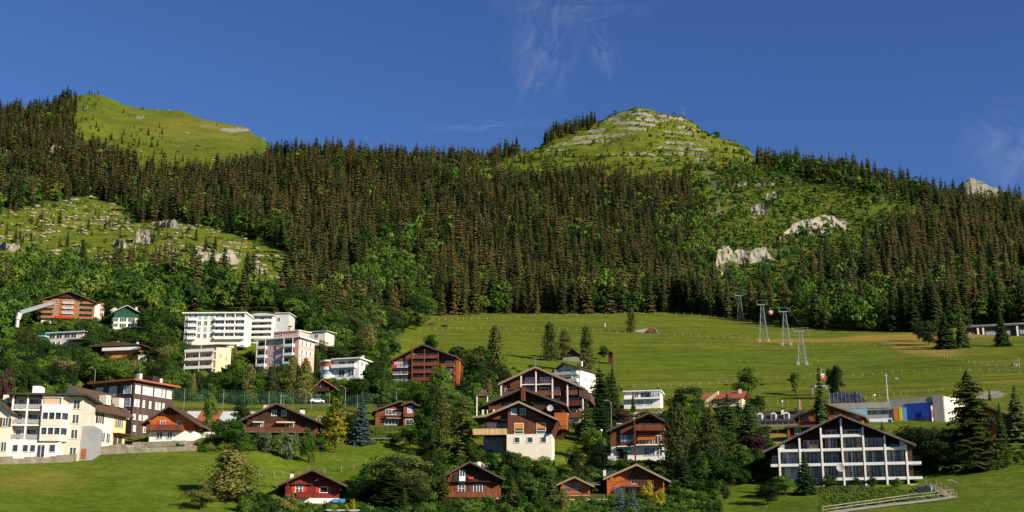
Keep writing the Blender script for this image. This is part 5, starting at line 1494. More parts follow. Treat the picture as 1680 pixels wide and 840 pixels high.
chalet(b, 516, 545, 636, 634, 529, 624, 8, 'wood_dark', 'wood_dark', 0, 'roof_red', 'rust', .8, 1.2)
b.balcony(b.X(516), b.X(540), b.Z(642), 1.0, 'boards', 'wood_dark', 'wood_dark'); b.win('front', b.X(528), b.Z(636), 1.0, 1.0); b.win('front', b.X(522), b.Z(648), 1.2, 1.4, glass='glass_dark')

# ---- 18 broad brown balcony chalet
b = H('balcony_chalet', 'broad brown apartment chalet with stacked wooden balconies and a red flag', 'chalet', 694, 652, 412, yaw=-12)
chalet(b, 643, 748, 592, 588, 694, 567, 13, 'wood_brown', 'wood_brown', 0, 'roof_brown', 'verge_dark', .6, 2.2, t=.45)
zr = [b.Z(v) for v in (588.5, 600.5, 612.5, 625, 637)]
for i, z in enumerate(zr):
    a, c = (678, 720) if i < 1 else (645, 745)
    for u0, u1 in ((678, 697), (698, 719)) if i < 4 else ():
        b.balcony(b.X(u0), b.X(u1), z, 1.9, 'boards', 'wood_red', 'wood_red', h=.95)
        for u in (u0 + 5, u0 + 14): b.win('front', b.X(u), z + .1, 1.9, 1.7, glass='glass_blue' if (u + i) % 3 == 0 else 'glass_dark')
    if i:
        b.balcony(b.X(645), b.X(670), z - .3, 1.4, 'bars', 'light_grey', 'wood_grey', h=.9)
        for u in (651, 663): b.win('front', b.X(u), z, 2.0, 1.6, glass='glass_blue' if i % 2 else 'glass_dark')
        if i < 4: b.balcony(b.X(724), b.X(746), z - .3, 1.4, 'boards', 'light_grey', 'wood_red', h=.9); b.win('front', b.X(735), z, 2.2, 1.6, glass='glass_blue')
for u in (677.5, 697.5, 720): b.part('post', MB().box(b.X(u) - .15, b.X(u) + .15, -2.0, -1.7, -1, b.Z(574)), 'wood_red')
b.xr = b.xr
b.part('side_panel', MB().box(b.xr + .01, b.xr + .9, .5, 4.5, -3, b.zr - .8), 'wood_orange')
b.part('flag', MB().box(b.X(645), b.X(652), -1.6, -1.54, b.Z(604), b.Z(598)), 'red_paint')

# ---- 19 small red brown chalet
b = H('red_brown_chalet', 'small red brown chalet with stepped double gable above the clipped hedge', 'chalet', 650, 700, 300, yaw=3)
chalet(b, 616, 676, 675, 668, 656, 660, 9, 'wood_red', 'wood_red', 0, 'roof_brown', 'verge_dark', .7, 1.5)
b.part('front_bay', MB().prism([(b.X(661), -3), (b.X(683), -3), (b.X(683), b.Z(667)), (b.X(672), b.Z(663.5)), (b.X(661), b.Z(667))], -1.6, -.01), 'wood_red')
b.gable_roof(b.X(656), b.Z(668), b.X(687), b.Z(668.5), b.X(671), b.Z(662), -2.8, 5, .25, 'roof_brown', 'verge_dark', name='bay_roof')
b.win('front', b.X(671), b.Z(678), 1.0, 1.5, y=-1.6, glass='glass_blue'); b.win('front', b.X(671), b.Z(697), 1.7, 1.2, y=-1.6, glass='glass_dark')
b.balcony(b.X(632), b.X(657), b.Z(683), 1.3, 'bars', 'wood_brown', 'wood_grey', h=.8); b.part('awning', slab(b.X(633), b.X(657), b.Z(687.5), b.Z(685.5), -1.6, 0, t=.06), 'awning')
for u in (637, 648): b.win('front', b.X(u), b.Z(680), 1.3, 1.2, glass='glass_dark'); b.win('front', b.X(u), b.Z(697), 1.5, 1.5, glass='glass_dark')
b.balcony(b.X(661), b.X(682), b.Z(684), .6, 'boards', 'wood_red', 'wood_red', y=-1.6, h=.5)

# ---- 20 big brown chalet, 21 white house behind, 22 middle and 23 front chalets
b = H('white_gabled_house', 'white gabled house with balconies on the meadow edge behind the big brown chalet', 'house', 935, 643, 392, yaw=-28)
chalet(b, 912, 952, 607, 606, 928, 596, 11, 'white', 'white', 0, 'roof_brown', 'verge_dark', .7, 1.6)
for v in (614.5, 627): b.balcony(b.X(911), b.X(950), b.Z(v), 1.4, 'panel', 'parapet', 'parapet', h=.9); b.win('front', b.X(932), b.Z(v), 1.8, 1.7, glass='glass_dark'); b.win('front', b.X(920), b.Z(v), 1.0, 1.7)
for u in (915, 942): b.part('pillar', MB().box(b.X(u) - .15, b.X(u) + .15, -1.35, -1.1, b.Z(627), b.Z(605)), 'parapet')
for y, z in ((4, b.Z(624)), (8, b.Z(624)), (5, b.Z(638))): sidewin(b, y, z, 1.4, 1.2, glass='glass_blue')
b.chimney(b.xr - 1, 3, b.Z(600), b.Z(591), .6, 'warm_white', b.roof)

b = H('big_brown_chalet', 'largest brown chalet of the stepped trio with white posts and red balconies', 'chalet', 893, 690, 312, yaw=-8)
chalet(b, 824, 957, 630, 640, 881, 605, 14, 'wood_brown', 'white', b.Z(688), 'roof_brown', 'verge', .7, 2.4, t=.45)
rows = [b.Z(v) for v in (631, 648.5, 667, 685)]
for i, z in enumerate(rows):
    segs = {0: ((858, 881), (882, 907)), 1: ((826, 838), (858, 881), (882, 907), (908, 921), (930, 950)), 2: ((826, 857), (858, 881), (882, 907), (908, 921), (930, 957)), 3: ((935, 957),)}[i]
    for u0, u1 in segs:
        b.balcony(b.X(u0), b.X(u1), z, 1.9, 'boards' if i != 0 else 'bars', 'parapet', 'wood_red', h=.85)
        b.win('front', b.X((u0 + u1) / 2), z + .1, (b.X(u1) - b.X(u0)) * .6, 1.8, glass='glass_blue' if (i + u0) % 3 == 0 else 'glass_dark')
for u, yt in ((824, 632), (857, 617), (881.5, 607), (908.5, 619), (933, 633), (958, 655)):
    b.part('post', MB().box(b.X(u) - .16, b.X(u) + .16, -2.05, -1.75, -2, b.Z(yt)), 'white')
b.part('roof_skirt', MB().prism([(b.X(952), b.Z(653)), (b.X(970), b.Z(661)), (b.X(970), b.Z(648)), (b.X(952), b.Z(638))], -2.2, 10), 'roof_brown', b.roof)
b.part('dormer', MB().prism([(b.X(826), b.Z(628)), (b.X(845), b.Z(622)), (b.X(845), b.Z(617)), (b.X(828), b.Z(618))], 2, 7), 'roof_brown', b.roof)
b.part('antenna', MB().bar((b.X(874), 5, b.za - .5), (b.X(874), 5, b.za + 4), .06).bar((b.X(868), 5, b.za + 3.7), (b.X(880), 5, b.za + 3.7), .05).bar((b.X(871), 5, b.za + 3), (b.X(877), 5, b.za + 3), .05), 'metal')
b.chimney(b.X(874), 4, b.za - 1, b.za + .6, .7, 'dark', b.roof)
b.balcony(b.X(935), b.X(957), b.Z(667), 1.9, 'boards', 'parapet', 'wood_red')

b = H('middle_brown_chalet', 'dark brown chalet with tall roof shaft and satellite dish, middle of the stepped trio', 'chalet', 862, 700, 285, yaw=-6)
chalet(b, 800, 925, 665, 667, 858, 641, 13, 'wood_dark', 'wood_dark', 0, 'roof_brown', 'verge_dark', .8, 2.6, t=.5)
b.part('roof_shaft', MB().box(b.X(857), b.X(864), -2.9, -1.0, b.Z(660), b.Z(637)), 'wood_brown', b.roof)
for u, w_ in ((885, 2.2), (897, 2.2), (910, 2.0), (835, 2.2), (846, 1.6)): b.win('front', b.X(u), b.Z(672), w_, 1.5, glass='glass_blue' if u > 880 else 'glass_dark')
b.balcony(b.X(875), b.X(922), b.Z(674), 1.6, 'boards', 'wood_dark', 'wood_dark'); b.balcony(b.X(803), b.X(850), b.Z(674), 1.6, 'boards', 'wood_brown', 'wood_brown')
b.dish(b.X(904), -2.2, b.Z(672), .75); b.part('beam', MB().box(b.X(873), b.X(925), -1.5, -.02, b.Z(663), b.Z(661.5)), 'wood_brown')
b.part('side_box', MB().box(b.X(911), b.X(931), -2.6, 5, -1, b.Z(680)), 'wood_orange')
b.chimney(b.X(815), 1, b.Z(670), b.Z(655), .6, 'warm_white', b.roof)
for u in (794, 812): b.part('pillar', MB().box(b.X(u) - .2, b.X(u) + .2, -2.3, -1.9, -2, b.Z(673)), 'warm_white')

b = H('front_chalet', 'brown boarded chalet with cream ground floor and orange blinds, front of the stepped trio', 'chalet', 865, 739, 248, yaw=-4)
xl, xr, xa = b.X(833), b.X(908), b.X(852)
b.xl, b.xr = xl, xr
zl_, za, zr_ = b.Z(678), b.Z(662), b.Z(694)
zf = b.Z(712.5)
b.part('wall', MB().prism([(xl, zf), (xr - .2, zf), (xr + .4, zr_ - .4), (xa, za), (xl, za - (xa - xl) * .42)], 0, 11), 'wood_brown')
b.part('base_wall', MB().box(xl - .2, xr - .3, -.15, 11, -4, zf - .002), 'warm_white')
b.part('left_wall', MB().box(b.X(790), xl - .01, 1.6, 11, zf, b.Z(688)), 'wood_dark'); b.part('left_base', MB().box(b.X(790), xl - .21, 3.0, 11, -4, zf - .25), 'stone')
b.roof = b.part('roof', MB().prism([(b.X(776), b.Z(686)), (b.X(797), b.Z(684.5)), (xa, za), (b.X(917), b.Z(692)), (b.X(917), b.Z(690)), (xa, za + .35), (b.X(797), b.Z(684.5) + .3), (b.X(776), b.Z(686) + .25)], -1.4, 12), 'roof_brown')
b.part('bargeboard', MB().prism([(b.X(776), b.Z(686) - .06), (b.X(797), b.Z(684.5) - .06), (xa, za - .06), (b.X(917), b.Z(692) - .06), (b.X(917), b.Z(690) + .05), (xa, za + .4), (b.X(797), b.Z(684.5) + .35), (b.X(776), b.Z(686) + .3)], -1.55, -1.403), 'verge', b.roof)
b.part('gable_infill', MB().prism([(b.X(793), b.Z(686)), (xl - .02, b.Z(687)), (xl - .02, b.Z(671))], 1.0, 1.5), 'wood_brown')
b.part('slant_end', MB().prism([(b.X(905), zf + .1), (b.X(906.5), zf + .1), (b.X(916), b.Z(692) - .1), (b.X(914.5), b.Z(692) - .1)], -1.3, 8), 'wood_brown')
b.balcony(b.X(776), b.X(832), b.Z(712), 2.2, 'boards', 'beige', 'wood_pale', y=1.6, h=1.0)
for u in (803, 814, 826): b.win('front', b.X(u), b.Z(703), 1.25, 1.25, y=1.6, mull=0, frame='wood_red', glass='glass')
for u in (843, 858): b.win('front', b.X(u), b.Z(680), 1.0, 1.15, glass='glass_blue' if u < 850 else 'glass_dark')
for u in (851.5, 888):
    w_ = b.win('front', b.X(u), b.Z(711), 1.75, 2.0, mull=0, glass='glass_dark'); bl = b.part('blind', MB().box(b.X(u) - .86, b.X(u) + .86, -.12, -.04, b.Z(711) + .95, b.Z(711) + 2.0), 'orange', None); bl.parent = b.o
    b.part('window_rail', MB().box(b.X(u) - .95, b.X(u) + .95, -.25, -.15, b.Z(711) + .4, b.Z(711) + .55), 'beige')
for u in (848.5, 870, 892): b.win('front', b.X(u), b.Z(726), 1.0, 1.0, mull=0, glass='glass_dark', y=-.15)
door(b, b.X(827), b.Z(736), 1.0, 2.0, 'wood_orange', y=2.95)
b = H('garden_kiosk', 'small pavilion with brown pyramid roof on white posts left of the stepped trio', 'pavilion', 791, 672, 300)
m = MB(); w_ = 1.55; zb = b.Z(651); za = b.Z(639)
m.quad((-w_, -w_, zb), (w_, -w_, zb), (.9, 0, za), (-.2, 0, za)).quad((w_, -w_, zb), (w_, w_, zb), (.9, 0, za)).quad((w_, w_, zb), (-w_, w_, zb), (-.2, 0, za), (.9, 0, za)).quad((-w_, w_, zb), (-w_, -w_, zb), (-.2, 0, za)).quad((-w_, -w_, zb), (-w_, w_, zb), (w_, w_, zb), (w_, -w_, zb))
b.part('roof', m, 'roof_brown')
for sx in (-1, 1):
    for sy in (-1, 1): b.part('post', MB().box(sx * 1.3 - .12, sx * 1.3 + .12, sy * 1.3 - .12, sy * 1.3 + .12, -3, zb - .01), 'parapet')

# ---- 24 dark chalet bottom middle
b = H('flag_chalet', 'dark brown chalet with a white cloth hung from its gable window', 'chalet', 776, 818, 220, yaw=2)
chalet(b, 735, 818, 780, 785, 770, 761, 10, 'wood_red', 'white', b.Z(816), 'roof_dark', 'verge_dark', 1.0, 1.8, t=.25)
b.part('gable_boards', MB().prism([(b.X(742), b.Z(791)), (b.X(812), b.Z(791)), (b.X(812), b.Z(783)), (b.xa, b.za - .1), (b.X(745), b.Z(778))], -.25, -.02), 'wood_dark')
b.part('cloth', MB().box(b.X(753), b.X(763), -.42, -.36, b.Z(793), b.Z(782)), 'cloth_white')
b.win('front', b.X(758), b.Z(782), .8, 1.0, off=.26, glass='glass_dark'); b.win('front', b.X(757), b.Z(807), 1.1, 1.2, shut='wood_brown', bars=1); b.win('front', b.X(784), b.Z(807), 1.5, 1.2, mull=2, shut='wood_brown')
b.balcony(b.X(735), b.X(815), b.Z(815), 1.2, 'boards', 'wood_red', 'wood_red', h=.75); b.part('beam', MB().box(b.X(738), b.X(814), -.9, -.26, b.Z(791.5), b.Z(790)), 'wood_dark')
b.chimney(b.X(787), 3, b.Z(768), b.Z(756), .65, 'warm_white', b.roof); b.part('flowers', MB().box(b.X(768), b.X(776), -.6, -.3, b.Z(787), b.Z(783)), 'cloth_red')
b.part('wood_store', MB().box(b.X(812), b.X(822), .5, 4, -1, b.Z(800)), 'wood_red')

# ---- 25 pair of orange chalets bottom
b = H('small_orange_chalet', 'small orange gabled annex with glazed gable above the white garage wall', 'chalet', 943, 812, 224, yaw=0)
chalet(b, 920, 968, 795, 797, 943, 785, 7, 'wood_orange', None, 0, 'roof_brown', 'verge', .8, 1.2, plinth='white', t=.25)
for u0, u1, v0, v1 in ((928, 937, 805, 800), (940, 950, 805, 800), (928, 937, 798, 793), (940, 950, 798, 793)): b.part('glazing', MB().box(b.X(u0), b.X(u1), -.05, .02, b.Z(v0), b.Z(v1)), 'glass')
b.balcony(b.X(935), b.X(995), b.Z(817), 1.4, 'bars', 'wood_red', 'wood_red', h=.6)
b.part('low_roof', slab(b.X(958), b.X(985), b.Z(796), b.Z(788), .5, 8), 'roof_grey')
b = H('orange_brown_chalet', 'large orange and brown chalet with an arched side wall and wide front balcony', 'chalet', 1045, 813, 226, yaw=2)
chalet(b, 999, 1091, 785, 789, 1045, 765.5, 12, 'wood_orange', None, 0, 'roof_brown', 'verge', 1.0, 1.9, plinth='white', t=.3)
b.part('arch_wing', MB().prism([(b.X(996), -1)] + [(b.X(1003) + 2.2 * (1 - cos(a)) * .55, 1.2 + sin(a) * b.Z(788)) for a in (0, .5, .9, 1.3, 1.57)] + [(b.X(1000), b.Z(787)), (b.X(996), b.Z(787))], -1.5, -.02), 'wood_orange')
b.balcony(b.X(1018), b.X(1072), b.Z(798), 1.4, 'bars', 'wood_red', 'wood_red', h=.95)
b.part('gable_boards', MB().prism([(b.X(1028), b.Z(786)), (b.X(1088), b.Z(788)), (b.xa, b.za - .1)], -.2, -.02), 'wood_brown')
b.part('glazing', MB().box(b.X(1008), b.X(1026), -.06, .02, b.Z(813), b.Z(799)), 'glass_blue'); b.win('front', b.X(1038), b.Z(811), 1.0, 1.2); b.win('front', b.X(1041), b.Z(794), 1.0, 1.4, glass='glass_dark'); b.win('front', b.X(1058), b.Z(794), 1.0, 1.4, glass='glass_dark')
b.part('post', MB().box(b.X(1088) - .1, b.X(1088) + .1, -1.7, -1.5, -1, b.Z(790)), 'wood_orange')
b.part('rear_roof', slab(b.X(992), b.X(1020), b.Z(782), b.Z(770), 3, 9), 'roof_dark', b.roof); b.chimney(b.X(993), 4, b.Z(782), b.Z(769), .5, 'warm_white', b.roof)
b = H('white_garage', 'white walled garage with a broad driveway wall below the orange annex', 'garage', 968, 832, 216)
b.part('wall', MB().box(b.X(933), b.X(998), 0, 5, -3, b.Z(819)), 'white'); b.part('door', MB().box(b.X(945), b.X(975), -.06, .02, -2, b.Z(827)), 'wood_grey')

# ---- 26 brown chalet right of the middle
b = H('two_balcony_chalet', 'brown chalet with two long balconies, white ground floor and a side tree', 'chalet', 1047, 750, 262, yaw=-4)
chalet(b, 1002, 1090, 708, 693, 1069, 681, 12, 'wood_brown', 'white', b.Z(732), 'roof_brown', 'verge_dark', .7, 2.0, t=.35)
b.part('gable_boards', MB().prism([(b.X(1046), b.Z(694)), (b.X(1089), b.Z(694)), (b.xa, b.za - .1)], -.3, -.02), 'wood_dark')
for v, st in ((706, 'boards'), (730.5, 'bars')): b.balcony(b.X(1045), b.X(1092), b.Z(v), 1.8, st, 'parapet' if v > 710 else 'beige', 'wood_red', h=.95)
b.part('awning', slab(b.X(1047), b.X(1076), b.Z(723), b.Z(716), -1.7, 0, t=.06), 'wood_orange')
for u in (1054, 1066, 1080): b.win('front', b.X(u), b.Z(729), 1.3, 1.7, glass='glass_dark'); b.win('front', b.X(u), b.Z(705), 1.3, 1.2, glass='glass_dark')
for u in (1021, 1027): b.win('front', b.X(u), b.Z(725), .7, 1.5, mull=0, glass='glass_blue', frame='wood_red')
b.win('front', b.X(1036), b.Z(728), 1.4, 1.9, frame='wood_dark')
for u in (1062, 1070, 1082): b.win('front', b.X(u), b.Z(747), 1.1, 1.5, glass='glass', y=.05)
b.part('post', MB().box(b.X(1043.5) - .16, b.X(1043.5) + .16, -2.0, -1.7, -1, b.Z(691)), 'wood_brown')
b.balcony(b.X(1014), b.X(1043), b.Z(732), 1.2, 'rails', 'parapet', 'wood_dark'); b.chimney(b.X(1042), 3, b.Z(692), b.Z(683), .8, 'white', b.roof)
b.part('dormer', MB().box(b.X(1014), b.X(1040), 3, 7, b.Z(704), b.Z(693)), 'wood_red', b.roof); b.part('dormer_roof', slab(b.X(1011), b.X(1042), b.Z(693.5), b.Z(691), 2.4, 7.6), 'light_grey', b.roof)
b.part('tarpaulin', MB().box(b.X(1024), b.X(1034), -.8, -.7, b.Z(742), b.Z(735)), 'tarp'); b.part('lean_to', MB().box(b.X(1012), b.X(1030), -.3, 3, -1, b.Z(736)), 'dark')
b = H('brown_roofed_house', 'low house with a brown tiled roof behind the two balcony chalet', 'house', 1058, 688, 325)
chalet(b, 1042, 1080, 682, 682, 1057, 676, 8, 'wood_red', None, 0, 'roof_brown', 'verge_dark', .5, .6); b.win('front', b.X(1058), 1.0, 1.0, .9)

# ---- 27 white modern house at the meadow foot
b = H('white_bungalow', 'white two storey flat roofed house with a glazed corner at the foot of the meadow', 'house', 1053, 667, 352, yaw=-7)
x0, x1 = b.X(1024), b.X(1083); zt = b.Z(642.5)
b.part('wall', MB().box(x0, x1, 0, 8, -4, zt), 'white'); b.part('roof', MB().box(x0 - .3, x1 + .5, -.8, 8.5, zt + .002, zt + .3), 'parapet')
b.part('balcony', MB().box(x0 + .2, x1 + .2, -1.2, -.01, b.Z(655.5), b.Z(653)), 'parapet')
b.part('sun_room', MB().box(b.X(1070), x1 + .1, -.8, -.02, b.Z(653) + .01, zt - .2), 'glass_blue')
for k in range(4): b.part('mullion', MB().box(b.X(1070) + k * .72, b.X(1070) + k * .72 + .12, -.88, -.81, b.Z(653) + .02, zt - .1), 'parapet')
b.win('front', b.X(1059), b.Z(652), 2.6, 1.3, mull=0, glass='glass'); b.win('front', b.X(1045), b.Z(652), 1.0, 1.3)
for u in (1051, 1066): b.win('front', b.X(u), b.Z(664), 1.6, 1.2, glass='glass_blue')
b.chimney(b.X(1078), 4, zt + .3, zt + 1.2, .5, 'dark')

# ---- 28 red roofed house in the trees
b = H('red_roofed_house', 'yellow house with light red tiled roof and dormer half hidden by trees', 'house', 1188, 672, 352, yaw=-10)
b.part('wall', MB().box(b.X(1155), b.X(1218), 0, 9, -4, b.Z(655)), 'pale_yellow')
rf = b.part('roof', slab(b.X(1152), b.X(1221), b.Z(655), b.Z(640), -.8, 5), 'roof_red'); b.part('roof_back', slab(b.X(1152), b.X(1221), b.Z(640), b.Z(655), 5.01, 10), 'roof_red')
b.part('stair_gable', MB().prism([(b.X(1140), b.Z(671)), (b.X(1150), b.Z(671)), (b.X(1182), b.Z(648)), (b.X(1182), b.Z(643))], -2.6, -1.2), 'pale_yellow')
b.chimney(b.X(1212), 3, b.Z(645), b.Z(637.5), .7, 'warm_white', rf); b.win('front', b.X(1175), b.Z(663), 1.0, 1.2, shut='rust'); b.win('front', b.X(1200), b.Z(663), 1.0, 1.2, shut='rust')

# ---- 29 slate roofed row with arched dormers
b = H('slate_roofed_house', 'long house with dark slate roof and three arched white dormers', 'house', 1277, 704, 318, yaw=-3)
x0, x1 = b.X(1240), b.X(1318)
b.part('wall', MB().box(x0, x1, 0, 9, -4, b.Z(692)), 'stone'); rf = b.part('roof', slab(x0 - .4, x1 + .4, b.Z(692), b.Z(672), -.5, 4), 'roof_dark'); b.part('roof_back', slab(x0 - .4, x1 + .4, b.Z(672), b.Z(690), 4.01, 9.5), 'roof_dark')
for u in (1248, 1270, 1291):
    xx = b.X(u)
    d = b.part('dormer', MB().prism([(xx - .7, b.Z(688)), (xx + .7, b.Z(688)), (xx + .7, b.Z(679)), (xx + .5, b.Z(677)), (xx, b.Z(676)), (xx - .5, b.Z(677)), (xx - .7, b.Z(679))], .2, 2.6), 'white', rf)
    b.part('dormer_window', MB().box(xx - .4, xx + .4, .12, .19, b.Z(687), b.Z(679)), 'glass', d)
b.chimney(b.X(1284), 2.5, b.Z(680), b.Z(671), .7, 'warm_white', rf); b.chimney(b.X(1306), 2.5, b.Z(680), b.Z(671.5), .8, 'dark', rf)
b.part('terrace', MB().box(x0 - 1, x1, -4, -.02, -4, b.Z(700)), 'stone'); 
for k in range(9): b.part('terrace_post', MB().box(x0 + k * 1.4, x0 + k * 1.4 + .1, -3.9, -3.8, b.Z(700), b.Z(695)), 'metal')
b = H('brown_roof_cabin', 'low cabin with a weathered brown roof left of the white framed apartment building', 'cabin', 1318, 715, 285, yaw=-5)
b.part('wall', MB().box(b.X(1292), b.X(1345), 0, 6, -4, b.Z(701)), 'wood_dark'); b.part('roof', slab(b.X(1288), b.X(1348), b.Z(702), b.Z(695), -1.0, 5), 'roof_brown'); b.part('post', MB().box(b.X(1294), b.X(1297), -.7, -.4, -3, b.Z(702)), 'wood_orange'); b.win('front', b.X(1310), b.Z(711), 1.2, 1.1)

# ---- 30 orange chalet behind the apartment building
b = H('orange_gabled_chalet', 'orange timber chalet with wide low gable behind the white framed apartment building', 'chalet', 1362, 702, 300, yaw=-5)
chalet(b, 1312, 1414, 684, 686, 1357, 664, 11, 'wood_orange', None, 0, 'roof_brown', 'verge', .9, 2.0, plinth='wood_brown', t=.35)
b.balcony(b.X(1330), b.X(1402), b.Z(690), 1.4, 'boards', 'wood_orange', 'wood_orange')
for u in (1325, 1345, 1375, 1395): b.win('front', b.X(u), b.Z(688), 1.3, 1.4, glass='glass_dark')
b.part('glazed_porch', MB().box(b.X(1398), b.X(1412), -.8, -.02, b.Z(688), b.Z(681)), 'glass_blue')

# ---- 31 apartment building with white frame
b = H('framed_apartment_building', 'broad apartment building with white pillar grid under a wide grey gabled roof', 'apartment building', 1385, 801, 232, yaw=0)
m_ = b.m
cols = [1283.5, 1317.5, 1353, 1386, 1420, 1453.5, 1486]
slopeL = (740 - 683.5) / (1386 - 1262.0); slopeR = (735 - 683.5) / (1500 - 1386.0)
def roof_y(u): return 683.5 + (1386 - u) * slopeL if u < 1386 else 683.5 + (u - 1386) * slopeR
body = [(b.X(1270), -3), (b.X(1496), -3), (b.X(1496), b.Z(roof_y(1496) + 2)), (b.X(1386), b.Z(685)), (b.X(1270), b.Z(roof_y(1270) + 2))]
b.part('wall', MB().prism(body, 1.9, 12), 'wood_dark')
b.roof = b.gable_roof(b.X(1258), b.Z(741.5), b.X(1502), b.Z(736), b.X(1386), b.Z(683.5), -1.3, 13, .3, 'roof_dark', 'roof_grey')
floors = [713.5, 736, 760, 784]
spans = {713.5: (2, 4), 736: (0, 6), 760: (-1, 6.6), 784: (2, 6.7)}
for v in floors:
    a, c = spans[v]
    xa_ = b.X(cols[int(a)]) if a >= 0 else b.X(1270); xb_ = b.X(cols[6]) + (2.3 if c > 6 else 0) if c >= 6 else b.X(cols[int(c)])
    b.part('floor_slab', MB().box(xa_ - .14, xb_ + .14, -.55, 1.898, b.Z(v) - .5, b.Z(v)), 'parapet')
    r = MB()
    for q in (.45, .85): r.box(xa_, xb_, -.42, -.36, b.Z(v) + q, b.Z(v) + q + .09)
    x = xa_
    while x < xb_: r.box(x, x + .07, -.5, -.43, b.Z(v) - .2, b.Z(v) + .95); x += 1.25
    b.part('railing', r, 'black' if v != 736 else 'wood_dark')
for i, u in enumerate(cols):
    b.part('pillar', MB().box(b.X(u) - .17, b.X(u) + .17, -.62, -.28, -1.5 if i > 0 else b.Z(786), b.Z(roof_y(u) + 3.5)), 'parapet')
    b.part('partition', MB().box(b.X(u) - .1, b.X(u) + .1, -.279, 1.9, -1.5, b.Z(roof_y(u) + 4)), 'white' if i in (3, 6) else 'siding')
tops = {0: 713.5, 1: 736, 2: 760, 3: 784, 4: 806}
cells = []
for r_, (v, h0) in enumerate(((713.5, 0), (736, 1), (760, 2), (784, 3), (803, 4))):
    for i in range(6):
        if v == 713.5 and i not in (2, 3): continue
        cells.append((r_, i, v))
random.seed(4)
for r_, i, v in cells:
    xa_, xb_ = b.X(cols[i]) + .2, b.X(cols[i + 1]) - .2
    z = b.Z(v) + .02
    cxm = (xa_ + xb_) / 2
    room = b.Z(max(roof_y(cols[i]), roof_y(cols[i + 1])) + 4) - z
    h = min(2.05, max(.6, room - .3))
    w = (xb_ - xa_)
    if random.random() < .6 or (r_, i) in ((2, 5), (3, 3), (1, 3)): b.part('rear_panel', MB().box(xa_ + .1, xb_ - .1, 1.82, 1.897, z, z + min(h + .25, room)), random.choice(('peach', 'white', 'warm_white')) if (i in (3, 5) or r_ > 1) else random.choice(('siding', 'warm_white')))
    if random.random() < .5: b.part('curtain', MB().box(cxm - w * random.uniform(.1, .4), cxm - w * .05, 1.70, 1.74, z + .1, z + h), 'cloth_white')
    if room > 2.2 and r_ in (1, 2, 3): b.part('soffit', MB().box(xa_, xb_, -.3, 1.8, z + 2.2, z + 2.24), 'white')
    b.win('front', cxm + random.uniform(-.3, .3), z + .05, w * random.uniform(.5, .8), h, mull=random.choice((1, 2)), glass=random.choice(('glass', 'glass_blue', 'glass_dark', 'glass_dark', 'glass')), y=1.82)
for v in (760, 784):
    pass
b.win('front', b.X(1276), b.Z(760), 1.0, 1.6, y=1.88); b.part('corner_panel', MB().box(b.X(1285), b.X(1293), -.4, -.3, b.Z(736), b.Z(727)), 'white'); b.part('corner_panel', MB().box(b.X(1476), b.X(1485), -.4, -.3, b.Z(738), b.Z(726)), 'white')
b.dish(b.X(1381), -.9, b.Z(768), .75); b.part('dish', MB().bar((b.X(1356), 2, b.Z(694)), (b.X(1356), 2, b.Z(690)), .04), 'metal')
b.part('balcony_crate', MB().box(b.X(1333), b.X(1348), .2, .9, b.Z(736), b.Z(729)), 'pale_yellow'); b.part('terrace_wall', MB().box(b.X(1487), b.X(1514), -1.6, -1.3, -2, b.Z(797)), 'parapet')
b.part('garden_fence', MB().box(b.X(1400), b.X(1486), -2.2, -2.1, -1.5, b.Z(800)), 'wood_grey')
b.part('side_roof', slab(b.X(1322), b.X(1345), b.Z(706), b.Z(699), 6, 10), 'roof_grey')
random.seed(11)

# ---- 32 concrete cable car station
b = H('cable_car_station', 'concrete cable car station with blue panel and three coloured banners', 'station', 1465, 705, 318, yaw=0)
zt = b.Z(659); zr2 = b.Z(651)
lw = [(b.X(1366), 1.0), (b.X(1463), 1.0), (b.X(1463), 14.0), (b.X(1366), 14.0)]
b.part('left_wing', MB().plan(lw, -3, zt), 'concrete')
# right wing comes forward and up
X2, X3 = b.X(1463) + .02, b.X(1545); nr_ = MB(); y2, y3 = 1.0, -1.0
def rw(x, k=0.0): return y2 + (y3 - y2) * (x - X2) / (X3 - X2) - k
b.part('right_wing', MB().plan([(X2, y2), (X3, y3), (X3 + 6, 9), (X2, 14)], -3, zr2 - .5), 'concrete')
def on_wing(name, ua, ub, va, vb, mat, k=.08):
    xa_, xb_ = b.X(ua), b.X(ub)
    return b.part(name, MB().plan([(xa_, rw(xa_, k)), (xb_, rw(xb_, k)), (xb_, rw(xb_) - .003), (xa_, rw(xa_) - .003)], b.Z(va), b.Z(vb)), mat)
b.part('parapet_band', MB().box(b.X(1366), b.X(1463), .85, .997, b.Z(668), zt + .15), 'concrete')
b.part('sky_panel', MB().box(b.X(1388), b.X(1425), .9, .997, b.Z(690), b.Z(668) - .01), 'sky_panel')
b.part('window_band', MB().box(b.X(1426), b.X(1463), .93, .997, b.Z(678), b.Z(671)), 'glass_dark')
for u in (1438, 1450): b.part('mullion', MB().box(b.X(u) - .06, b.X(u) + .06, .86, .925, b.Z(678), b.Z(671)), 'dark')
on_wing('blue_panel', 1486, 1528, 687, 663, 'blue_panel', .12); on_wing('dark_glazing', 1487, 1528, 696, 687.2, 'glass_dark', .06); on_wing('concrete_pier', 1529, 1545, 705, 651.5, 'concrete', .3)
for (ua, ub, mt) in ((1467, 1474.5, 'banner_orange'), (1475.5, 1481, 'banner_yellow'), (1481.5, 1487.5, 'banner_blue')):
    xa_, xb_ = b.X(ua), b.X(ub); q = on_wing('banner', ua, ub, 697, 669, mt, .35)
b.part('right_side', MB().plan([(X3 + .02, y3), (X3 + .3, y3), (X3 + 6.4, 9), (X3 + 6.1, 9)], -3, zr2 - .48), 'warm_white')
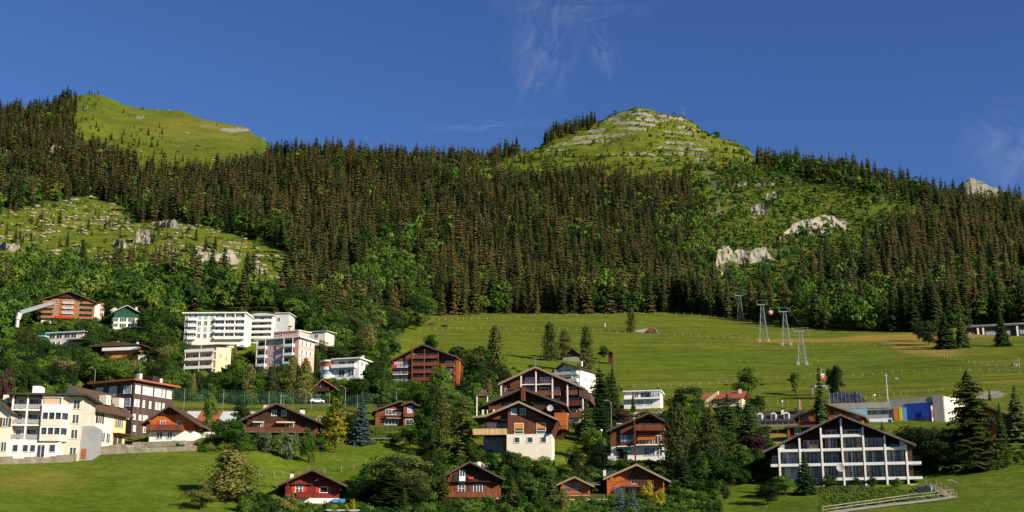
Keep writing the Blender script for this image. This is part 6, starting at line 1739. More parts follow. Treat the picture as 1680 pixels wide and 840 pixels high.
for t in (.3, .55, .8):
    xx, yy = X3 + .3 + 6.1 * t, y3 + 11.5 * t
    for z in (b.Z(672), b.Z(684), b.Z(696)):
        o_ = b.win('front', 0, 0, 2.0, 1.0, mull=0, glass='glass_dark'); o_.location = (xx + .06, yy - .02, z); o_.rotation_euler = (0, 0, atan2(11.5, 6.1))
b.part('white_box', MB().box(b.X(1428), b.X(1464), -3.0, -1.0, b.Z(704), b.Z(688)), 'cloth_white'); b.part('box_window', MB().box(b.X(1458), b.X(1463), -3.06, -3.003, b.Z(699), b.Z(690)), 'glass_dark')
fp = thing('flagpole', 'white and red flag hanging on a pole before the blue panel', 'flagpole', tuple(b.pos + Vector((b.X(1520), -4.0, 0))))
MB().bar((0, 0, -2), (0, 0, b.Z(667)), .05, 6).build('pole', M['metal'], fp); MB().box(.06, .35, -.04, .04, b.Z(694), b.Z(669)).build('flag', M['cloth_white'], fp)
MB().box(.06, .30, -.06, -.045, b.Z(688), b.Z(676)).build('flag_stripe', M['cloth_red'], fp)
# dark glazed dome behind it
b = H('domed_shelter', 'dark grey segmented glazed dome behind the concrete station', 'shelter', 1391, 660, 338)
n = 9; m = MB(); rb = MB()
xs_ = [b.X(1364) + (b.X(1419) - b.X(1364)) * i / n for i in range(n + 1)]
def hz(i, q): t = i / n; return (b.Z(640) * (.62 + .38 * sin(pi * min(1, t * 1.1 + .1)) ** .8) if t < .75 else b.Z(640) * (1 - ((t - .72) / .28) ** 2 * .75)) * q
for i in range(n):
    for (q0, y0, q1, y1) in ((0, 0, .7, .3), (.7, .3, 1, 2.2), (1, 2.2, .95, 6)):
        m.quad((xs_[i], y0, hz(i, q0) - 2 * (q0 == 0)), (xs_[i + 1], y0, hz(i + 1, q0) - 2 * (q0 == 0)), (xs_[i + 1], y1, hz(i + 1, q1)), (xs_[i], y1, hz(i, q1)))
    rb.bar((xs_[i], -.05, -2), (xs_[i], .25, hz(i, .7)), .05).bar((xs_[i], .25, hz(i, .7)), (xs_[i], 2.2, hz(i, 1) + .03), .05)
m.quad((xs_[0], 0, -2), (xs_[0], .3, hz(0, .7)), (xs_[0], 2.2, hz(0, 1)), (xs_[0], 6, hz(0, .95)), (xs_[0], 6, -2))
b.part('glazing', m, 'glass_dark'); b.part('ribs', rb, 'grey')

# ---- 33 right edge chalet, 34 dark row in the meadow, retaining bank
b = H('edge_chalet', 'orange brown chalet with white balcony band and satellite dish behind the big conifer', 'chalet', 1640, 735, 290, yaw=-8)
chalet(b, 1598, 1668, 690, 690, 1622, 667, 10, 'wood_orange', 'white', b.Z(732), 'roof_brown', 'verge_dark', .8, 1.6, plinth='white')
b.balcony(b.X(1625), b.X(1670), b.Z(727), 1.3, 'boards', 'parapet', 'wood_orange'); b.win('front', b.X(1650), b.Z(716), 2.2, 1.4, glass='glass_blue'); b.win('front', b.X(1632), b.Z(695), 1.3, 1.2); b.win('front', b.X(1610), b.Z(712), 1.3, 1.2)
b.dish(b.X(1661), -1.6, b.Z(727), .6); b.part('tall_chimney', MB().box(b.X(1663), b.X(1666), 1, 2, b.Z(705), b.Z(690)), 'white')
b = H('long_dark_lodge', 'long low dark building with white pillars at the forest edge beyond the hay field', 'lodge', 1640, 552, 655, yaw=4)
x0, x1 = b.X(1590), b.X(1725)
b.part('wall', MB().box(x0, x1, 0, 10, -3, b.Z(535)), 'siding'); b.part('upper_floor', MB().box(x0 + 2, x1, 2, 10, b.Z(535) + .01, b.Z(530)), 'grey'); b.part('roof', slab(x0 - 1, x1 + 1, b.Z(536) , b.Z(528), -1.2, 6), 'roof_dark')
for u in (1606, 1614, 1666): b.part('pillar', MB().box(b.X(u), b.X(u) + .9, -1.0, -.2, -2, b.Z(536)), 'parapet')
for u in (1598, 1624, 1632, 1642, 1652, 1676): b.win('front', b.X(u), b.Z(549), 2.4, 1.6, glass='glass_blue')

# ---- 35 barn in the meadow, huts
b = H('meadow_barn', 'low grey roofed barn with one rusty red roof bay in the upper meadow', 'barn', 1058, 547, 655, yaw=-35)
x0, x1 = b.X(1036), b.X(1068)
b.part('wall', MB().box(x0, x1, 0, 5, -2, b.Z(544)), 'wood_grey')
zz, zb = b.Z(546), b.Z(538)
b.part('roof', slab(x0 - .5, b.X(1058), zz, zb, -.6, 3), 'light_grey'); b.part('rusty_roof_bay', slab(b.X(1058) + .02, x1 + .5, zz, zb, -.6, 3), 'roof_red'); b.part('roof_back', slab(x0 - .5, x1 + .5, zb, zz, 3.01, 6), 'light_grey')
b.part('gable', MB().quad((x1 + .01, 0, -1), (x1 + .01, 5, -1), (x1 + .01, 5, zz), (x1 + .01, 2.9, zb), (x1 + .01, 0, zz)), 'dark')
b = H('field_hut', 'dark wooden hut between the meadow conifers', 'hut', 938, 590, 505, yaw=-15)
chalet(b, 926, 952, 583, 583, 940, 573, 6, 'wood_dark', None, 0, 'roof_brown', 'verge_dark', .8, .8, plinth='stone')
b.part('stone_base', MB().box(b.X(924), b.X(950), -.8, -.02, -1, 1.0), 'gravel'); door(b, b.X(938), .1, 1.2, 1.9, 'wood_brown')
b = H('ruined_hut', 'tiny weathered hut beside the small round meadow tree', 'hut', 1002, 585, 500, yaw=-15)
chalet(b, 998, 1006, 580, 580, 1001, 576.5, 3, 'wood_brown', None, 0, 'roof_brown', 'verge_dark', .2, .3, plinth='wood_brown'); door(b, b.X(1002), 0, .7, 1.4, 'dark')
b = H('rubble_shelter', 'small collapsed plank shelter by a white post in the upper meadow', 'shelter', 999, 542, 690)
b.part('roof', slab(-1, 2.2, .4, 1.4, 0, 2), 'wood_grey'); b.part('post', MB().box(-2.3, -1.9, 0, .4, -1, 4.2), 'parapet'); b.part('rail', MB().bar((-2.1, .2, 1.2), (0, .2, .8), .12), 'wood_grey')
# ---------------------------------------------------------------- village greenery
M['leaf_near'] = m_leaf('thicket_leaves', (0.018, 0.044, 0.006), (0.044, 0.094, 0.010), (0.100, 0.155, 0.018), 'tint', 0.28, 0.25)
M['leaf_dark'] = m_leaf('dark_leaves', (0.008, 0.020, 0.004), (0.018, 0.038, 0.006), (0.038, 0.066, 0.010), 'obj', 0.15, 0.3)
M['hedge'] = m_leaf('clipped_hedge_leaves', (0.022, 0.045, 0.007), (0.045, 0.080, 0.010), (0.075, 0.110, 0.016), 'obj', 0.15, 0.6)
_op = proto
def proto(kind, var):
    key = (kind, var)
    if key in PROTO: return PROTO[key]
    if kind == 'dark_broadleaf':
        P, l = broad_pts(500 + var, 10, 4.2, 40, 110, .03, 'round', .24); PROTO[key] = (crown_mesh('crown', P, M['leaf_dark']), trunk_mb(500 + var, 10, .22, l).mesh('trunk', M['bark'])); return PROTO[key]
    if kind == 'cedar':
        P = spruce_tris(600 + var, 10, 4.2, 20, 16, 6, .9, .10, .55, .03, .45); PROTO[key] = (crown_mesh('crown', P, M['spruce_garden']), trunk_mb(600 + var, 10, .24).mesh('trunk', M['bark'])); return PROTO[key]
    if kind == 'loose_spruce':
        P = spruce_tris(640 + var, 10, 3.3, 34, 14, 7, .82, .18, .62, .02, .55); PROTO[key] = (crown_mesh('crown', P, M['spruce_loose']), trunk_mb(640 + var, 10, .2).mesh('trunk', M['bark'])); return PROTO[key]
    return _op(kind, var)
M['spruce_loose'] = m_leaf('light_spruce_needles', (0.030, 0.046, 0.010), (0.068, 0.084, 0.016), (0.120, 0.128, 0.028), 'obj', 0.2, 0.3)
for k_, n_ in (('dark_broadleaf', 'broadleaf_tree'), ('cedar', 'cedar_tree'), ('loose_spruce', 'spruce_tree')): NAMES[k_] = n_

T = [  # kind, column, foot row, tip row, crown width (px), distance or None, label
 ('larch', 812, 634, 531, 46, None, 'tall solitary larch above the big brown chalet'),
 ('larch', 902, 592, 530, 42, None, 'tallest larch of the three beside the field hut'),
 ('larch', 927, 590, 540, 40, None, 'rounder larch directly behind the field hut'),
 ('larch', 962, 612, 537, 42, None, 'slender larch between the field hut and the tiny weathered hut'),
 ('broadleaf', 990, 590, 566, 22, None, 'small round tree beside the tiny weathered hut'),
 ('larch', 1036, 545, 504, 26, None, 'lone larch at the end of the grey roofed meadow barn'),
 ('broadleaf', 706, 590, 548, 34, 490, 'round dark tree behind the ridge of the balcony chalet'),
 ('loose_spruce', 1600, 782, 612, 150, 242, 'huge spreading spruce in front of the concrete station corner'),
 ('spruce', 1672, 735, 634, 56, 285, 'dark spruce cut by the picture edge above the edge chalet'),
 ('slim_spruce', 1645, 712, 662, 28, 275, 'young narrow spruce in front of the edge chalet roof'),
 ('broadleaf', 1230, 665, 601, 52, None, 'round tree on the meadow edge behind the red roofed house'),
 ('tall_broadleaf', 1305, 648, 604, 24, None, 'small tree with a long shadow on the meadow'),
 ('dark_broadleaf', 1372, 660, 594, 36, 380, 'dark upright tree beside the domed shelter'),
 ('slim_spruce', 1349, 704, 600, 36, 296, 'tall dark conifer column under the cable car cabin'),
 ('dark_broadleaf', 1130, 700, 627, 70, 330, 'big round dark tree between white bungalow and red roofed house'),
 ('birch', 1112, 798, 664, 76, 240, 'tall pale green birch beside the two balcony chalet'),
 ('birch', 1165, 790, 680, 70, 246, 'drooping birch next to the tall pale green birch'),
 ('tall_broadleaf', 1142, 760, 672, 54, 262, 'leafy tree wedged behind the two birches'),
 ('cedar', 1196, 765, 648, 78, 270, 'spreading dark cedar in front of the red roofed house'),
 ('cedar', 1230, 772, 655, 66, 262, 'darker cedar beside the spreading one facing the slate roofs'),
 ('purple_tree', 1238, 775, 706, 50, 248, 'purple leaved tree below the dark cedars'),
 ('broadleaf', 1175, 808, 735, 70, 236, 'dense green tree below the cedars'),
 ('cedar', 985, 694, 604, 72, 322, 'dark conifer right beside the white gabled house'),
 ('slim_spruce', 1006, 690, 600, 34, 330, 'tallest pointed conifer behind the two balcony chalet'),
 ('spruce', 963, 712, 655, 44, 285, 'bluish conifer in front of the brown chalet side box'),
 ('cedar', 985, 722, 648, 60, 290, 'broad dark conifer between stepped trio and two balcony chalet'),
 ('purple_tree', 1022, 694, 668, 34, 310, 'purple leaved tree behind the two balcony chalet roof'),
 ('slim_spruce', 1039, 676, 643, 12, 345, 'tiny dark cypress in front of the white bungalow'),
 ('blue_spruce', 592, 724, 643, 46, 262, 'silvery blue spruce beside the golden tree'),
 ('golden_conifer', 549, 730, 652, 56, 255, 'golden yellow tree between dark chalet and blue spruce'),
 ('tall_broadleaf', 551, 722, 642, 34, 268, 'light green pointed tree behind the golden tree'),
 ('grey_shrub', 437, 736, 708, 40, 249, 'silver green willow shrub below the dark chalet'),
 ('grey_shrub', 470, 734, 707, 38, 248, 'second silver willow shrub under the dark chalet balcony'),
 ('shrub', 506, 734, 706, 36, 248, 'bright green shrub at the corner of the dark chalet'),
 ('broadleaf', 376, 738, 688, 66, 252, 'dark green tree between orange chalet and dark chalet'),
 ('tall_broadleaf', 343, 702, 632, 30, 268, 'slim pointed tree behind the orange chalet'),
 ('tall_broadleaf', 395, 700, 652, 40, 278, 'thin tree in front of the pale hall roof'),
 ('birch', 378, 856, 741, 128, 212, 'large olive green birch on the lower lawn'),
 ('olive_broadleaf', 330, 858, 800, 60, 205, 'low olive tree at the foot of the large birch'),
 ('olive_broadleaf', 652, 850, 738, 118, 220, 'big yellow green tree between crimson and flag chalets'),
 ('loose_spruce', 640, 855, 765, 100, 212, 'dark spruce growing in front of the big yellow green tree'),
 ('loose_spruce', 760, 748, 650, 62, 252, 'tall olive spruce beside the front chalet balcony'),
 ('birch', 722, 720, 640, 50, 272, 'light birch between red brown chalet and front chalet'),
 ('broadleaf', 722, 668, 598, 46, 345, 'leafy tree hiding the middle of the balcony chalet'),
 ('broadleaf', 700, 735, 680, 46, 256, 'bushy tree below the red brown chalet corner'),
 ('tall_broadleaf', 690, 720, 655, 34, 275, 'bright leafy tree beside the red brown chalet'),
 ('birch', 478, 665, 584, 42, 352, 'pale birch in front of the pink building'),
 ('birch', 499, 668, 588, 36, 350, 'birch at the corner of the pink building'),
 ('larch', 445, 668, 600, 34, 352, 'larch between balcony block and pink building'),
 ('larch', 408, 665, 598, 36, 350, 'larch below the green slope of the white apartments'),
 ('birch', 603, 610, 530, 46, 440, 'tall loose birch at the tip of the meadow'),
 ('slim_spruce', 566, 610, 552, 18, 430, 'dark pointed spruce behind the rounded white house'),
 ('dark_broadleaf', 545, 605, 562, 44, 440, 'dark round tree beside the pink building annex'),
 ('slim_spruce', 628, 690, 600, 26, 322, 'slender spruce before the balcony chalet corner'),
 ('purple_tree', 4, 660, 600, 34, 330, 'purple leaved tree at the picture edge'),
 ('cedar', 231, 566, 505, 42, 520, 'dark conifer beside the green gabled house'),
 ('tall_broadleaf', 70, 670, 616, 46, 275, 'rounded tree directly behind the cream apartment block'),
 ('spruce', 1322, 824, 742, 50, 222, 'dark spruce in front of the white framed apartment building'),
 ('dark_broadleaf', 1360, 806, 778, 40, 226, 'dark bush beside the spruce under the framed building'),
 ('shrub', 1404, 806, 784, 24, 227, 'low bush at the foot of the framed building'),
 ('shrub', 1430, 806, 783, 22, 227, 'rusty green bush at the foot of the framed building'),
 ('shrub', 1472, 806, 785, 22, 227, 'rounded bush by the terrace wall of the framed building'),
 ('broadleaf', 1288, 830, 778, 52, 220, 'bright green tree on the lawn below the framed building'),
 ('dark_broadleaf', 1260, 842, 790, 48, 214, 'dark bushy tree at the bottom of the sunny lawn'),
 ('tall_broadleaf', 1190, 835, 792, 24, 216, 'young thin tree on the sunny lawn'),
 ('slim_spruce', 1449, 716, 692, 20, 285, 'little conifer in front of the white box of the station'),
 ('spruce', 1553, 572, 512, 44, None, 'left spruce of the dark meadow group beside the hay field'.replace('left ', 'tallest ')),
 ('spruce', 1579, 570, 514, 36, None, 'slimmer spruce of the dark meadow group by the lodge'),
 ('spruce', 1645, 568, 508, 38, None, 'dark spruce in front of the long dark lodge'),
 ('dark_broadleaf', 1524, 566, 520, 38, None, 'round dark tree at the hay field edge of the meadow group'),
 ('dark_broadleaf', 1508, 560, 528, 24, None, 'small dark bush casting shade on the dry hay field'),
 ('broadleaf', 1440, 542, 506, 40, None, 'bright bushy tree at the forest edge above the hay field'),
 ('broadleaf', 1490, 538, 514, 34, None, 'low bush between forest and hay field'),
 ('blue_spruce', 1020, 842, 803, 40, 208, 'blue green conifer below the orange brown chalet'),
 ('blue_spruce', 1040, 846, 806, 34, 207, 'second blue conifer below the orange brown chalet'),
 ('spruce', 1125, 812, 752, 44, 226, 'dark spruce beside the orange brown chalet'),
 ('golden_shrub', 1082, 826, 805, 26, 212, 'rusty golden shrub below the orange brown chalet'),
 ('golden_shrub', 1062, 812, 792, 26, 219, 'yellow green shrub hiding the chalet door'),
 ('spruce', 860, 822, 768, 50, 222, 'dark conifer beside the flag chalet'),
 ('tall_broadleaf', 872, 838, 778, 40, 214, 'bright tree between the flag chalet and the orange annex'),
 ('birch', 925, 845, 803, 34, 208, 'weeping tree in front of the white garage'),
 ('dark_broadleaf', 945, 772, 730, 34, 240, 'dark tree above the orange annex'),
 ('olive_shrub', 470, 845, 812, 60, 206, 'olive shrub below the crimson chalet'),
 ('golden_shrub', 575, 838, 822, 30, 208, 'rusty hedge shrub before the crimson chalet'),
 ('dark_broadleaf', 702, 800, 742, 44, 234, 'dark round tree between the big yellow green tree and the flag chalet'),
 ('loose_spruce', 728, 846, 772, 40, 212, 'tall conifer at the bottom before the flag chalet corner'),
 ('broadleaf', 893, 806, 748, 44, 236, 'leafy tree in the gap between flag chalet and orange annex'),
 ('dark_broadleaf', 838, 774, 736, 38, 240, 'dark tree directly behind the flag chalet roof'),
 ('spruce', 905, 842, 772, 42, 213, 'pointed dark spruce beside the bright square hedge'),
 ('loose_spruce', 842, 846, 786, 44, 211, 'feathery conifer at the bottom beside the flag chalet'),
 ('broadleaf', 975, 742, 700, 44, 258, 'sunny green tree on the slope beside the front chalet'),
 ('dark_broadleaf', 984, 768, 722, 44, 247, 'dark tree above the rear roof of the orange brown chalet'),
 ('broadleaf', 1192, 775, 694, 66, 252, 'broad green tree in the middle of the clump of cedars'),
 ('tall_broadleaf', 1150, 805, 742, 44, 232, 'fresh green tree at the foot of the drooping birch'),
 ('dark_broadleaf', 600, 842, 782, 52, 216, 'dark shadowy tree beside the crimson chalet'),
 ('olive_broadleaf', 690, 850, 776, 60, 214, 'olive tree at the right foot of the big yellow green tree'.replace('right foot', 'foot')),
 ('broadleaf', 775, 760, 722, 34, 246, 'small leafy tree below the pale balcony of the front chalet'),
 ('broadleaf', 672, 728, 692, 34, 262, 'small sunny tree at the end of the clipped hedges'),
]
random.seed(23)
for k_, x, yb, yt, w, D, lab in T:
    tree_px(k_, x, yb, yt, lab, None, 1.0, D, w)

SHORT = [(h.o.name.split('.')[0].replace('_', ' '), h.px, h.py, h.D) for h in HOUSES]
DESC = {'broadleaf': 'leafy green tree', 'tall_broadleaf': 'upright green tree', 'dark_broadleaf': 'dark leafy tree', 'olive_broadleaf': 'olive green tree', 'larch': 'feathery larch', 'birch': 'loose pale birch',
        'slim_spruce': 'narrow spruce', 'spruce': 'garden spruce', 'cedar': 'spreading conifer', 'shrub': 'green shrub', 'olive_shrub': 'olive shrub', 'grey_shrub': 'silvery shrub', 'golden_shrub': 'yellowish shrub', 'loose_spruce': 'light spruce', 'forest_broadleaf': 'leafy green tree', 'forest_spruce': 'narrow dark spruce'}
USED = {}
def auto_label(kind, x, y, D, h):
    c = sorted(SHORT, key=lambda s: hypot(s[1] - x, (s[2] - y) * 1.6))[:2]
    a, b_ = c
    rel = 'behind' if D > a[3] + 12 else ('in front of' if D < a[3] - 10 else 'beside')
    size = 'small ' if h < 5 else ('tall ' if h > 15 else '')
    lab = f'{size}{DESC[kind]} {rel} the {a[0]}'
    side = ' towards the ' + b_[0]
    if len((lab + side).split()) <= 16: lab += side
    return lab
def blocked(x, yt, yb, w, D):
    for (a, b_, c, d, DD) in KEEP:
        if D < DD + 3 and x + w * .42 > a and x - w * .42 < c and yt < d - 1 and yb > b_ + 2: return True
    for h in HOUSES:
        if abs(h.D - D) < 14 and abs(x - h.px) < 9 / h.m and h.D - 2 < D: return True
    return False
PTS = []
RECS = []
def fill(poly, n, kinds, hr, wr=.8, sp=9, tries=14, force=False):
    xs_ = [p[0] for p in poly]; ys_ = [p[1] for p in poly]
    kk = [k for k, _ in kinds]; ww = [w for _, w in kinds]
    done = 0
    for _ in range(n * tries):
        if done >= n: break
        x = random.uniform(min(xs_), max(xs_)); y = random.uniform(min(ys_), max(ys_))
        if not bool(in_poly(np.array([x]), np.array([y]), poly)[0]): continue
        if any(bool(in_poly(np.array([x]), np.array([y - 4]), c_)[0]) for c_ in CLEAR): continue
        if any(abs(x - a) < sp and abs(y - b_) < sp * .5 for a, b_ in PTS): continue
        kind = random.choices(kk, ww)[0]
        p = place(x, y); D = hypot(p.x, p.y); F = p.y * cos(PITCH) + p.z * sin(PITCH)
        hpx = random.uniform(*hr); H_ = hpx * F / FPX
        if 'shrub' in kind: H_ *= .45; hpx *= .45
        wpx = hpx * (.9 if kind in ('broadleaf', 'dark_broadleaf', 'olive_broadleaf', 'forest_broadleaf') else (1.6 if 'shrub' in kind else (.8 if kind == 'cedar' else .5))) * wr / .8
        if blocked(x, y - hpx, y, wpx, D):
            # a lower plant may still fit
            kind = random.choice(('shrub', 'olive_shrub', 'shrub')); hpx = random.uniform(7, 12); H_ = hpx * F / FPX; wpx = hpx * 1.6
            if blocked(x, y - hpx, y, wpx, D): continue
        lab = auto_label(kind, x, y, D, H_)
        RECS.append((hpx * wpx, kind, p - Vector((0, 0, .3)), H_, lab, random.uniform(.85, 1.15) * wr / .8))
        PTS.append((x, y)); done += 1
B_, S_, D_, O_, L_, R_2, C_ = 'broadleaf', 'shrub', 'dark_broadleaf', 'olive_broadleaf', 'larch', 'birch', 'cedar'
TB = 'tall_broadleaf'
# wood above and round the upper left houses
fill([(-30, 530), (60, 528), (170, 530), (250, 545), (300, 560), (300, 575), (230, 600), (150, 610), (60, 600), (-30, 600)], 127, [(B_, 4), (TB, 3), (D_, 1), (O_, 1), ('slim_spruce', .5)], (30, 48), sp=10)
fill([(-30, 600), (150, 600), (260, 590), (300, 610), (300, 650), (140, 640), (-30, 668)], 112, [(B_, 4), (TB, 3), (D_, 2), (O_, .6), ('slim_spruce', .4)], (36, 56), sp=11)
fill([(-30, 560), (60, 560), (130, 585), (100, 640), (-30, 650)], 33, [(B_, 3), (TB, 3), (D_, 1)], (50, 66), sp=12)
fill([(-30, 505), (65, 505), (65, 535), (-30, 540)], 24, [(B_, 3), (TB, 2)], (28, 40))
fill([(165, 505), (300, 515), (300, 565), (225, 555), (170, 545)], 45, [(B_, 3), (TB, 3), (D_, 2), ('slim_spruce', 1)], (26, 42))
fill([(470, 512), (700, 512), (690, 545), (600, 556), (540, 585), (515, 560), (480, 545)], 63, [(B_, 4), (D_, 2), (TB, 2), ('larch', 1), (O_, 1)], (34, 56), sp=11)
fill([(230, 600), (300, 600), (300, 615), (400, 622), (420, 640), (420, 660), (260, 655)], 66, [(B_, 4), (TB, 3), (D_, 2), (L_, 1)], (30, 50), sp=9)
fill([(400, 610), (530, 600), (520, 660), (400, 662)], 51, [(B_, 3), (TB, 2), (L_, 2), (D_, 1), (R_2, 1)], (30, 46), sp=9)
fill([(372, 555), (420, 560), (420, 590), (380, 610), (372, 600)], 10, [(L_, 1), (B_, 1), (S_, 2)], (16, 30))
fill([(500, 570), (530, 585), (520, 610), (505, 610)], 9, [(B_, 1), (D_, 1)], (30, 40))
fill([(545, 622), (640, 600), (645, 660), (610, 668), (540, 660)], 51, [(B_, 3), (TB, 3), (D_, 2), ('slim_spruce', 1)], (34, 54), sp=9)
fill([(585, 570), (640, 575), (640, 620), (590, 612)], 24, [(B_, 3), (TB, 2), (D_, 1)], (30, 44))
fill([(640, 645), (780, 630), (790, 720), (700, 720), (690, 690), (640, 665)], 63, [(B_, 4), (TB, 3), (R_2, 1), (D_, 1), ('slim_spruce', 1)], (36, 58), sp=10)
fill([(748, 600), (800, 610), (830, 640), (800, 668), (750, 640)], 27, [(B_, 3), (D_, 2), (L_, 1), (TB, 2)], (32, 50))
fill([(690, 740), (840, 748), (840, 762), (820, 775), (700, 775)], 39, [(B_, 3), (S_, 3), (D_, 2), ('loose_spruce', 1)], (22, 38))
fill([(600, 790), (720, 770), (735, 842), (600, 850)], 24, [(B_, 2), (D_, 3), ('loose_spruce', 2)], (36, 60))
fill([(820, 770), (905, 765), (915, 845), (820, 845)], 39, [(B_, 3), (D_, 2), (S_, 2), ('slim_spruce', 2), (TB, 2)], (28, 48))
fill([(720, 828), (915, 828), (915, 860), (720, 860)], 39, [(S_, 4), (B_, 2), (O_, 1), (TB, 1)], (20, 34))
fill([(398, 820), (610, 832), (610, 860), (398, 860)], 51, [(S_, 3), (B_, 2), (O_, 2)], (20, 34))
fill([(905, 690), (1000, 690), (1000, 745), (985, 765), (925, 770), (915, 740)], 45, [(B_, 3), (S_, 3), (D_, 2), (C_, 1)], (22, 40), sp=8)
fill([(970, 650), (1000, 650), (1020, 690), (965, 690)], 18, [(C_, 2), (D_, 2), ('slim_spruce', 2)], (36, 56))
fill([(900, 745), (1110, 756), (1110, 768), (900, 775)], 39, [(S_, 4), ('olive_shrub', 2), (D_, 1)], (18, 26), sp=7)
fill([(1090, 690), (1180, 690), (1260, 700), (1260, 760), (1200, 800), (1100, 800)], 60, [(B_, 4), (D_, 2), (R_2, 2), (TB, 2), (C_, 1)], (36, 60), sp=10)
fill([(1130, 665), (1240, 668), (1250, 700), (1130, 700)], 30, [(D_, 2), (C_, 2), (B_, 2)], (26, 40), sp=9)
fill([(1085, 800), (1165, 800), (1180, 850), (1010, 850), (1040, 822)], 36, [(S_, 3), (D_, 2), ('slim_spruce', 2), (B_, 2)], (20, 36))
fill([(1240, 702), (1345, 705), (1300, 725), (1240, 720)], 15, [(S_, 3), (D_, 1)], (18, 30))
fill([(1195, 770), (1262, 760), (1265, 790), (1200, 800)], 15, [(B_, 2), (S_, 2), (D_, 1)], (24, 44))
# the dark clump beside the framed building
fill([(1512, 735), (1560, 735), (1590, 775), (1530, 775)], 24, [(D_, 1)], (44, 70), sp=9)
for i, (x, yt, yb, w, D) in enumerate(((1470, 712, 760, 46, 262), (1492, 698, 760, 50, 268), (1515, 695, 770, 54, 262), (1540, 700, 775, 54, 258), (1565, 702, 778, 50, 254), (1452, 722, 756, 34, 262), (1580, 715, 780, 44, 250))):
    tree_px('dark_broadleaf', x, yb, yt, 'dense dark tree in the shady clump between the framed building and the huge spruce', 'trees of the shady clump', 1.0, D, w)
fill([(1610, 720), (1700, 725), (1700, 765), (1640, 770)], 30, [(D_, 2), (S_, 3)], (18, 32))
fill([(1545, 655), (1625, 655), (1640, 700), (1560, 690)], 9, [(D_, 1), ('slim_spruce', 2)], (20, 30))
fill([(335, 722), (535, 726), (530, 740), (335, 742)], 39, [(S_, 4), ('olive_shrub', 2), ('grey_shrub', 1)], (20, 34), sp=8)
fill([(325, 705), (400, 705), (400, 728), (330, 730)], 18, [(B_, 2), (S_, 2)], (24, 40))
fill([(135, 718), (330, 716), (335, 728), (135, 732)], 33, [(S_, 2), ('olive_shrub', 2)], (8, 14), sp=7)
fill([(535, 700), (610, 700), (612, 722), (538, 728)], 21, [(B_, 2), (D_, 2), ('golden_shrub', 1)], (24, 42))
fill([(600, 722), (700, 722), (720, 745), (690, 742), (600, 727)], 9, [(S_, 2), (D_, 2)], (12, 20))
fill([(1505, 515), (1690, 520), (1690, 530), (1600, 526), (1505, 530)], 18, [('slim_spruce', 2), (D_, 1)], (34, 50))
fill([(1175, 600), (1290, 620), (1480, 640), (1200, 660)], 4, [(S_, 1)], (8, 12))
fill([(790, 598), (940, 604), (900, 612), (790, 616)], 7, [(S_, 1)], (8, 16))
# the largest are trees of their own; the small leafy ones that only fill the gaps become one mass
N_OWN = 300 - sum(1 for t in T if NAMES[t[0]] == 'broadleaf_tree') - 14
leafy = sorted([r for r in RECS if NAMES[r[1]] == 'broadleaf_tree'], key=lambda r: -r[0])
shrubs_ = sorted([r for r in RECS if 'shrub' in r[1]], key=lambda r: -r[0])
others = [r for r in RECS if NAMES[r[1]] != 'broadleaf_tree' and 'shrub' not in r[1]] + shrubs_[:230]
small_ = shrubs_[230:]
for r in leafy[:N_OWN] + others: USED[r[4]] = USED.get(r[4], 0) + 1
for sc_, kind, p, H_, lab, wf in leafy[:N_OWN] + others:
    plant(kind, p, H_, lab, ('village trees: ' + lab[:60]) if USED[lab] > 1 else None, wf)
fillT = [broad_pts(1200 + v, 10, 4.2, 30, 62, .04, 'round', .36)[0] for v in range(3)] + [broad_pts(1210 + v, 10, 2.8, 30, 62, .04, 'tall', .3)[0] for v in range(2)]
Vs, ts = [], []
for sc_, kind, p, H_, lab, wf in leafy[N_OWN:] + small_:
    P = fillT[random.randrange(3) if kind != 'tall_broadleaf' else 3 + random.randrange(2)]
    wf = wf * (2.6 if 'shrub' in kind else 1)
    k = H_ / 10; a = random.uniform(0, 6.28); c, s_ = cos(a), sin(a); Q = np.empty_like(P)
    Q[..., 0] = (P[..., 0] * c - P[..., 1] * s_) * k * wf + p.x; Q[..., 1] = (P[..., 0] * s_ + P[..., 1] * c) * k * wf + p.y; Q[..., 2] = P[..., 2] * k + p.z
    Vs.append(Q.reshape(-1, 3)); ts.append(np.full(Q.shape[0] * 4, random.random() * (.35 if kind == 'dark_broadleaf' else 1)))
if Vs:
    V = np.concatenate(Vs); t_ = np.concatenate(ts); n = len(V) // 4
    me = np_mesh('village_thicket', V, np.arange(n * 4), np.full(n, 4), M['leaf_near'], {'tint': np.stack([t_, t_, t_, np.ones_like(t_)], -1)})
    tag(link('village_thicket', me), 'dense green thicket of smaller trees filling the gaps between the village houses', kind='stuff')
print('plants', len(RECS), 'leafy', len(leafy), 'labels', len(USED))

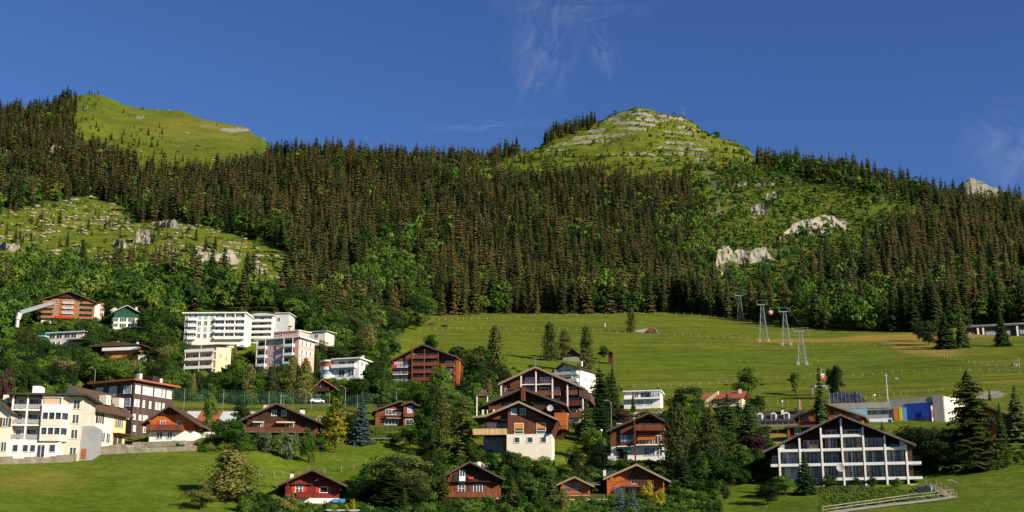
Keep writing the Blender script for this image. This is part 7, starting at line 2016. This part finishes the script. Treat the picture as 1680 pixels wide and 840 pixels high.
# ---------------------------------------------------------------- clipped hedges
def hedge(name, x0, y0, x1, y1, h, d, lab, mat='hedge'):
    a, b_ = place(x0, y0), place(x1, y1)
    L = (b_ - a).length; n = int(L * 34 * (h + d) / 2)
    r = np.random.default_rng(int(x0)); u = r.uniform(0, 1, n); f = r.uniform(0, 1, n)
    k = d / (h + d)
    top = f < k
    off = np.where(top, r.uniform(0, d, n), 0.0); hh = np.where(top, h, r.uniform(0, h, n))
    D_v = (b_ - a).normalized(); N = Vector((D_v.y, -D_v.x, 0)).normalized()
    P0 = np.array(a)[None] + u[:, None] * np.array(b_ - a)[None]
    P0[:, 2] = ground(P0[:, 0], P0[:, 1])
    C = P0 - np.array(N)[None] * off[:, None]; C[:, 2] += hh
    Nn = np.where(top[:, None], np.array([[0, 0, 1.0]]), np.array(N)[None])
    Q = leaf_quads(r, C, Nn * 1.2, .22, .4) - np.array(a)[None, None]
    o = thing(name, lab, 'hedge', tuple(a))
    link('foliage', crown_mesh('foliage', Q, M[mat]), o)
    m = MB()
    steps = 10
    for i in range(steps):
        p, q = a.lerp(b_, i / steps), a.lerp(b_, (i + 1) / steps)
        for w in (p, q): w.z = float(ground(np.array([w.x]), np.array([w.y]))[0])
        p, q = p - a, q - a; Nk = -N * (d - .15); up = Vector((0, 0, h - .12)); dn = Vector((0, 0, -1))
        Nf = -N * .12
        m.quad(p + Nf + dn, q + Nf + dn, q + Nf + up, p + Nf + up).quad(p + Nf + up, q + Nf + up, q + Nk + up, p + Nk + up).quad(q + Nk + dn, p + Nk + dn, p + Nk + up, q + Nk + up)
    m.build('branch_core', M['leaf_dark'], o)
hedge('clipped_hedge', 590, 724, 682, 720, 1.5, 1.6, 'lower clipped hedge along the lawn below the red brown chalet')
hedge('clipped_hedge', 612, 709, 690, 704, 1.1, 1.4, 'upper clipped hedge on the terrace of the red brown chalet')
hedge('clipped_hedge', 874, 843, 922, 843, 1.8, 2.2, 'bright square hedge at the bottom beside the weeping tree')
hedge('clipped_hedge', 1040, 846, 1150, 846, 1.2, 2.0, 'low hedge at the bottom under the orange brown chalet')
hedge('clipped_hedge', 1338, 812, 1420, 806, 1.2, 2.0, 'brownish hedge on the bank under the framed building', 'leaf_olive')
hedge('clipped_hedge', 1042, 676, 1086, 674, .8, 1.0, 'low hedge before the white bungalow', 'leaf_olive')

# ---------------------------------------------------------------- walls, terraces, bank
def wall_run(name, pts, h, th, mat, lab, cat='wall', rough=0.0, up=0.0):
    P = [place(*p) for p in pts]; base = P[0].copy()
    o = thing(name, lab, cat, tuple(base)); m = MB()
    for i in range(len(P) - 1):
        a, b_ = P[i] - base, P[i + 1] - base
        n = 6
        for k in range(n):
            p, q = a.lerp(b_, k / n), a.lerp(b_, (k + 1) / n - .0005)
            N = Vector((-(q - p).y, (q - p).x, 0)).normalized() * th
            hz_ = h + random.uniform(-rough, rough)
            m.quad(p + Vector((0, 0, -1)), q + Vector((0, 0, -1)), q + Vector((0, 0, hz_)), p + Vector((0, 0, hz_)))
            m.quad(p + Vector((0, 0, hz_)), q + Vector((0, 0, hz_)), q + N + Vector((0, 0, hz_ + up)), p + N + Vector((0, 0, hz_ + up)))
            m.quad(q + N + Vector((0, 0, -1)), p + N + Vector((0, 0, -1)), p + N + Vector((0, 0, hz_ + up)), q + N + Vector((0, 0, hz_ + up)))
            m.quad(p + Vector((0, 0, -1)), p + Vector((0, 0, hz_)), p + N + Vector((0, 0, hz_ + up)), p + N + Vector((0, 0, -1)))
            m.quad(q + N + Vector((0, 0, -1)), q + N + Vector((0, 0, hz_ + up)), q + Vector((0, 0, hz_)), q + Vector((0, 0, -1)))
    m.build('masonry', M[mat], o)
    return o
M['drystone'] = m_rock('dry_stone', (0.20, 0.18, 0.14), (0.38, 0.34, 0.28), False)
wall_run('stone_wall', [(130, 748), (200, 744), (322, 740)], 1.1, .6, 'drystone', 'long dry stone wall along the top of the lower lawn', rough=.2)
wall_run('stone_wall', [(150, 740), (230, 735), (318, 731)], 1.0, .6, 'drystone', 'upper dry stone wall of the terrace below the orange chalet', rough=.25)
wall_run('stone_wall', [(0, 762), (60, 760), (125, 757)], 1.2, .5, 'drystone', 'crumbling stone wall at the foot of the cream apartment block', rough=.25)
wall_run('terrace_wall', [(1040, 682), (1086, 681)], .9, .4, 'gravel', 'pale terrace wall below the white bungalow', rough=.02)
wall_run('retaining_wall', [(1240, 748), (1262, 744)], 2.0, .8, 'drystone', 'grey retaining wall at the gable foot of the framed building', rough=.2)
wall_run('retaining_wall', [(1504, 806), (1528, 806)], .8, .3, 'gravel', 'low pale wall by the terrace steps', rough=.02)
wall_run('retaining_wall', [(700, 736), (776, 742)], .9, .4, 'drystone', 'rough stone edge below the front chalet terrace', rough=.2)
random.seed(31)
# boulders of the rock garden on the terrace
for i, (x, y) in enumerate(((215, 735), (232, 733), (250, 732), (262, 731), (285, 730), (300, 731), (312, 735), (205, 738))):
    p = place(x, y); V_, F_ = rock_tmpl(70 + i); s = random.uniform(.8, 1.5)
    me = np_mesh('boulder', V_ * np.array([s * 1.3, s, s * .8]), F_.ravel(), np.full(len(F_), 3), M['boulder'])
    o = link('boulder', me, None, tuple(p + Vector((0, 0, .3)))); tag(o, 'pale rock garden boulder on the terrace below the orange chalet', 'boulder', 'boulders of the terrace rock garden')

# ---------------------------------------------------------------- fences
_post = {}
def fence(pts, lab, step=3.0, h=1.2, r=.07, wire=True, mat='wood_pale', rails=0, name='pasture_fence', gap=0.0):
    r *= .8
    P = [place(*p) for p in pts]; base = P[0].copy()
    o = thing(name, lab, 'fence', tuple(base))
    tops = []
    key = (h, r, mat)
    if key not in _post: _post[key] = MB().bar((0, 0, -.6), (0, 0, h), r, 5, r * .85).mesh('post', M[mat])
    cnt = 0
    for i in range(len(P) - 1):
        a, b_ = P[i], P[i + 1]; L = (b_ - a).length; n = max(1, int(L / step))
        for k in range(n + (i == len(P) - 2)):
            q = a.lerp(b_, k / n); q.z = float(ground(np.array([q.x]), np.array([q.y]))[0])
            if cnt < 95 and random.random() >= gap:
                link('post', _post[key], o, tuple(q - base)); cnt += 1
            tops.append(q - base)
    m = MB()
    if wire:
        for a, b_ in zip(tops, tops[1:]):
            for z in (h * .9, h * .5): m.bar(a + Vector((0, 0, z)), b_ + Vector((0, 0, z)), .012, 3)
        m.build('wire', M['metal'], o)
    for z in ([h * .92, h * .5][:rails]):
        mr = MB()
        for a, b_ in zip(tops, tops[1:]): mr.bar(a + Vector((0, 0, z)), b_ + Vector((0, 0, z)), .07, 4)
        mr.build('rail', M[mat], o)
    return o
fence([(690, 541), (760, 540), (860, 541), (960, 542), (1040, 547), (1120, 551), (1200, 556), (1300, 562)], 'pale post fence crossing the meadow from the barn to the pylons', 4.5, 1.4, .13)
fence([(1300, 564), (1420, 568), (1500, 572), (1560, 590), (1620, 600), (1700, 606)], 'fence running below the dry hay field and down the meadow', 5, 1.3, .11)
fence([(1020, 636), (1100, 634), (1180, 630), (1240, 622), (1330, 618), (1400, 618), (1480, 612), (1560, 608), (1690, 612)], 'long post fence across the middle of the meadow', 3.6, 1.2, .09)
fence([(1090, 652), (1160, 656), (1240, 662), (1330, 664), (1420, 655), (1500, 645), (1570, 640)], 'post fence along the foot of the meadow behind the station', 3.2, 1.2, .08)
fence([(860, 518), (930, 518), (1040, 515), (1110, 516), (1200, 524), (1240, 530)], 'post fence along the forest edge above the barn', 6, 1.3, .13)
fence([(1460, 537), (1500, 541)], 'short row of pale posts at the edge of the hay field', 3, 1.4, .12, False)
fence([(690, 526), (760, 524), (850, 522)], 'fence at the wood edge above the grazing cows', 6, 1.3, .12)
fence([(505, 778), (560, 774), (620, 766)], 'wooden fence on the lawn above the crimson chalet', 2.4, 1.1, .06, True)
fence([(400, 782), (450, 782), (505, 779)], 'old wooden fence on the lawn beside the large olive birch', 2.2, 1.0, .06, True)
fence([(535, 730), (600, 727), (690, 722)], 'low fence below the clipped hedge on the lawn', 2.0, .9, .05, False, 'wood_grey', 1)
M['gutter'] = m_plain('pale_timber', (.30, .27, .21), .8, var=.3, scale=2)
fence([(1350, 842), (1420, 832), (1490, 822), (1565, 813)], 'long pale timber handrail of the footpath across the bottom lawn', 2.2, 1.05, .07, False, 'gutter', 2, 'path_railing')
# stepped timber stair at its end
a, b_ = place(1528, 797), place(1560, 818)
st = thing('stairway', 'weathered timber stair descending to the footpath railing', 'stair', tuple(a))
d_ = (b_ - a); n = 12
for k in range(n):
    p = d_ * (k / n); p.z = float(ground(np.array([a.x + p.x]), np.array([a.y + p.y]))[0]) - a.z + .08
    MB().box(p.x - .75, p.x + .75, p.y - .2, p.y + .35, p.z - .3, p.z + .12).build('step', M['wood_grey'], st)
m = MB(); m.bar(Vector((-.9, 0, 1.0)), d_ + Vector((-.9, 0, 1.0)), .06).bar(Vector((.9, 0, 1.0)), d_ + Vector((.9, 0, 1.0)), .06)
for k in range(5):
    p = d_ * (k / 4)
    for s in (-.9, .9): m.bar(p + Vector((s, 0, -.5)), p + Vector((s, 0, 1.0)), .05)
m.build('handrail', M['gutter'], st)
# footpath strip under the railing
pts = [place(x, y) for x, y in ((1330, 847), (1400, 837), (1470, 828), (1540, 820), (1566, 816))]
m = MB()
for p, q in zip(pts, pts[1:]):
    for k in range(6):
        A, B = p.lerp(q, k / 6), p.lerp(q, (k + 1) / 6)
        N = Vector((-(B - A).y, (B - A).x, 0)).normalized() * 1.1
        c4 = [A - N, B - N, B + N, A + N]
        for w in c4: w.z = float(ground(np.array([w.x]), np.array([w.y]))[0]) + .12
        m.quad(*c4)
tag(m.build('footpath', M['gravel']), None, kind='structure')

# tennis court cage behind the chalets
def cage(pts, h, lab, n=14):
    P = [spot(x, D) for x, D in pts]; base = P[0].copy(); o = thing('court_fence', lab, 'fence', tuple(base))
    zt = max(p.z for p in P) + h
    mesh = MB(); cnt = 0
    pm = None
    for a, b_ in zip(P, P[1:]):
        L = (b_ - a).length; n = max(2, int(L / 4.5))
        for k in range(n + 1):
            q = a.lerp(b_, k / n) - base
            MB().bar((q.x, q.y, q.z - 1), (q.x, q.y, zt - base.z), .07, 5).build('post', M['net_post'], o)
        for z in np.arange(0.25, h, .42):
            mesh.bar(a - base + Vector((0, 0, z + (zt - h - a.z))), b_ - base + Vector((0, 0, z + (zt - h - b_.z))), .035, 3)
        k = 0.0
        while k < L:
            q = a.lerp(b_, k / L) - base; mesh.bar((q.x, q.y, zt - h - base.z), (q.x, q.y, zt - base.z), .02, 3); k += .5
    mesh.build('netting', M['court_net'], o)
M['court_net'] = m_plain('court_netting', (.05, .12, .085), .8, var=.2)
cage([(272, 333), (330, 333), (400, 333), (480, 336), (540, 338)], 4.0, 'green tennis court fence with pale posts behind the sports hall')
cage([(560, 338), (612, 336), (650, 330)], 3.6, 'end of the green court fence behind the blue spruce')

# ---------------------------------------------------------------- cable car line
def pylon(x, yb, yt, D, lab, arm=3.0, big=True):
    p = spot(x, D) if D else place(x, yb)
    F = p.y * cos(PITCH) + p.z * sin(PITCH); _, yy = project(p.x, p.y, p.z)
    Hh = (float(yy) - yt) * F / FPX * 1.02
    o = thing('cable_car_pylon', lab, 'pylon', tuple(p), -atan2(p.x, p.y) + .1, 'cable car pylons')
    b0, b1 = Hh * .085 + .5, .55
    for sx in (-1, 1):
        for sy in (-1, 1):
            MB().bar((sx * b0, sy * b0, -.5), (sx * b1, sy * b1, Hh * .93), .12, 4, .09).build('leg', M['steel'], o)
            if big: MB().box(sx * b0 - .55, sx * b0 + .55, sy * b0 - .55, sy * b0 + .55, -1.5, .8).build('footing', M['concrete'], o)
    lt = MB(); n = max(5, int(Hh / 1.9))
    for i in range(n):
        z0, z1 = Hh * .93 * i / n, Hh * .93 * (i + 1) / n
        w0, w1 = b0 + (b1 - b0) * i / n, b0 + (b1 - b0) * (i + 1) / n
        for s in (-1, 1):
            k = 1 if i % 2 else -1
            lt.bar((-w0 * k, s * w0, z0), (w1 * k, s * w1, z1), .045, 3).bar((s * w0, -w0 * k, z0), (s * w1, w1 * k, z1), .045, 3)
            lt.bar((-w1, s * w1, z1), (w1, s * w1, z1), .05, 3).bar((s * w1, -w1, z1), (s * w1, w1, z1), .05, 3)
    lt.build('lattice', M['steel'], o)
    top = Hh * .93
    MB().box(-arm, arm, -.3, .3, top, top + .38).build('crossarm', M['metal'], o)
    for s in (-1, 1):
        MB().box(s * arm - .25, s * arm + .25, -1.8, 1.8, top + .4, top + .62).build('sheave_train', M['metal'], o)
        MB().bar((s * arm * .95, 0, top + .8), (s * arm * 1.1, 0, Hh * 1.05), .07, 4).build('catwalk_bracket', M['steel'], o)
    MB().bar((-arm * 1.2, 0, Hh * 1.05), (arm * 1.2, 0, Hh * 1.05), .06, 4).build('top_rail', M['steel'], o)
    c = cos(-atan2(p.x, p.y) + .1); s_ = sin(-atan2(p.x, p.y) + .1)
    return [Vector((p.x + q * arm * c, p.y + q * arm * s_, p.z + top + .8)) for q in (-1, 1)]
line = []
line.append(pylon(1316, 598, 541, None, 'nearest lattice pylon on white concrete blocks in the meadow'.replace('nearest', 'lowest'), 2.9))
line.append(pylon(1290, 566, 508, None, 'second pylon up the meadow with a wide flat head', 2.6))
line.append(pylon(1253, 560, 496, None, 'tallest lattice pylon standing by the dry hay strip', 2.4))
line.append(pylon(1215, 526, 482, None, 'pylon on the crest of the meadow before the forest', 2.8))
line.append(pylon(1180, 362, 330, None, 'lower pylon on the open strip above the pale cliff', 4.0, False))
line.append(pylon(1173, 318, 297, None, 'middle pylon high on the open forest strip', 4.0, False))
line.append(pylon(1162, 303, 282, None, 'upper pylon beside the end of the dark spruce stand', 4.4, False))
line.append(pylon(1136, 256, 238, None, 'faint pylon half way up the terraced summit slope', 4.0, False))
line.append(pylon(1121, 190, 177, 2190, 'tiny pylon against the sky on the summit ridge', 4.5, False))
start = px_point(1346, 632, 395)
head = [start + Vector((-2.2, 0, 0)), start + Vector((2.2, 0, 0))]
prev = head
for k in range(2):
    pts = [head[k]] + [l[k] for l in line]
    m = MB()
    for a, b_ in zip(pts, pts[1:]):
        n = 8; L = (b_ - a).length
        for i in range(n):
            def at_(t): v = a.lerp(b_, t); v.z -= 4 * t * (1 - t) * L * .012; return v
            m.bar(at_(i / n), at_((i + 1) / n), .022, 3)
    o = m.build('cable', M['metal']); tag(o, 'thin haul cable climbing from the station over the pylons to the summit', 'cable', 'haul cables')
st_ = thing('cable_loading_frame', 'white steel frame with wheels where the cable leaves the valley station', 'frame', tuple(start + Vector((0, 0, -1.2))))
MB().box(-3.2, 3.2, -.5, .5, .7, 1.0).build('beam', M['light_grey'], st_)
for i in range(6): MB().plan([( -2.9 + i * 1.15 + .4 * cos(a), .4 * sin(a)) for a in [k * pi / 4 for k in range(8)]], .2, .68).build('wheel', M['metal'], st_)
for s in (-2.6, 2.6): MB().bar((s, 0, -9), (s, 0, .7), .15).build('post', M['steel'], st_)
def cabin(px, py, D, lab, sc=1.0):
    p = px_point(px, py, D); o = thing('cable_car_cabin', lab, 'cabin', tuple(p), .2, 'cable car cabins'); o.scale = (sc, sc, sc)
    MB().plan([(-.95, -.75), (-.7, -.95), (.7, -.95), (.95, -.75), (.95, .75), (.7, .95), (-.7, .95), (-.95, .75)], 0, .85).build('body', M['red_paint'], o)
    MB().plan([(-.9, -.7), (-.65, -.9), (.65, -.9), (.9, -.7), (.9, .7), (.65, .9), (-.65, .9), (-.9, .7)], .85, 1.75).build('window', M['glass_blue'], o)
    f = MB()
    for x, y in ((-.92, -.72), (.92, -.72), (-.3, -.93), (.3, -.93), (.92, .72), (-.92, .72)): f.box(x - .06, x + .06, y - .06, y + .06, .85, 1.76)
    f.build('frame', M['parapet'], o)
    MB().plan([(-.95, -.75), (-.7, -.95), (.7, -.95), (.95, -.75), (.95, .75), (.7, .95), (-.7, .95), (-.95, .75)], 1.76, 2.0).build('roof', M['cloth_white'], o)
    MB().bar((0, 0, 2.0), (0, 0, 3.6), .07).bar((0, -.5, 3.6), (0, .5, 3.6), .1).build('hanger', M['metal'], o)
cabin(1264, 516.5, 640, 'red cable car cabin hanging beside the tallest meadow pylon', 1.0)
cabin(1348, 624, 392, 'red cable car cabin just leaving the loading frame behind the tall conifer', .95)

# ---------------------------------------------------------------- masts, lamps, cows, cars, snow fences
def mast(x, yb, yt, D, lab, arms=(), r=.09, mat='light_grey', name='mast', cat='mast'):
    p = spot(x, D) if D else place(x, yb)
    F = p.y * cos(PITCH) + p.z * sin(PITCH); _, yy = project(p.x, p.y, p.z); Hh = (float(yy) - yt) * F / FPX
    o = thing(name, lab, cat, tuple(p)); MB().bar((0, 0, -1), (0, 0, Hh), r, 6, r * .7).build('pole', M[mat], o)
    return o, Hh, p
o, h, p = mast(1458, 660, 612, 335, 'tall pale lattice mast behind the concrete station', r=.16); MB().box(-.4, .4, -.1, .1, h * .93, h * .95).box(-.3, .3, -.1, .1, h * .55, h * .58).build('bracket', M['metal'], o)
def lamp(x, yb, yt, D, lab, globe=True, arm=0):
    o, h, p = mast(x, yb, yt, D, lab, r=.06, mat='metal', name='street_lamp', cat='street lamp')
    if globe:
        m = MB(); n = 8
        for i in range(4):
            a0, a1 = pi * i / 4 - pi / 2, pi * (i + 1) / 4 - pi / 2
            for k in range(n):
                t0, t1 = 2 * pi * k / n, 2 * pi * (k + 1) / n
                m.quad(*[(.3 * cos(a) * cos(t), .3 * cos(a) * sin(t), h + .25 + .3 * sin(a)) for a, t in ((a0, t0), (a0, t1), (a1, t1), (a1, t0))])
        m.build('globe', M['cloth_white'], o)
    else:
        MB().bar((0, 0, h), (-.9, 0, h + .5), .05).bar((-.9, 0, h + .5), (-1.5, 0, h + .4), .09).build('lamp_arm', M['metal'], o)
lamp(1525, 764, 756, 250, 'white globe lamp on the shaded bank above the stair', True)
lamp(1570, 812, 792, 226, 'thin lamp post with a flat head at the end of the railing', False)
lamp(1437, 667, 650, 325, 'white globe lamp before the glazed dome', True)
lamp(148, 640, 606, 292, 'curved street lamp above the boarding house roof', False)
lamp(1004, 735, 660, 275, 'tall thin lamp pole beside the two balcony chalet', False)
lamp(1284, 672, 660, 345, 'globe lamp on the road behind the slate roofs', True)
lamp(565, 690, 636, 300, 'bright white lamp pole between golden tree and blue spruce', False)
lamp(987, 720, 708, 282, 'globe lamp in the dark gap beside the broad dark conifer', True)
o, h, p = mast(460, 662, 646, 330, 'short pole with camera above the court fence', name='utility_pole', cat='pole')
o, h, p = mast(1313, 672, 655, 330, 'short flagpole with an orange pennant by the orange gabled chalet', name='flagpole', cat='flagpole'); MB().box(.05, .5, -.03, .03, h * .3, h * .95).build('flag', M['rust'], o)
o, h, p = mast(1673, 604, 585, None, 'white mast beside a grey boulder in the meadow at the picture edge', name='utility_pole', cat='pole')
def cow(x, y, mat, lab, s=1.0, yaw=.3):
    p = place(x, y)
    o = thing('cow', lab, 'cow', tuple(p + Vector((0, 0, .02))), yaw); o.scale = (s, s, s)
    me = bpy.data.meshes.new('body'); vs = [(0, 0, 1.15), (.75, 0, 1.2), (-.75, 0, 1.15), (1.1, 0, 1.3), (1.45, 0, .75), (1.7, 0, .45), (.65, .22, .7), (.65, .22, .02), (.65, -.22, .7), (.65, -.22, .02), (-.7, .22, .75), (-.78, .22, .42), (-.72, .22, .02), (-.7, -.22, .75), (-.78, -.22, .42), (-.72, -.22, .02), (-1.0, 0, 1.2), (-1.08, 0, .6)]
    es = [(0, 1), (0, 2), (1, 3), (3, 4), (4, 5), (1, 6), (6, 7), (1, 8), (8, 9), (2, 10), (10, 11), (11, 12), (2, 13), (13, 14), (14, 15), (2, 16), (16, 17)]
    me.from_pydata(vs, es, []); ob = link('body', me, o); me.materials.append(M[mat])
    md = ob.modifiers.new('skin', 'SKIN'); rad = [.42, .38, .38, .22, .16, .1, .13, .06, .13, .06, .16, .09, .06, .16, .09, .06, .08, .03]
    for v, r in zip(me.skin_vertices[0].data, rad): v.radius = (r, r)
    me.skin_vertices[0].data[0].use_root = True
    sb = ob.modifiers.new('sub', 'SUBSURF'); sb.levels = 1; sb.render_levels = 1
cow(707, 536, 'cow', 'brown cow grazing at the wood edge of the upper meadow', 1.5, .2); cow(730, 539.5, 'cow_dark', 'black cow grazing beside the brown cow', 1.4, 2.9)
def car(x, y, D, paint, lab, yaw=.2):
    p = spot(x, D) if D else place(x, y); o = thing('parked_car', lab, 'car', tuple(p + Vector((0, 0, .05))), yaw)
    MB().prism([(-2, .3), (2, .3), (2.05, .75), (1.2, .9), (.7, 1.4), (-1.2, 1.42), (-1.75, .95), (-2.05, .85)], -.82, .82).build('body', M[paint], o)
    MB().prism([(-1.5, .93), (1.05, .93), (.62, 1.33), (-1.12, 1.35)], -.84, .84).build('window', M['glass'], o)
    for sx in (-1.25, 1.25):
        for sy in (-.78, .78): MB().bar((sx, sy - .1, .32), (sx, sy + .1, .32), .32, 10).build('wheel', M['black'], o)
car(785, 740, 243, 'cloth_white', 'pale car parked under the terrace of the front chalet', .1)
car(1006, 742, 258, 'blind', 'silver car parked beside the two balcony chalet', 1.3)
car(1225, 683, 322, 'cloth_white', 'white car half hidden by the dark cedars', .1)
car(1258, 681, 335, 'grey', 'grey car on the road above the slate roofs', .1)
car(520, 640, 350, 'cloth_white', 'white car on the lane below the pink building', .3)
# avalanche fences on the summit's right shoulder
for k, (x0, y0, x1, y1) in enumerate(((1120, 200, 1150, 212), (1150, 205, 1185, 226), (1130, 222, 1165, 236), (1165, 238, 1200, 248), (1185, 228, 1225, 243), (1140, 250, 1170, 258))):
    fence([(x0, y0), (x1, y1)], 'row of steel avalanche barriers on the summit shoulder', 7, 4.0, .3, False, 'light_grey', 0, 'snow_fence')['group'] = 'avalanche barriers'
# lone stones in the meadow
for x, y, s in ((1664, 600, 1.6), (1008, 562, .7), (1470, 622, .8)):
    p = place(x, y); V_, F_ = rock_tmpl(int(x)); me = np_mesh('boulder', V_ * s, F_.ravel(), np.full(len(F_), 3), M['boulder'])
    tag(link('boulder', me, None, tuple(p)), {1664: 'grey boulder beside the white mast in the meadow', 1008: 'pale stone in the open meadow below the barn', 1470: 'stone by the middle meadow fence'}[x], 'boulder')
